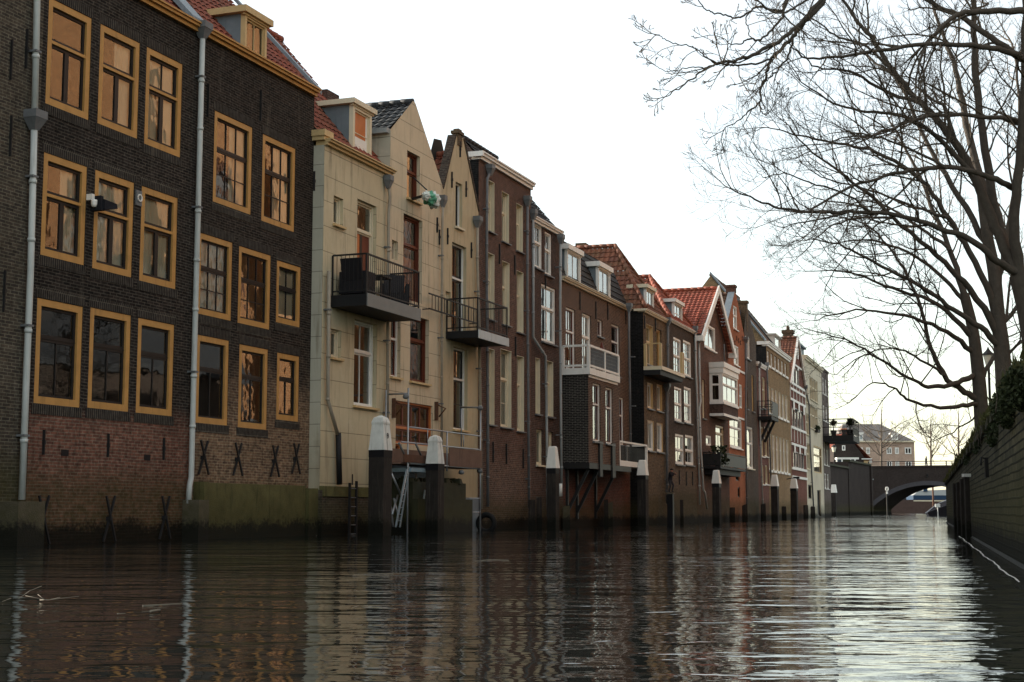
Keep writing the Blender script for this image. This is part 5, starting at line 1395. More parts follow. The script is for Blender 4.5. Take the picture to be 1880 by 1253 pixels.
for k in range(10):
    y = -26 + k * 7.2
    mb = MB(); mb.box(-1.3, y - .6, -1, -.003, y + .6, 20); mb.hexa([(-1.3, y - .6, 20), (-.003, y - .6, 20), (-.003, y + .6, 20), (-1.3, y + .6, 20), (-.4, y - .6, 24), (-.003, y - .6, 24), (-.003, y + .6, 24), (-.4, y + .6, 24)]); mb.build('buttress', M['church'], ch)
    if k < 9:
        yc = y + 3.6; mb = MB(); pts = [(yc - 1.2, 8), (yc + 1.2, 8), (yc + 1.2, 16), (yc + .8, 18), (yc, 19.5), (yc - .8, 18), (yc - 1.2, 16)]
        mb.add([(-.02, a, b) for a, b in pts], m=0)
        for a in (-.6, 0, .6): mb.box(-.12, yc + a - .08, 8, -.03, yc + a + .08, 18, 1)
        for i in range(len(pts)):
            (a, b), (c, d) = pts[i], pts[(i + 1) % len(pts)]; mb.bar((-.08, a, b), (-.08, c, d), .28, m=1)
        mb.build('window', [M['boat_dark'], M['rust']], ch)

# ------------------------------------------------------------------ bridge
BY = 220.0
def bx(px): return P3(px, 900, BY).x
def bz(py): return P3(1640, py, BY).z
br = empty('arch_bridge', (bx(1705), BY, 0), 0, 'dark brick arch bridge with an iron railing closing off the canal', 'bridge')
x0 = bx(1596) - bx(1705); x1 = 26.0
span = 8.9; zs = .6; zc = bz(891)
rise = zc - zs; Rr_ = (span * span + rise * rise) / (2 * rise); cz_ = zc - Rr_
N = 28; arc = []
a0 = math.asin(span / Rr_)
for k in range(N + 1):
    a = -a0 + 2 * a0 * k / N; arc.append((Rr_ * math.sin(a), cz_ + Rr_ * math.cos(a)))
def deck(x): return bz(857.5) + .25 - abs(x - 3) * .012
mb = MB(); DP = 9.0; SK = 5.5
cols_ = [(x0, None)] + [(p[0], p[1]) for p in arc] + [(x1, None)]
for i in range(len(cols_) - 1):
    (xa, za), (xb, zb2) = cols_[i], cols_[i + 1]
    la = za if za is not None and zb2 is not None else -1.5; lb = zb2 if za is not None and zb2 is not None else -1.5
    mb.add([(xa, 0, la), (xb, 0, lb), (xb, 0, deck(xb) - .25), (xa, 0, deck(xa) - .25)], [(xa, la), (xb, lb), (xb, deck(xb)), (xa, deck(xa))])
    mb.add([(xa + SK, DP, la), (xa + SK, DP, deck(xa)), (xb + SK, DP, deck(xb)), (xb + SK, DP, lb)])
    mb.add([(xa, 0, deck(xa) - .3), (xb, 0, deck(xb) - .3), (xb + SK, DP, deck(xb) - .3), (xa + SK, DP, deck(xa) - .3)])
    if za is not None and zb2 is not None: mb.add([(xa, 0, la), (xa + SK, DP, la), (xb + SK, DP, lb), (xb, 0, lb)], [(0, i * .7), (DP, i * .7), (DP, i * .7 + .7), (0, i * .7 + .7)])
for sg in (-1, 1):
    x = sg * span; mb.add([(x, 0, -1.5), (x + SK, DP, -1.5), (x + SK, DP, zs), (x, 0, zs)])
mb.build('bridge_body', M['bridge_brick'], br)
mb = MB()
for k in range(N):
    (xa, za), (xb, zb2) = arc[k], arc[k + 1]; f_ = (Rr_ + .62) / Rr_
    mb.hexa([(xa, -.06, za), (xb * .995, -.06, zb2), (xb * .995, .3, zb2), (xa, .3, za), (xa * f_, -.06, cz_ + (za - cz_) * f_), (xb * f_ * .995, -.06, cz_ + (zb2 - cz_) * f_), (xb * f_ * .995, .3, cz_ + (zb2 - cz_) * f_), (xa * f_, .3, cz_ + (za - cz_) * f_)])
mb.build('arch_ring', plain('grey voussoir stone', (.075, .07, .075), .85, .35, 2), br)
mb = MB(); xs_ = [x0 + (x1 - x0) * k / 12 for k in range(13)]
for k in range(12): mb.hexa([(xs_[k], -.12, deck(xs_[k]) - .25), (xs_[k + 1], -.12, deck(xs_[k + 1]) - .25), (xs_[k + 1], .35, deck(xs_[k + 1]) - .25), (xs_[k], .35, deck(xs_[k]) - .25), (xs_[k], -.12, deck(xs_[k])), (xs_[k + 1], -.12, deck(xs_[k + 1])), (xs_[k + 1], .35, deck(xs_[k + 1])), (xs_[k], .35, deck(xs_[k]))])
mb.build('parapet_edge', M['bridge_brick'], br)
mb = MB()
for k in range(12):
    a, b = xs_[k], xs_[k + 1]; mb.bar((a, .1, deck(a) + .62), (b, .1, deck(b) + .62), .11); mb.bar((a, .1, deck(a) + .3), (b, .1, deck(b) + .3), .045)
    mb.box(a - .07, .04, deck(a), a + .07, .16, deck(a) + .62)
mb.build('railing', M['iron'], br)
mb = MB(); c = P3(1600, 880.5, BY); mb.box(c.x - bx(1705) - .28, -.1, c.z - .09, c.x - bx(1705) + .28, -.005, c.z + .09); mb.build('name_plate', M['zinc'], br)
mb = MB(); c = P3(1702, 873, BY); lx = c.x - bx(1705); mb.box(lx - .12, -.3, c.z - .3, lx + .12, -.005, c.z - .05); mb.lathe((lx, -.2, c.z - .05), [(.12, 0), (.14, .2), (.05, .3)], 8); mb.build('navigation_lamp', M['iron'], br)
# white round sign with a small plate under it on a pole before the arch
sg = empty('water_sign', P3(1629.5, 944, 212) * 1.0, 0, 'white ring shaped waterway sign on a dark pole before the bridge arch', 'sign'); sg.location.z = 0
k_ = 12.73; zc_ = P3(1629.5, 898, 212).z
mb = MB(); mb.box(-.09, -.05, -1, .09, .1, zc_ - .4); mb.build('pole', M['iron'], sg)
mb = MB()
for k in range(18):
    a, b = 2 * math.pi * k / 18, 2 * math.pi * (k + 1) / 18
    mb.bar((.19 * math.cos(a), -.1, zc_ + .26 * math.sin(a)), (.19 * math.cos(b), -.1, zc_ + .26 * math.sin(b)), .12)
mb.box(-.06, -.12, zc_ - .08, .0, -.09, zc_ + .12); mb.box(-.13, -.12, zc_ - .72, .13, -.06, zc_ - .36); mb.build('sign_ring', M['white'], sg)
# left abutment wall in front of it
ab = MB(); A0 = P3(1519, 900, 172); A1 = P3(1597, 900, 205); dirv = (A1 - A0); dirv.z = 0; L = dirv.length; rz = math.atan2(dirv.y, dirv.x)
abut = empty('quay_wall', (A0.x, A0.y, 0), rz, 'tall dark brick quay wall beside the left end of the bridge', 'wall')
zt0 = P3(1560, 858, 190).z; zt1 = P3(1590, 855, 203).z
ab.box(0, 0, -1.5, L, 12, zt0 - .3); ab.box(L * .45, -.1, -1.5, L, 12, zt1); ab.build('wall', M['bridge_brick'], abut)
mb = MB(); mb.box(-.1, -.2, zt0 - .3, L * .45, .6, zt0 - .05); mb.box(L * .45, -.3, zt1, L + .1, .6, zt1 + .25); mb.build('coping', M['mossstone'], abut)
mb = MB(); mb.box(L - .5, -.35, -1.5, L + .6, 3, zt1 - .02); mb.build('pier', M['bridge_brick'], abut)

# small dark gabled house by the bridge
def fpx(px, py, D): return P3(px, py, D)
gh = empty('gabled_house', (fpx(1533, 860, 232).x, 232, 0), 0, 'small dark brick gabled house with a red roof beside the bridge', 'house')
def gx(px): return P3(px, 850, 232).x - gh.location.x
def gz(py): return P3(1560, py, 232).z
mb = MB(); pts = [(gx(1532), 4), (gx(1586), 4), (gx(1586), gz(838)), (gx(1556), gz(797)), (gx(1549), gz(797)), (gx(1532), gz(821))]
mb.prism(pts, 0, 9); mb.build('wall', M['bridge_brick'], gh)
mb = MB(); V = Vector((gx(1603) - gx(1555), 0, gz(846) - gz(796))); tile_surface(mb, (gx(1603), -.1, gz(846)), (0, 1, 0), -V, [(0, 0), (9, 0), (9, V.length), (0, V.length)], amp=.04)
V = Vector((gx(1549) - gx(1530), 0, gz(796) - gz(822))); tile_surface(mb, (gx(1530), .1, gz(822)), (0, 1, 0), V, [(0, 0), (9, 0), (9, V.length), (0, V.length)], amp=.04)
mb.build('roof', M['tile_bright'], gh)
mb = MB(); mb.box(gx(1586) + .01, .2, 4, gx(1598), 8.5, gz(846)); mb.build('side_room', M['ochre_pale'], gh)
mb = MB(); mb.box(gx(1596), -.05, gz(846) - .35, gx(1601), .2, gz(846)); mb.box(gx(1582), -.1, gz(844), gx(1601), .1, gz(842)); mb.build('eaves_board', M['white'], gh)
mb = MB(); a, b, c, d = gx(1546.5), gx(1552.5), gz(827.5), gz(818)
mb.box(a, -.08, c, a + .16, -.005, d); mb.box(b - .16, -.08, c, b, -.005, d); mb.box(a + .16, -.08, c, b - .16, -.005, c + .16); mb.box(a + .16, -.08, d - .16, b - .16, -.005, d)
w = mb.build('window', M['white'], gh); mb = MB(); mb.add([(a, -.02, c), (b, -.02, c), (b, -.02, d), (a, -.02, d)]); mb.build('pane', M['boat_dark'], w)
# glazed porch strip
mb = MB(); a, b, c, d = gx(1533), gx(1566), gz(853), gz(842)
mb.box(a, -1.5, d - .2, b + .6, -.005, d + .1)
for t in (0, .28, .75, 1): x = a + (b - a) * t; mb.box(x - .1, -1.5, c, x + .1, -1.3, d - .2)
mb.box(a - .4, -1.6, c - .15, b, -.005, c + .1); w = mb.build('glazed_porch', M['white'], gh)
mb = MB(); mb.box(a + .1, -1.35, c + .1, b - .1, -.1, d - .2); mb.build('pane', plain('dark blue glass', (.03, .05, .07), .15, .1), w)
mb = MB(); mb.box(gx(1552), 2, gz(800), gx(1565), 4, gz(790)); mb.box(gx(1551), 1.9, gz(790), gx(1566), 4.1, gz(788)); 
for t in (.2, .5, .8): mb.tube([(gx(1552) + (gx(1565) - gx(1552)) * t, 3, gz(788)), (gx(1552) + (gx(1565) - gx(1552)) * t, 3, gz(785))], .18, 7, m=1)
mb.build('chimney', [M['bridge_brick'], M['terracotta']], gh)
# grey roofed house far behind it
fh = empty('grey_house', (P3(1515, 840, 300).x, 300, 0), 0, 'far cream house with a flat grey roof behind the planted balcony', 'house')
def hx(px): return P3(px, 830, 300).x - fh.location.x
def hz(py): return P3(1530, py, 300).z
mb = MB(); mb.box(hx(1505), 0, 2, hx(1536), 8, hz(812)); mb.build('wall', M['cream'], fh)
mb = MB(); mb.hexa([(hx(1500), -.6, hz(812)), (hx(1540), -.6, hz(812)), (hx(1540), 8, hz(812)), (hx(1500), 8, hz(812)), (hx(1502), 3, hz(801)), (hx(1540), 3, hz(801)), (hx(1540), 5, hz(801)), (hx(1502), 5, hz(801))]); mb.build('roof', M['slate'], fh)

# large hipped building far behind, distance haze put into its pale colours
YB = 340.0
bb = empty('hip_roof_building', (P3(1612, 840, YB).x, YB, 0), 0, 'large brick building in haze-lightened colours with a grey hipped roof far beyond the bridge', 'building')
def qx(px): return P3(px, 830, YB).x - bb.location.x
def qz(py): return P3(1612, py, YB).z
mb = MB(); ops = []
rowsb = [(834, 822), (858, 847)]
cx_ = [(1548, 1556), (1562, 1570), (1576, 1584), (1590, 1597), (1627.5, 1637), (1643, 1650), (1661, 1673)]
mb.box(qx(1545), 0, 2, qx(1679), 14, qz(811)); mb.build('wall', M['far_brick'], bb)
mb = MB(); mb.hexa([(qx(1542), -.5, qz(811)), (qx(1680.5), -.5, qz(811)), (qx(1680.5), 15, qz(811)), (qx(1542), 15, qz(811)), (qx(1560), 6.5, qz(776)), (qx(1630), 6.5, qz(776)), (qx(1630), 7.5, qz(776)), (qx(1560), 7.5, qz(776))]); mb.build('roof', plain('grey brown far roof', (.20, .18, .165), .8, .3, .4), bb)
mb = MB(); mb.box(qx(1544), -.6, qz(812.5), qx(1680), 0, qz(810)); mb.build('cornice', M['cream'], bb)
for (yb, yt) in rowsb:
    for (a, b) in cx_:
        a_, b_2, c, d = qx(a), qx(b), qz(yb), qz(yt); mb = MB(); w_ = .22
        mb.box(a_, -.12, c, a_ + w_, -.01, d); mb.box(b_2 - w_, -.12, c, b_2, -.01, d); mb.box(a_ + w_, -.12, c, b_2 - w_, -.01, c + w_); mb.box(a_ + w_, -.12, d - w_, b_2 - w_, -.01, d); xm = (a_ + b_2) / 2; mb.box(xm - .1, -.11, c + w_, xm + .1, -.01, d - w_)
        w = mb.build('window', M['white'], bb); mb = MB(); mb.add([(a_, -.03, c), (b_2, -.03, c), (b_2, -.03, d), (a_, -.03, d)]); mb.build('pane', M['dark_in'], w)
for (a, b, yb, yt) in ((1572, 1585, 809.5, 796), (1638, 1649, 808.5, 796.5)):
    a_, b_2, c, d = qx(a), qx(b), qz(yb), qz(yt); mb = MB(); mb.box(a_ - .2, -.3, d - .2, b_2 + .2, 5, d + .2); mb.box(a_, -.2, c, b_2, -.05, d - .2); mb.box(a_, -.05, c, b_2, 4, d - .21); w = mb.build('dormer', M['white'], bb)
    mb = MB(); xm = (a_ + b_2) / 2
    mb.add([(a_ + .2, -.23, c + .3), (xm - .1, -.23, c + .3), (xm - .1, -.23, d - .4), (a_ + .2, -.23, d - .4)]); mb.add([(xm + .1, -.23, c + .3), (b_2 - .2, -.23, c + .3), (b_2 - .2, -.23, d - .4), (xm + .1, -.23, d - .4)]); mb.build('pane', plain('pale far glass', (.32, .36, .38), .2, .1), w)
# far ground beyond bridge, far quay
mb = MB(); mb.box(P3(1400, 900, 330).x, 322, -2, 420, 700, 3.4); tag(mb.build('far_quay', M['asphalt']), kind='structure')
mb = MB(); mb.box(P3(1560, 900, 318).x, 318, -1, P3(1800, 900, 318).x, 321.9, P3(1690, 921.5, 318).z); o = mb.build('quay_wall', M['brownwall']); tag(o, 'brown timber faced quay wall seen through the bridge arch', 'wall')
# barge through the arch
bg = empty('barge', (P3(1690, 930, 300).x, 300, 0), 0, 'blue and white moored barge seen through the bridge arch', 'barge')
def jx(px): return P3(px, 915, 300).x - bg.location.x
def jz(py): return P3(1690, py, 300).z
mb = MB(); mb.hexa([(jx(1590), 0, -.3), (jx(1745), 0, -.3), (jx(1745), 5, -.3), (jx(1590), 5, -.3), (jx(1586), -.4, jz(918)), (jx(1750), -.4, jz(918)), (jx(1750), 5.4, jz(918)), (jx(1586), 5.4, jz(918))], 1)
mb.box(jx(1676), -.3, jz(918.5), jx(1750), 5, jz(910)); mb.build('hull', [M['blue'], M['brownwall']], bg)
mb = MB(); mb.box(jx(1676), -.42, jz(921), jx(1750), -.31, jz(918.8)); mb.build('rubbing_strake', M['cream'], bg)
mb = MB(); mb.hexa([(jx(1677), .3, jz(909.8)), (jx(1750), .3, jz(909.8)), (jx(1750), 4.5, jz(909.8)), (jx(1677), 4.5, jz(909.8)), (jx(1689), .5, jz(901)), (jx(1750), .5, jz(899)), (jx(1750), 4.3, jz(899)), (jx(1689), 4.3, jz(901))]); mb.box(jx(1697), .2, jz(903), jx(1704), .7, jz(894), 1); mb.build('cabin', [M['boat_white'], M['blue']], bg)
pp = MB(); c = P3(1714, 940, 285); pp.tube([(c.x, c.y, -1), (c.x, c.y, P3(1714, 893, 285).z)], .18, 8); o = pp.build('mooring_pole', M['rust']); tag(o, 'rusty brown mooring pole standing before the blue barge', 'pole')
# dark boat at the right under the arch
db = empty('boat', (P3(1728, 940, 150).x, 150, 0), 0, 'black boat bow moored in the shade at the right of the arch', 'boat')
mb = MB(); k_ = 18.0
mb.hexa([(-1.0, -.2, -.4), (2.5, -1, -.4), (2.5, 1.6, -.4), (-1.0, .6, -.4), (-1.5, -.2, .35), (2.5, -1.2, 1.9), (2.5, 1.8, 1.9), (-1.5, .6, .35)]); mb.hexa([(-1.45, -.1, .353), (2.4, -1.1, 1.903), (2.4, 1.7, 1.903), (-1.45, .5, .353), (-.4, .1, 1.2), (2.4, -.6, 2.3), (2.4, 1.2, 2.3), (-.4, .4, 1.2)], 0); mb.build('hull', [M['boat_dark']], db)
mb = MB(); mb.box(-.75, -.6, .9, -.25, -.5, 1.22); mb.box(-.54, -.56, -1, -.46, -.5, .9); o = mb.build('depth_board', M['dirty_white'], db)

# ------------------------------------------------------------------ lamps
def lantern(name, P, H_, label, gdir=0, k=1.0):
    t = empty(name, P, 0, label, 'street lamp', 'street lamps')
    mb = MB(); mb.lathe((0, 0, 0), [(.16, 0), (.16, .12), (.10, .2), (.09, .7), (.055, .8), (.05, H_ - .6), (.07, H_ - .55), (.03, H_ - .5)], 10); mb.build('post', M['iron'], t)
    mb = MB(); mb.lathe((0, 0, H_ - .5), [(.14 * k, 0), (.27 * k, .52 * k)], 6, smooth=False); mb.build('lamp_glass', M['lamp_glass'], t)
    mb = MB(); mb.lathe((0, 0, H_ - .5 + .52 * k), [(.31 * k, 0), (.30 * k, .04), (.12 * k, .22 * k), (.05, .30 * k), (.02, .4 * k)], 6, smooth=False); mb.build('lamp_hood', M['iron'], t)
    return t
P = P3(1813, 770, 58); zq = 1.8; P.x = P3(1814.5, 655, 58).x; P.z = zq
lantern('street_lamp', P, P3(1813, 637, 58).z - zq - .25, 'quayside street lamp with a pale lantern, half hidden behind the tree trunks', k=.8)
P = P3(1531, 830, 186); P.z = zt0 - 2
lantern('street_lamp', P, P3(1531, 823, 186).z - P.z, 'street lamp with a white lantern by the bridge at the end of the row', k=1.15)

# ------------------------------------------------------------------ mooring posts
def mooring(px, yb, yct, ycb, w, off, label, digit=None, rz=.5, style=0):
    if off is None: return
    P = infront(px, off)
    t = empty('mooring_post', P, rz, label, 'mooring post', 'white capped mooring posts along the houses')
    q = P3(px, ycb, P.y); zt = P3(px, yct, P.y).z; zc = q.z
    P2 = P3(px, yb, P.y); t.location.x = P2.x
    lean = (q.x - P2.x)
    a = w / 2
    mb = MB(); mb.hexa([(-a, -a, -1.5), (a, -a, -1.5), (a, a, -1.5), (-a, a, -1.5), (-a, -a, zc - .18), (a, -a, zc - .18), (a, a, zc - .18), (-a, a, zc - .18)]); 
    for k in range(5):
        x = -a + w * (k + ru(.2, .8)) / 5; mb.box(x - .015, -a - .012, .1, x + .015, -a - .002, zc - .5)
    mb.build('pile', M['pile'], t)
    mb = MB(); a2 = a * 1.02; mb.box(-a2, -a2, zc - .18, a2, a2, zc); mb.build('tar_band', M['tarband'], t)
    h_ = zt - zc; mb = MB()
    if style == 0:
        prof = [(a * 1.03, 0), (a * .76, h_ * .74), (a * .80, h_ * .745), (a * .80, h_ * .80), (a * .62, h_ * .93), (a * .2, h_ * .985), (a * .1, h_)]
    else: prof = [(a * 1.12, 0), (a * .72, h_ * .95), (a * .55, h_)]
    base = len(mb.v)
    for r, z in prof: mb.v.extend([Vector((-r, -r, zc + z)), Vector((r, -r, zc + z)), Vector((r, r, zc + z)), Vector((-r, r, zc + z))])
    for k in range(len(prof) - 1):
        for j in range(4): p_ = base + k * 4; mb.f.append((p_ + j, p_ + (j + 1) % 4, p_ + 4 + (j + 1) % 4, p_ + 4 + j))
    kk = base + (len(prof) - 1) * 4; mb.f.append((kk, kk + 1, kk + 2, kk + 3)); mb.f.append((base + 3, base + 2, base + 1, base))
    cap = mb.build('cap', M['dirty_white'] if style == 0 else M['white'], t)
    if digit:
        cu = bpy.data.curves.new('digit', 'FONT'); cu.body = digit; cu.size = .2; cu.extrude = .003; cu.align_x = 'CENTER'; cu.align_y = 'CENTER'; cu.materials.append(M['iron'])
        o0 = bpy.data.objects.new('digit_curve', cu); COL.objects.link(o0); dg = bpy.context.evaluated_depsgraph_get(); dg.update(); me = bpy.data.meshes.new_from_object(o0.evaluated_get(dg)); bpy.data.objects.remove(o0)
        o = bpy.data.objects.new('digit', me); COL.objects.link(o); o.parent = cap
        rr = a * .90; o.location = (rr + .016, -.0, zc + h_ * .40); o.rotation_euler = (math.pi / 2 - .10, 0, math.pi / 2)
    return t
ph = -.42
mooring(697, 985, 763, 827, .43, 1.5, 'big weathered mooring post with the digit 9 on its white cap, left of the scaffold', '9', ph)
mooring(798, 975, 799, 852, .38, 1.3, 'weathered mooring post without a digit, in front of the scaffold', None, ph)
mooring(1015.5, 960, 820, 860, .32, 1.6, 'clean white capped mooring post before the narrow dark brown house', None, ph, 1)
mooring(1181, 952, 845, 873, .36, 1.2, 'white capped mooring post under the corner balcony next to the brick bay', None, ph, 1)
mooring(1316.5, 950, 863.5, 888, .34, 1.9, 'white capped mooring post under the dark screened balcony', None, ph, 1)
mooring(1423.5, 948, 872, 893, .40, 1.2, 'white capped mooring post before the wide yellow brown house', None, ph, 1)
mooring(1459, 948, 879, 897, .42, 1.2, 'white capped mooring post before the half timbered house', None, ph, 1)
P = P3(1532, 948, 158)
t = empty('mooring_post', (P.x, P.y, 0), ph, 'white capped mooring post at the far end of the row before the bridge', 'mooring post', 'white capped mooring posts along the houses')
zc = P3(1532, 905, 158).z; zt = P3(1532, 890, 158).z; a = .24
mb = MB(); mb.box(-a, -a, -1.5, a, a, zc); mb.build('pile', M['pile'], t)
mb = MB(); mb.hexa([(-.3, -.3, zc), (.3, -.3, zc), (.3, .3, zc), (-.3, .3, zc), (-.2, -.2, zt), (.2, -.2, zt), (.2, .2, zt), (-.2, .2, zt)]); mb.build('cap', M['white'], t)
# black stub piles along the waterline
for i, (px, yt, w, lab) in enumerate(((977, 918, .28, 'tall black stub pile with a pale pipe beside it, before the red brown house'), (990, 915, .22, 'black stub pile left of the clean white mooring post'), (1119, 925, .30, 'pale topped stub pile under the brick bay'),
                                (1113, 918, .2, 'thin black stub pile under the brick bay'), (1252, 918, .16, 'thin black stake before the umber brick house'), (1345, 932, .3, 'black stub pile before the orange house'), (1368, 928, .3, 'black stub pile before the taupe gable house'),
                                (1402, 926, .3, 'black stub pile before the small red house'), (1440, 930, .3, 'black stub pile between the two far white capped posts'), (1480, 928, .34, 'black stub pile before the cream house'), (1493, 930, .34, 'black stub pile left of the far water door'), (1040, 930, .3, 'pale stone stub at the foot of the bay house wall'))):
    P = infront(px, .35); zt = P3(px, yt, P.y).z; mb = MB(); a = w / 2
    mb.hexa([(-a, -a, -1.2), (a, -a, -1.2), (a, a, -1.2), (-a, a, -1.2), (-a * .9, -a * .9, zt), (a * .8, -a * .9, zt + ru(-.05, .1)), (a * .8, a * .9, zt), (-a * .9, a, zt + ru(-.1, .05))])
    o = mb.build('stub_pile', M['stone'] if 'pale' in lab and 'pipe' not in lab else M['pile']); o.location = (P.x, P.y, 0); tag(o, lab, 'pile', 'stub piles at the waterline')

# ------------------------------------------------------------------ ladder on the beige house plinth
h = H3
t = empty('iron_ladder', h.world(*((h.r('a4', 775, 1000)[0], -.22, 0))), h.rot, 'rusty iron ladder hanging on the plinth of the beige house', 'ladder')
zt = h.r('a4', 775, 905, -.2)[1]; mb = MB(); 
for x in (-.19, .19): mb.bar((x, 0, -.6), (x, 0, zt + (.05 if x < 0 else .1)), .07, .05)
mb.bar((.15, .1, zt), (.15, .1, zt + .28), .025); mb.build('rail', M['iron'], t)
mb = MB(); z = .02
while z < zt: mb.tube([(-.19, 0, z), (.19, 0, z)], .014, 6); z += .235
mb.build('rung', M['zinc_dark'], t)

# ------------------------------------------------------------------ scaffold
h = H4; yf, yk = -.95, -.12
sc = empty('scaffold', h.world(h.r('sc', 1000, 900, yf)[0], yf, 0), h.rot, 'galvanised tube scaffold with brown boards before the cream gable houses', 'scaffold')
ox = h.r('sc', 1000, 900, yf)[0]
def S(x, y, yy=yf):
    a, z = h.r('sc', x, y, yy); return Vector((a - ox, yy - yf, z))
def pole(A, B, name='pole', r=.026, mat='steel'):
    mb = MB(); mb.tube([A, B], r, 8); return mb.build(name, M[mat], sc)
pA = S(820, 55); pole(pA, Vector((pA.x, 0, -.6)))
xk = h.r('sc', 657, 120, yk)[0] - ox; pole(Vector((xk, yk - yf, S(657, 30, yk).z)), Vector((xk, yk - yf, -.5))); pole(Vector((xk - .12, yk - yf, S(640, 70, yk).z)), Vector((xk - .12, yk - yf, -.5)))
pole(Vector((xk, yk - yf, S(657, 105, yk).z)), Vector((pA.x, 0, S(820, 100).z)), 'ledger')
pC = S(1392, 195); pole(pC, Vector((pC.x, 0, -.6)))
xk2 = h.r('sc', 1240, 400, yk)[0] - ox; pole(Vector((xk2, yk - yf, S(1240, 200, yk).z)), Vector((xk2, yk - yf, S(1240, 520, yk).z)))
pole(Vector((xk2, yk - yf, S(1240, 208, yk).z)), Vector((pC.x, 0, S(1392, 210).z)), 'ledger')
pm = S(1127, 395); pole(pm, Vector((pm.x, 0, S(1127, 715).z)))
pole(S(830, 365), S(1390, 437), 'guard_rail', .022); pole(S(762, 483), S(1390, 545), 'guard_rail', .022); pole(S(830, 650), S(1392, 695), 'guard_rail', .03)
pole(S(972, 385), S(972, 500), 'pole', .016); pole(S(1258, 420), S(1258, 520), 'pole', .016)
for (A, B) in ((S(820, 655), S(725, 1150)), (S(870, 735), S(820, 680))): pole(A, B, 'brace', .022)
mb = MB(); a0, a1 = S(765, 500), S(1385, 690); zb_, zt_ = S(1000, 672).z, S(1000, 512).z
mb.box(S(1133, 600).x, -.06, zb_ + .02, pC.x - .03, -.03, zt_ - .01); mb.build('board', M['plank'], sc)
mb = MB(); mb.box(S(770, 600).x, -.06, zb_ + .05, S(960, 600).x, -.03, S(900, 590).z); mb.build('board', M['rust'], sc)
mb = MB(); mb.box(S(765, 600).x, .02, zb_, pC.x, .75, zb_ + .05); mb.box(S(765, 600).x, .60, zb_ + .05, pC.x - .4, .64, zb_ + .45); mb.build('platform', M['plank'], sc)
for x_ in (770, 900):
    pole(S(x_ - 25, 490), S(x_ + 20, 590), 'strut', .03, 'zinc_dark')
mb = MB(); mb.box(S(822, 700).x, -.08, S(880, 722).z, S(958, 700).x, .5, S(880, 690).z); mb.build('tray', plain('blue grey steel', (.24, .31, .35), .45, .3, 5), sc)
for (x_, y_) in ((800, 125), (1240, 725), (1385, 715), (1388, 215)):
    c = S(x_, y_); mb = MB(); mb.lathe((c.x, c.y, c.z - .06), [(.03, 0), (.08, .02), (.09, .08), (.05, .13)], 10); mb.build('coupler', M['zinc_dark'], sc)
mb = MB(); mb.tube([S(1298, 930), S(1385, 930), S(1385, 1040), S(1298, 1040)], .018, 6); mb.build('foot_frame', M['steel'], sc)
# ladders and tubes leaning under it
def lean_ladder(a, b, c, d, label):
    A, B, C_, D_ = S(*a), S(*b), S(*c), S(*d)
    mb = MB(); mb.bar(A, B, .05, .025); mb.bar(C_, D_, .05, .025)
    for k in range(1, 9): mb.tube([A.lerp(B, k / 9), C_.lerp(D_, k / 9)], .012, 5)
    o = mb.build('metal_ladder', plain('blue grey aluminium', (.30, .37, .41), .35, .3, 6, metal=.4)); o.location = sc.location; o.rotation_euler = sc.rotation_euler
    tag(o, label, 'ladder', 'ladders leaning under the scaffold')
lean_ladder((805, 700), (718, 1160), (825, 700), (752, 1160), 'blue grey metal ladder leaning left of the second weathered mooring post')
lean_ladder((952, 865), (905, 1168), (975, 880), (942, 1168), 'short blue grey ladder partly hidden by the second weathered mooring post')
for i, (a, b, lab) in enumerate((((672, 700), (762, 905), 'upper slanting scaffold tube beside the post with the digit 9'), ((668, 905), (700, 1155), 'lowest left scaffold tube beside the post with the digit 9'), ((735, 905), (690, 1060), 'scaffold tube crossing the leaning tubes'), ((705, 930), (745, 1100), 'middle leaning scaffold tube'), ((880, 730), (850, 1150), 'scaffold tube standing between the two weathered posts'))):
    mb = MB(); mb.tube([S(*a, -.6), S(*b, -.75)], .03, 7); o = mb.build('scaffold_tube', M['steel']); o.location = sc.location; o.rotation_euler = sc.rotation_euler; tag(o, lab, 'tube', 'loose tubes under the scaffold')
# masonry block
s0, s1 = h.r('sc', 868, 950, -1.0)[0], h.r('sc', 1300, 950, -1.0)[0]; zt = h.r('sc', 1000, 800, -1.0)[1]; z2 = h.r('sc', 1000, 935, -1.0)[1]
mb = MB(); mb.box(s0 + .1, -.9, -1, s1, -.05, zt - .0); mb.box(s0, -1.1, -1, s1 + .04, -.91, z2)
for k in range(40):
    x = ru(s0, s1); y = ru(-.85, -.2); r = ru(.05, .15); mb.hexa([(x - r, y - r, zt - .02), (x + r, y - r * .8, zt - .02), (x + r, y + r, zt - .02), (x - r, y + r * .7, zt - .02), (x - r * .6, y - r * .5, zt + r * ru(.5, 1.2)), (x + r * .5, y - r * .6, zt + r), (x + r * .6, y + r * .5, zt + r * ru(.4, 1.2)), (x - r * .5, y + r * .5, zt + r)])
o = mb.build('masonry_block', M['mossstone']); o.location = h.base; o.rotation_euler = (0, 0, h.rot); tag(o, 'low mossy masonry block with rubble on top, behind the scaffold', 'masonry block')
# grey render panel under the red window
mb = MB(); mb.box(h.r('sc', 690, 700)[0], -.05, h.r('sc', 700, 780)[1], h.r('sc', 1000, 700)[0], -.004, h.r('sc', 700, 650)[1]); h.part(mb, 'cellar_panel', M['slate'])
mb = MB(); mb.box(.1, -.06, -1.2, H5.W - .05, -.004, H5.r('sc', 1340, 925)[1]); H5.part(mb, 'plinth', M['slate'])
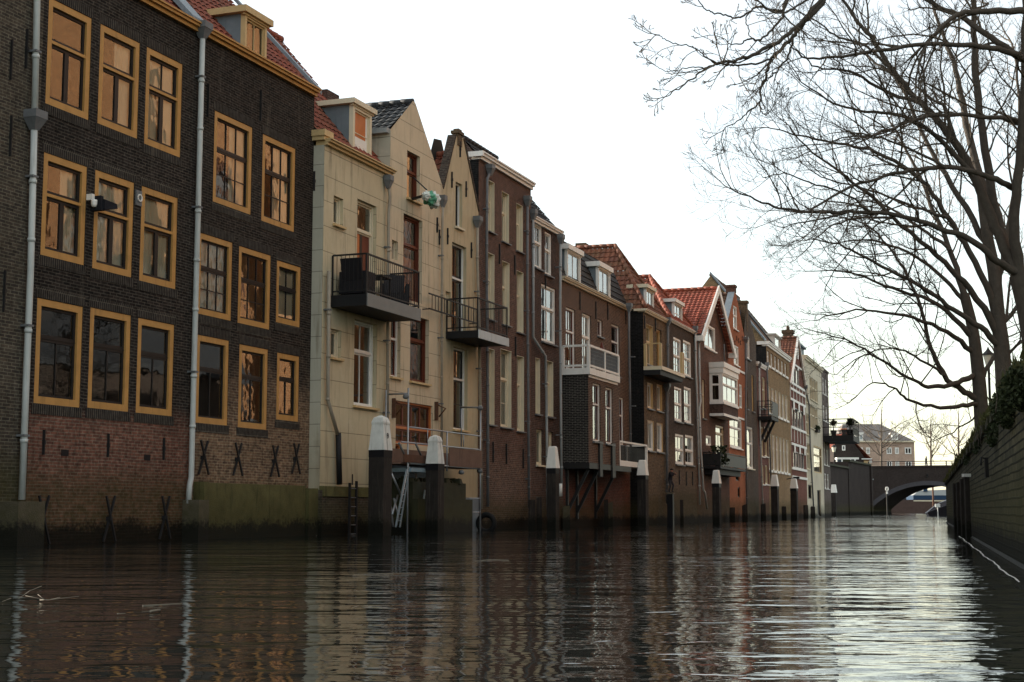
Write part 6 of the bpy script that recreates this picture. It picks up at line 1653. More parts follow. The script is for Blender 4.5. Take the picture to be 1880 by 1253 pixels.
# tyre
P = infront(893, .4); mb = MB()
for k in range(20):
    pass
seg = []
n1, n2 = 20, 8
for i in range(n1):
    for j in range(n2):
        a, b = 2 * math.pi * i / n1, 2 * math.pi * j / n2; r = .27 + .09 * math.cos(b); mb.v.append(Vector((r * math.cos(a), .09 * math.sin(b), r * math.sin(a))))
for i in range(n1):
    for j in range(n2): mb.f.append((i * n2 + j, ((i + 1) % n1) * n2 + j, ((i + 1) % n1) * n2 + (j + 1) % n2, i * n2 + (j + 1) % n2)); mb.smooth.add(len(mb.f) - 1)
o = mb.build('tyre', M['rubber']); P.z = .22; o.location = P; o.rotation_euler = (0, 0, -.4); tag(o, 'old black tyre hanging at the waterline beside the scaffold foot', 'tyre')

# ------------------------------------------------------------------ sack hung out of the attic window
h = H4
t = empty('plastic_sack', h.world(h.r('b1', 640, 560, -.7)[0], -.7, 0), h.rot, 'green and clear plastic sack bundled on a board out of the attic window', 'sack')
ox2 = h.r('b1', 640, 560, -.7)[0]; c = h.r('b1', 668, 568, -.7)
def blob(cx, cz, rx, rz_, ry, seed, mat, name):
    mb = MB(); n1, n2 = 36, 24; rs = random.Random(seed); pa = [rs.uniform(0, 6) for _ in range(6)]
    for j in range(n2 + 1):
        for i in range(n1):
            a, b = 2 * math.pi * i / n1, math.pi * j / n2; k = 1 + .10 * math.sin(5 * a + pa[0] + 2 * b) + .09 * math.sin(9 * a + pa[1] - 4 * b) + .06 * math.sin(7 * b + pa[2])
            mb.v.append(Vector((cx + rx * k * math.cos(b), ry * k * math.sin(b) * math.cos(a), cz + rz_ * k * math.sin(b) * math.sin(a))))
    for j in range(n2):
        for i in range(n1): mb.f.append((j * n1 + i, j * n1 + (i + 1) % n1, (j + 1) * n1 + (i + 1) % n1, (j + 1) * n1 + i)); mb.smooth.add(len(mb.f) - 1)
    mb.build(name, M[mat], t)
blob(c[0] - ox2, c[1], .25, .20, .19, 3, 'green_bag', 'sack_body'); blob(c[0] - ox2 + .27, c[1] + .0, .20, .24, .18, 5, 'clear_bag', 'film_end'); blob(c[0] - ox2 - .26, c[1] + .02, .14, .14, .12, 8, 'clear_bag', 'film_start')
q0, q1 = h.r('b1', 563, 555, 0), h.r('b1', 612, 555, -.5)
mb = MB(); mb.bar((q0[0] - ox2, .7, c[1] + .05), (c[0] - ox2 - .2, .1, c[1] + .05), .10, .05); q2 = h.r('b1', 580, 455); q3 = h.r('b1', 652, 522, -.6)
mb.bar((q2[0] - ox2, .7, q2[1]), (q3[0] - ox2, .1, q3[1]), .03); mb.build('support_board', M['iron'], t)

# ------------------------------------------------------------------ balcony furniture
def rattan_chair(hh, s, y, z, rz, label):
    P = hh.world(s, y, z); t = empty('rattan_chair', P, hh.rot + rz, label, 'chair', 'rattan chairs on the balcony')
    mb = MB(); mb.box(-.28, -.27, .06, .28, .28, .40); mb.build('seat', M['rattan'], t)
    mb = MB(); mb.hexa([(-.27, .20, .401), (.27, .20, .401), (.27, .29, .401), (-.27, .29, .401), (-.30, .34, .98), (.30, .34, .98), (.30, .41, .96), (-.30, .41, .96)]); mb.build('backrest', M['rattan'], t)
    for x in (-1, 1):
        mb = MB(); mb.box(x * .34 - .05, -.28, .06, x * .34 + .05, .27, .64); mb.build('armrest', M['rattan'], t)
    for x in (-.24, .24):
        for y_ in (-.22, .22):
            mb = MB(); mb.box(x - .025, y_ - .025, .003, x + .025, y_ + .025, .059); mb.build('leg', M['iron'], t)
bs0, bs1, dep, zfl = B1
rattan_chair(H3, bs0 + .48, -dep * .5, zfl, math.pi / 2 , 'black rattan armchair seen from the side at the near end of the balcony')
rattan_chair(H3, bs1 - .55, -dep * .5, zfl, -math.pi / 2 + .5, 'black rattan armchair at the far end of the balcony, close to the outer railing')
t = empty('garden_table', H3.world((bs0 + bs1) / 2 - .0, -dep * .5, zfl), H3.rot, 'small black square table between the two rattan armchairs', 'table')
mb = MB(); mb.box(-.33, -.3, .66, .33, .3, .71); mb.build('tabletop', M['iron'], t)
for x in (-.28, .28):
    for y_ in (-.25, .25): mb = MB(); mb.box(x - .02, y_ - .02, .003, x + .02, y_ + .02, .659); mb.build('leg', M['iron'], t)
# folded parasol on the white balcony
q = H8.r('z3', 440, 960, -.6); P = H8.world(q[0], -.6, zf8)
t = empty('folded_parasol', P, 0, 'small folded dull red parasol on the white railed balcony', 'parasol'); z1_ = H8.r('z3', 435, 925, -.6)[1] - zf8
mb = MB(); mb.tube([(0, 0, .003), (0, 0, z1_ * .5)], .025, 7); mb.lathe((0, 0, 0), [(.22, .003), (.22, .06), (.04, .07)], 12); mb.build('pole', M['iron'], t)
mb = MB(); mb.lathe((0, 0, z1_ * .5), [(.05, 0), (.16, .05), (.10, z1_ * .3), (.03, z1_ * .5)], 7, smooth=False); mb.build('canopy', M['redbrown'], t)
# pots on the far balcony and plants on the dark balcony
hh, dp, zf = BAL17
for i, (sx, lab) in enumerate(((.7, 'spiky potted plant at the near end of the far planted balcony'), (2.0, 'rounded potted plant on the outer rail of the far planted balcony'), (1.4, 'bushy potted plant behind the far balcony rail'))):
    y = -dp + .35 if i != 2 else -.8
    t = empty('potted_plant', hh.world(min(sx, hh.W + .2), y, zf), hh.rot, lab, 'plant', 'potted plants on the far balcony')
    mb = MB(); mb.lathe((0, 0, 0), [(.2, .003), (.28, .5), (.24, .5)], 10); mb.build('pot', M['iron'], t)
    mb = MB()
    for k in range(110):
        a, e = ru(0, 6.28), ru(.1, 1.4); L = ru(.4, .85); d = Vector((math.cos(a) * math.cos(e), math.sin(a) * math.cos(e), math.sin(e))); s_ = Vector((-math.sin(a), math.cos(a), 0)) * .07; b0 = Vector((0, 0, .9))
        mb.add([b0, b0 + d * L * .6 + s_, b0 + d * L - Vector((0, 0, .15)), b0 + d * L * .6 - s_])
    mb.tube([(0, 0, .45), (.02, 0, .95)], .04, 6); mb.build('foliage', M['ivy'], t)
hh, a0_, a1_, dp, zf, ztop = BAL11
t = empty('potted_plant', hh.world(a0_ + .7, -.7, zf), hh.rot, 'dark leafy potted plant rising above the dark screened balcony', 'plant')
mb = MB(); mb.lathe((0, 0, 0), [(.2, .003), (.28, .5), (.24, .5)], 10); mb.build('pot', M['iron'], t)
mb = MB()
for k in range(260):
    c = Vector((ru(-.7, .7), ru(-.4, .4), ztop - zf - .2 + ru(-.4, .55))); a = Vector((ru(-1, 1), ru(-1, 1), ru(-1, 1))) * .1; b = Vector((ru(-1, 1), ru(-1, 1), ru(-1, 1))) * .1; mb.add([c - a, c + b, c + a, c - b])
mb.tube([(0, 0, .45), (.1, 0, ztop - zf)], .03, 5); mb.build('foliage', M['ivy'], t)

# ------------------------------------------------------------------ people
def skin_person(name, P, rz, Hh, pose, label, shirt, trousers, extra=None):
    """one continuous skinned body; pose = dict of joints in units of body height"""
    t = empty(name, P, rz, label, 'person')
    J = list(pose); idx = {k: i for i, k in enumerate(J)}
    edges = [('pelvis', 'spine'), ('spine', 'chest'), ('chest', 'neck'), ('neck', 'head'), ('head', 'crown'), ('chest', 'shoulder_l'), ('shoulder_l', 'elbow_l'), ('elbow_l', 'hand_l'), ('chest', 'shoulder_r'), ('shoulder_r', 'elbow_r'), ('elbow_r', 'hand_r'),
             ('pelvis', 'hip_l'), ('hip_l', 'knee_l'), ('knee_l', 'foot_l'), ('foot_l', 'toe_l'), ('pelvis', 'hip_r'), ('hip_r', 'knee_r'), ('knee_r', 'foot_r'), ('foot_r', 'toe_r')]
    rad = dict(pelvis=.085, spine=.08, chest=.095, neck=.038, head=.062, crown=.045, shoulder_l=.05, shoulder_r=.05, elbow_l=.036, elbow_r=.036, hand_l=.025, hand_r=.025, hip_l=.065, hip_r=.065, knee_l=.045, knee_r=.045, foot_l=.032, foot_r=.032, toe_l=.022, toe_r=.022)
    me = bpy.data.meshes.new('body'); me.from_pydata([tuple(Vector(pose[k]) * Hh) for k in J], [(idx[a], idx[b]) for a, b in edges], [])
    me.materials.append(M[shirt]); me.materials.append(M[trousers]); me.materials.append(M['skin']); me.materials.append(M['hair'])
    o = bpy.data.objects.new('body', me); COL.objects.link(o); o.parent = t
    md = o.modifiers.new('skin', 'SKIN'); md.use_smooth_shade = True
    for i, k in enumerate(J):
        me.skin_vertices[0].data[i].radius = (rad[k] * Hh * .95, rad[k] * Hh * .95); me.skin_vertices[0].data[i].use_root = (k == 'pelvis')
    sd = o.modifiers.new('sub', 'SUBSURF'); sd.levels = sd.render_levels = 2
    dg = bpy.context.evaluated_depsgraph_get(); dg.update()
    ev = o.evaluated_get(dg); m2 = bpy.data.meshes.new_from_object(ev)
    o.modifiers.clear(); o.data = m2
    hd = Vector(pose['head']) * Hh; pel = pose['pelvis'][2] * Hh
    hands = [Vector(pose[k]) * Hh for k in ('hand_l', 'hand_r')]
    while len(m2.materials) < 4: m2.materials.append(M[[shirt, trousers, 'skin', 'hair'][len(m2.materials)]])
    for p in m2.polygons:
        c = p.center
        if (c - hd).length < .085 * Hh and c.z > hd.z - .05 * Hh: p.material_index = 3 if (c.y > hd.y + .01 * Hh or c.z > hd.z + .045 * Hh) else 2
        elif min((c - q).length for q in hands) < .045 * Hh: p.material_index = 2
        elif c.z < pel: p.material_index = 1
        else: p.material_index = 0
        p.use_smooth = True
    # nose and hair volume so the head reads as a head
    mb = MB(); mb.lathe((hd.x, hd.y + .008 * Hh, hd.z + .01 * Hh), [(.066 * Hh, -.01 * Hh), (.07 * Hh, .02 * Hh), (.05 * Hh, .055 * Hh), (.015 * Hh, .068 * Hh)], 10); mb.build('hair', M['hair'], t)
    return t
walk = dict(pelvis=(0, 0, .52), spine=(0, -.01, .62), chest=(0, -.03, .74), neck=(0, -.035, .83), head=(0, -.05, .90), crown=(0, -.05, .96), shoulder_l=(-.11, -.03, .78), elbow_l=(-.14, .06, .64), hand_l=(-.13, .0, .52), shoulder_r=(.11, -.03, .78), elbow_r=(.14, -.05, .64), hand_r=(.12, -.14, .54),
            hip_l=(-.055, 0, .49), knee_l=(-.06, -.08, .28), foot_l=(-.06, -.10, .04), toe_l=(-.06, -.18, .02), hip_r=(.055, 0, .49), knee_r=(.06, .02, .27), foot_r=(.06, .13, .05), toe_r=(.06, .06, .02))
xp = P3(1700, 850, 222).x
skin_person('person', (xp, 222, deck(xp - br.location.x) - .3), math.pi / 2 + .3, 1.75, walk, 'person in dark clothes walking across the bridge behind the railing', 'cloth_dark', 'cloth_grey')
mb = MB()
h = H10
P = infront(1231.5, .45); zs_ = P3(1231, 905, P.y).z
t = empty('wooden_post', (P.x, P.y, 0), h.rot, 'dark square post carrying the small figure between the olive and umber houses', 'post')
mb = MB(); mb.box(-.13, -.13, -1.2, .13, .13, zs_ - .06); mb.build('post', M['tarband'], t); mb = MB(); mb.box(-.17, -.17, zs_ - .06, .17, .17, zs_); mb.build('post_cap', M['stone'], t)
lean = dict(pelvis=(-.02, 0, .52), spine=(0, -.01, .63), chest=(.02, -.02, .75), neck=(.04, -.03, .84), head=(.06, -.05, .90), crown=(.06, -.05, .96), shoulder_l=(-.09, -.03, .79), elbow_l=(-.12, -.10, .68), hand_l=(.0, -.2, .70), shoulder_r=(.12, -.03, .79), elbow_r=(.17, -.12, .72), hand_r=(.15, -.2, .80),
            hip_l=(-.07, 0, .49), knee_l=(-.09, -.05, .27), foot_l=(-.08, .02, .04), toe_l=(-.08, -.06, .02), hip_r=(.05, 0, .49), knee_r=(.13, -.08, .3), foot_r=(.15, .0, .06), toe_r=(.17, -.07, .03))
skin_person('person', (P.x, P.y, zs_), h.rot - .2, 1.12, lean, 'small dark clothed statue with red face and arms standing on the square post', 'cloth_dark', 'cloth_grey')  # a statue, modelled with the same body as the walker

# ------------------------------------------------------------------ floating straws
def straw(name, pts, r, label, branches=0):
    mb = MB(); W_ = [WP(*p[:2]) + Vector((0, 0, p[2] if len(p) > 2 else .012)) for p in pts]
    mb.tube(W_, r, 5)
    for k in range(branches):
        i = random.randrange(len(W_) - 1); p = W_[i].lerp(W_[i + 1], rnd()); mb.tube([p, p + Vector((ru(-.3, .3), ru(-.3, .3), ru(.01, .08)))], r * .7, 4)
    o = mb.build(name, M['debris']); tag(o, label, 'driftwood', 'straws and twigs drifting on the water')
straw('drift_twig', [(580, 985), (592, 977, .05), (606, 972, .12), (618, 977, .08)], .0035, 'bent pale reed with side shoots drifting before the beige house', 6)
straw('drift_twig', [(34, 1103), (55, 1092, .03), (76, 1081, .02)], .0025, 'straight thin reed drifting near the left edge')
straw('drift_twig', [(4, 1108), (20, 1104, .02)], .003, 'short pale straw at the left edge of the water')
straw('drift_twig', [(73, 1105), (90, 1107, .02), (110, 1102, .02)], .0025, 'small forked straw drifting left of the pale pipe mirror', 3)
straw('drift_twig', [(262, 1113, .003), (300, 1111, .002), (334, 1109, .003)], .004, 'long pale stick drifting left of the second pipe mirror')
straw('drift_twig', [(276, 1126), (293, 1124)], .008, 'short fat white scrap drifting below the long pale stick')
straw('drift_twig', [(648, 1057, .002), (700, 1054, .002), (764, 1053, .002)], .004, 'long white stick drifting in the mirror of the scaffold')
straw('drift_twig', [(872, 1030, .002), (905, 1028, .002), (934, 1029, .002)], .004, 'thin white stick drifting in the mirror of the red brown house')
straw('drift_twig', [(215, 1131), (230, 1130)], .003, 'tiny dull scrap drifting on the dark water')
# ------------------------------------------------------------------ bare trees
def smooth_path(pts, n=4):
    out = []
    L = len(pts)
    for i in range(L - 1):
        p0, p1, p2, p3 = pts[max(i - 1, 0)], pts[i], pts[i + 1], pts[min(i + 2, L - 1)]
        for k in range(n):
            t = k / n
            out.append(.5 * ((2 * p1) + (p2 - p0) * t + (2 * p0 - 5 * p1 + 4 * p2 - p3) * t * t + (3 * p1 - p0 - 3 * p2 + p3) * t ** 3))
    out.append(pts[-1]); return out
def plen(p): return sum((p[i + 1] - p[i]).length for i in range(len(p) - 1))
def at_len(path, rad, s):
    for i in range(len(path) - 1):
        L = (path[i + 1] - path[i]).length
        if s <= L or i == len(path) - 2:
            t = min(1, s / max(L, 1e-6)); return path[i].lerp(path[i + 1], t), (path[i + 1] - path[i]).normalized(), rad[i] + (rad[i + 1] - rad[i]) * t
        s -= L
class Tree:
    def __init__(s, name, base, label, spec, group='bare trees on the right bank', k=1.0, mat='bark', tmat='twig'):
        s.root = empty(name, base, 0, label, 'tree', group); s.t = MB(); s.c = MB(); s.k = k; s.spec = spec; s.mat = mat; s.tmat = tmat; s.count = 0
    def limb(s, pts, r0, r1, sides=8, wob=.0, trunk=True, sprout=True, lvl=0, start=.15):
        path = smooth_path([Vector(p) for p in pts], 5)
        if wob:
            path = [path[0]] + [p + Vector((ru(-wob, wob), ru(-wob, wob), ru(-wob, wob))) for p in path[1:]]
        r0 *= .76; r1 *= .9; n = len(path); rad = [r0 + (r1 - r0) * (i / (n - 1)) ** .8 for i in range(n)]
        (s.t if trunk else s.c).tube(path, rad, sides, cap=False)
        if sprout: s.sprout(path, rad, lvl, start)
    def sprout(s, path, rad, lvl, start=.1):
        if lvl >= len(s.spec): return
        sp, ln, ang, up, nseg, wander, rmax = s.spec[lvl]
        L = plen(path); q = L * start + sp * rnd()
        while q < L * 1.001:
            p, tg, r = at_len(path, rad, q); t = q / L
            axis = tg.cross(Vector((ru(-1, 1), ru(-1, 1), ru(-1, 1))))
            if axis.length > .05:
                axis.normalize(); d = Matrix.Rotation(math.radians(ang * ru(.6, 1.35)), 3, axis) @ tg
                if lvl == 0 and d.y > .55 and rnd() < .4: d.y *= -.5
                l = ln * ru(.5, 1.25) * (1 - .45 * t) * s.k
                s.twig(p, d, l, min(r * .62, rmax * ru(.7, 1.1)), nseg, wander, up, lvl)
            q += sp * ru(.6, 1.4)
        # the tip forks
        if lvl < len(s.spec):
            p, tg = path[-1], (path[-1] - path[-2]).normalized()
            for sg in (-1, 1):
                d = (tg + Vector((ru(-.6, .6), ru(-.3, .3), ru(-.3, .7)))).normalized()
                s.twig(p, d, ln * .45 * ru(.6, 1.1) * s.k, min(rad[-1] * .9, rmax), nseg, wander, up, lvl)
    def twig(s, p, d, l, r, nseg, wander, up, lvl):
        path = [p]; d = d.normalized(); cur = Vector((ru(-1, 1), ru(-1, 1), ru(-1, 1))) * wander * .5
        for i in range(nseg):
            d = (d + cur + Vector((ru(-1, 1), ru(-1, 1), ru(-1, 1))) * wander + Vector((0, 0, up))).normalized()
            path.append(path[-1] + d * (l / nseg))
        tip = max(r * .45, .0032 * s.k)
        rad = [r + (tip - r) * i / nseg for i in range(nseg + 1)]
        s.c.tube(path, rad, 5 if lvl == 0 else 3, cap=False); s.count += 1
        s.sprout(path, rad, lvl + 1, .18)
    def done(s):
        inv = Matrix.Translation(-Vector(s.root.location))
        for mb, nm, mt in ((s.t, 'trunk', s.mat), (s.c, 'crown', s.tmat)):
            o = mb.build(nm, M[mt]); o.parent = s.root; o.matrix_parent_inverse = inv
        print('tree', s.root.name, s.count, 'twigs', len(s.c.f))
SPEC = [(.40, 2.0, 46, .05, 5, .26, .024), (.20, .80, 44, .10, 4, .28, .011), (.115, .30, 45, .12, 3, .30, .0062)]
def LP(pts, D0, D1, pull=0):
    n = len(pts); return [P3(x, y, D0 + (D1 - D0) * i / (n - 1)) for i, (x, y) in enumerate(pts)]
def T1p(pts): return [R('t1', *p) for p in pts]

# nearest tree: trunk outside the right edge, boughs reaching over the water at the top
SP1 = [(.26, .42, 42, .03, 4, .26, .012), (.09, .19, 44, .06, 3, .28, .006), (.06, .08, 45, .08, 2, .25, .0038)]
T = Tree('bare_tree', (6.2, 11.5, 2.1), 'near bare tree outside the right edge whose dark boughs hang in from the top', SP1)
hub = P3(1530, -30, 12.5)
T.limb([(6.2, 11.5, 2.0), (6.15, 11.6, 4.0), (5.9, 11.8, 6.0), (5.6, 12, 7.6)], .26, .14, 10, sprout=False)
T.limb([(5.85, 11.8, 6.2), (4.8, 12.2, 6.6), (3.8, 12.4, 6.0), hub], .10, .045, 8, sprout=False)
T.limb([hub] + LP(T1p([(735, 45), (640, 140), (560, 200), (470, 245), (400, 272), (330, 288), (290, 292), (240, 315), (190, 355), (130, 400), (70, 440)]), 12.5, 12.0), .034, .005, 6, .01, start=.32)
T.limb([hub] + LP(T1p([(760, 40), (690, 110), (640, 170), (590, 225), (540, 270), (520, 340), (498, 395), (485, 470), (440, 515), (400, 545), (325, 595)]), 12.5, 12.7), .034, .005, 6, .01, start=.35)
T.limb(LP(T1p([(640, 180), (620, 260), (575, 320), (525, 365), (505, 390)]), 12.5, 12.6), .014, .007, 5, .008, start=.2)
T.limb(LP(T1p([(485, 470), (495, 510), (520, 530), (550, 490)]), 12.7, 12.6), .010, .004, 5, .006)
T.limb(LP(T1p([(540, 272), (480, 292), (400, 300), (345, 298), (290, 290)]), 12.5, 12.1), .013, .009, 5, .006, start=.5)
T.limb(LP(T1p([(290, 292), (240, 265), (200, 230), (160, 210), (90, 200), (50, 180), (20, 160)]), 12.1, 12.0), .010, .004, 5, .008)
T.limb(LP(T1p([(240, 318), (180, 310), (110, 325), (60, 330), (15, 310)]), 12.1, 11.9), .008, .003, 5, .008)
T.limb([P3(1480, -20, 12.2)] + LP(T1p([(610, 5), (595, 70), (560, 120), (490, 185), (440, 178), (400, 200), (350, 205), (325, 180)]), 12.2, 12.0), .022, .004, 6, .008, start=.3)
T.limb([P3(1450, -25, 12.2)] + LP(T1p([(600, 40), (545, 48), (480, 30), (440, 55), (375, 85), (320, 70), (260, 55), (225, 30), (205, -10)]), 12.2, 11.9), .018, .005, 6, .008, start=.2)
T.limb(LP(T1p([(440, 60), (425, 90), (435, 130), (445, 170), (480, 185)]), 12.1, 12.0), .008, .005, 5, .006)
T.limb([P3(1520, -25, 12.3)] + LP(T1p([(700, 5), (640, 40), (595, 60), (540, 50), (470, 0)]), 12.3, 12.0), .016, .008, 6, .006)
T.limb([hub, P3(1500, -30, 12.4), P3(1450, -25, 12.2)], .03, .02, 6, sprout=False)
T.done()

# tree at the right edge
D = 26
T = Tree('bare_tree', P3(1905, 700, D), 'tall bare tree at the right edge with its trunk cut by the frame', SPEC)
T.root.location.z = 2.3
tr = LP([(1912, 750), (1900, 640), (1886, 560), (1872, 505)], D, D)
tr[0].z = 2.2
T.limb(tr, .29, .21, 12, sprout=False)
T.limb(LP([(1874, 510), (1850, 470), (1820, 400), (1785, 320), (1755, 265), (1715, 215), (1690, 190), (1640, 130), (1600, 70), (1560, 20), (1530, -30)], D, D + 1), .16, .025, 9, .02, start=.25)
T.limb(LP([(1872, 508), (1835, 420), (1812, 300), (1795, 180), (1788, 60), (1787, -40), (1790, -120)], D, D + 2), .14, .04, 9, .02, start=.2)
T.limb(LP([(1872, 505), (1862, 400), (1872, 300), (1880, 150), (1885, 0), (1888, -100)], D, D - 1), .14, .06, 9, .02, start=.2)
T.limb(LP([(1866, 500), (1830, 480), (1780, 440), (1710, 415), (1650, 395), (1560, 390), (1455, 387), (1400, 372), (1345, 350)], D, D - 2), .10, .012, 8, .02, start=.3)
T.limb(LP([(1867, 350), (1830, 330), (1755, 310), (1690, 310), (1640, 320), (1560, 345), (1490, 385), (1460, 390)], D, D - 2.5), .085, .012, 8, .02, start=.25)
T.limb(LP([(1876, 228), (1840, 218), (1720, 212), (1640, 235), (1600, 250)], D, D - 2), .07, .02, 8, .02, start=.25)
T.limb(LP([(1882, 110), (1850, 95), (1800, 85), (1720, 82), (1620, 92), (1530, 105), (1475, 105), (1450, 80)], D - 1, D - 2.5), .09, .01, 8, .02, start=.25)
T.limb(LP([(1884, 20), (1800, 22), (1755, 30), (1710, 70), (1690, 110), (1680, 160)], D - 1, D - 2), .09, .015, 8, .02, start=.2)
T.limb(LP([(1880, 110), (1820, 70), (1760, 30), (1700, 0), (1650, -40)], D, D + 1), .09, .035, 8, .02)
T.limb(LP([(1785, 320), (1720, 250), (1660, 215), (1590, 205), (1530, 190), (1470, 150)], D, D - 1), .07, .012, 7, .02)
T.limb(LP([(1755, 265), (1735, 200), (1725, 190)], D, D), .06, .03, 7, .01)
T.limb(LP([(1690, 190), (1620, 165), (1560, 130), (1500, 125), (1470, 95)], D, D - 1), .05, .01, 6, .02)
T.limb(LP([(1640, 130), (1590, 85), (1540, 70), (1500, 40), (1460, 20)], D + .5, D + .5), .04, .01, 6, .02)
T.limb(LP([(1600, 395), (1560, 360), (1500, 340), (1440, 320), (1400, 325)], D - 1, D - 2), .03, .008, 6, .02)
T.limb(LP([(1740, 310), (1660, 270), (1590, 250), (1520, 260)], D - 1, D), .04, .01, 6, .02)
T.done()

# middle tree
D = 34
T = Tree('bare_tree', P3(1845, 730, D), 'bare tree leaning over the water, in front of the lantern on the quay', SPEC)
T.root.location.z = 2.3
tr = LP([(1846, 735), (1840, 650), (1832, 580), (1825, 500), (1812, 430), (1800, 330)], D, D); tr[0].z = 2.2
T.limb(tr, .28, .13, 12, sprout=False)
T.limb(LP([(1800, 335), (1775, 230), (1755, 130), (1730, 60), (1700, -30)], D, D + 1), .15, .03, 8, .02)
T.limb(LP([(1830, 580), (1790, 480), (1740, 400), (1690, 330), (1610, 280), (1540, 265), (1470, 250), (1410, 235)], D, D - 1), .12, .012, 8, .03, start=.25)
T.limb(LP([(1836, 620), (1780, 530), (1720, 470), (1640, 400), (1560, 330), (1490, 280), (1440, 225)], D, D - 2), .12, .012, 8, .03, start=.25)
T.limb(LP([(1838, 640), (1800, 600), (1740, 560), (1680, 520), (1600, 480), (1540, 450), (1480, 440)], D, D - 1.5), .11, .012, 8, .03, start=.25)
T.limb(LP([(1828, 540), (1850, 430), (1868, 300), (1872, 200), (1860, 80)], D, D + 2), .12, .03, 8, .03, start=.2)
T.limb(LP([(1818, 460), (1760, 360), (1700, 260), (1650, 150), (1600, 110), (1560, 60)], D, D + 2), .12, .015, 8, .03, start=.2)
T.limb(LP([(1835, 600), (1870, 560), (1900, 500)], D, D), .08, .04, 7, .02)
T.limb(LP([(1840, 665), (1860, 640), (1890, 615)], D, D), .06, .03, 6, .02)
T.limb(LP([(1740, 400), (1680, 380), (1600, 350), (1520, 330), (1470, 300)], D - .5, D), .06, .01, 6, .02)
T.limb(LP([(1640, 400), (1580, 400), (1520, 420), (1470, 470)], D - 1, D - 2), .05, .01, 6, .02)
T.done()

# farther tree
D = 42
T = Tree('bare_tree', P3(1803, 790, D), 'bare tree with long low boughs near the far end of the quay wall', SPEC)
T.root.location.z = 2.35
tr = LP([(1804, 792), (1799, 720), (1792, 650), (1785, 600), (1770, 540)], D, D); tr[0].z = 2.2
T.limb(tr, .30, .16, 12, sprout=False)
T.limb(LP([(1770, 540), (1740, 450), (1690, 330), (1650, 250), (1620, 200)], D, D + 1), .14, .02, 8, .03)
T.limb(LP([(1796, 735), (1765, 715), (1735, 690), (1710, 640), (1690, 560), (1650, 480), (1600, 420), (1550, 400)], D, D - 1), .14, .015, 8, .03, start=.3)
T.limb(LP([(1797, 742), (1760, 746), (1718, 748), (1664, 733), (1640, 712), (1600, 705), (1560, 740)], D, D - 3), .10, .01, 8, .03, start=.4)
T.limb(LP([(1790, 690), (1750, 705), (1706, 710), (1668, 694), (1600, 650), (1540, 620), (1480, 605)], D, D - 3), .12, .01, 8, .03, start=.3)
T.limb(LP([(1790, 650), (1740, 610), (1660, 580), (1570, 570), (1490, 590)], D, D - 2), .12, .01, 8, .03, start=.25)
T.limb(LP([(1786, 620), (1720, 560), (1640, 530), (1560, 500), (1480, 500)], D, D - 1), .12, .01, 8, .03, start=.25)
T.limb(LP([(1775, 560), (1720, 500), (1650, 455), (1570, 440), (1510, 455)], D, D), .10, .01, 8, .03, start=.25)
T.limb(LP([(1745, 460), (1690, 420), (1630, 380), (1580, 370), (1530, 395)], D, D + 1), .08, .01, 7, .03)
T.limb(LP([(1800, 700), (1830, 640), (1850, 560), (1860, 470)], D, D + 1), .10, .03, 7, .03)
T.limb(LP([(1735, 690), (1690, 660), (1640, 640), (1580, 655), (1530, 690)], D - .5, D - 2), .06, .01, 6, .03)
T.limb(LP([(1800, 760), (1770, 780), (1740, 800), (1700, 815)], D, D + 2), .04, .01, 6, .03)
T.limb(LP([(1800, 770), (1830, 740), (1860, 700)], D + 1, D + 2), .05, .02, 6, .03)
T.done()

# trees near the bridge and beyond
SPF = [(1.3, 3.6, 42, .12, 4, .14, .05), (.75, 1.5, 40, .12, 3, .18, .03), (.5, .7, 42, .1, 2, .2, .02)]
def far_tree(px, py, D, top, halfw, label, lean=0, twig=1.0, n=13):
    B = P3(px, py, D); Tt = P3(px + lean, top, D); T = Tree('bare_tree', B, label, SPF, 'bare trees beyond the bridge', 1.0, 'bark_far', 'bark_far')
    Hh = Tt.z - B.z; W_ = halfw / F * D
    T.limb([B, B.lerp(Tt, .3), B.lerp(Tt, .6), B.lerp(Tt, .85)], Hh * .028, Hh * .008, 8, .02, start=.5)
    for k in range(n):
        t = ru(.15, .6); a = 2 * math.pi * (k / n) + ru(-.3, .3); s_ = B.lerp(Tt, t); e = Vector((math.cos(a) * W_ * ru(.7, 1), math.sin(a) * W_ * .8, Hh * ru(.25, .42) * (1.15 - t)))
        T.limb([s_, s_ + e * .35 + Vector((0, 0, -.02 * Hh)), s_ + e * .7, s_ + e], Hh * .012, Hh * .003, 6, .05, start=.2)
    T.done()
far_tree(1618, 862, 250, 742, 66, 'bare tree in front of the hipped roof building')
far_tree(1709, 862, 262, 752, 42, 'bare tree right of the hipped roof building, by the walking person', n=11)
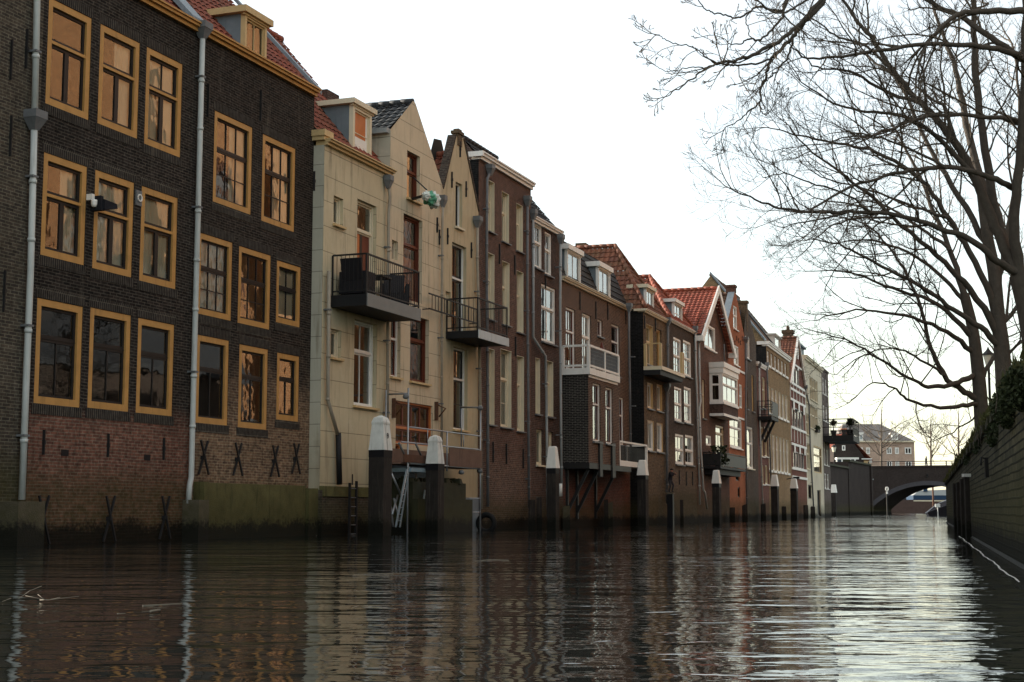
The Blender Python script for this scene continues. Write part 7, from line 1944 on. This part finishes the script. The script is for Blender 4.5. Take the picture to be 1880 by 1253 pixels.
far_tree(1760, 866, 215, 745, 45, 'bare tree beyond the quay wall at the right end of the bridge', n=10)

# brush growing on the quay behind the coping
T = Tree('bare_shrub', (wx(24) + 1.2, 24, 2.3), 'thin bare shrub behind the quay wall between the trunks and the ivy', [(.16, .5, 40, .12, 3, .2, .008), (.12, .22, 42, .1, 2, .2, .005)], 'bare trees on the right bank')
T.root['category'] = 'shrub'
for k in range(16):
    D = ru(22, 28); b = Vector((wx(D) + ru(.5, 1.6), D, 2.25)); e = b + Vector((ru(-.5, .5), ru(-.5, .5), ru(.6, 1.3)))
    T.limb([b, b.lerp(e, .5) + Vector((ru(-.1, .1), 0, 0)), e], .012, .004, 5, .01, trunk=(k % 2 == 0))
T.done()

# ------------------------------------------------------------------ light
SUN_AZ = Vector((-.86, .50, 0)).normalized(); EL = math.radians(14)
sd = bpy.data.lights.new('sun', 'SUN'); sd.energy = 2.4; sd.angle = math.radians(.6); sd.color = (1.0, .92, .80)
so = bpy.data.objects.new('sun', sd); COL.objects.link(so)
to = Vector((SUN_AZ.x * math.cos(EL), SUN_AZ.y * math.cos(EL), math.sin(EL)))
so.rotation_euler = to.to_track_quat('Z', 'Y').to_euler()
w = bpy.data.worlds.new('World'); scene.world = w; w.use_nodes = True
nt = w.node_tree; bg_ = nt.nodes['Background']
sky = nt.nodes.new('ShaderNodeTexSky'); sky.sky_type = 'NISHITA'; sky.sun_disc = False; sky.sun_elevation = EL
sky.sun_rotation = math.atan2(SUN_AZ.x, SUN_AZ.y); sky.air_density = 1.0; sky.dust_density = 1.0; sky.ozone_density = 1.2
nt.links.new(mixc(nt, .7, sky.outputs[0], (1.42, 1.33, 1.09)), bg_.inputs[0]); bg_.inputs[1].default_value = .145
vs = scene.view_settings; vs.view_transform = 'Standard'; vs.look = 'None'; vs.gamma = 1; vs.use_curve_mapping = False; vs.exposure = 2.27
scene.cycles.max_bounces = 8; scene.cycles.transparent_max_bounces = 12; scene.cycles.caustics_reflective = False; scene.cycles.caustics_refractive = False
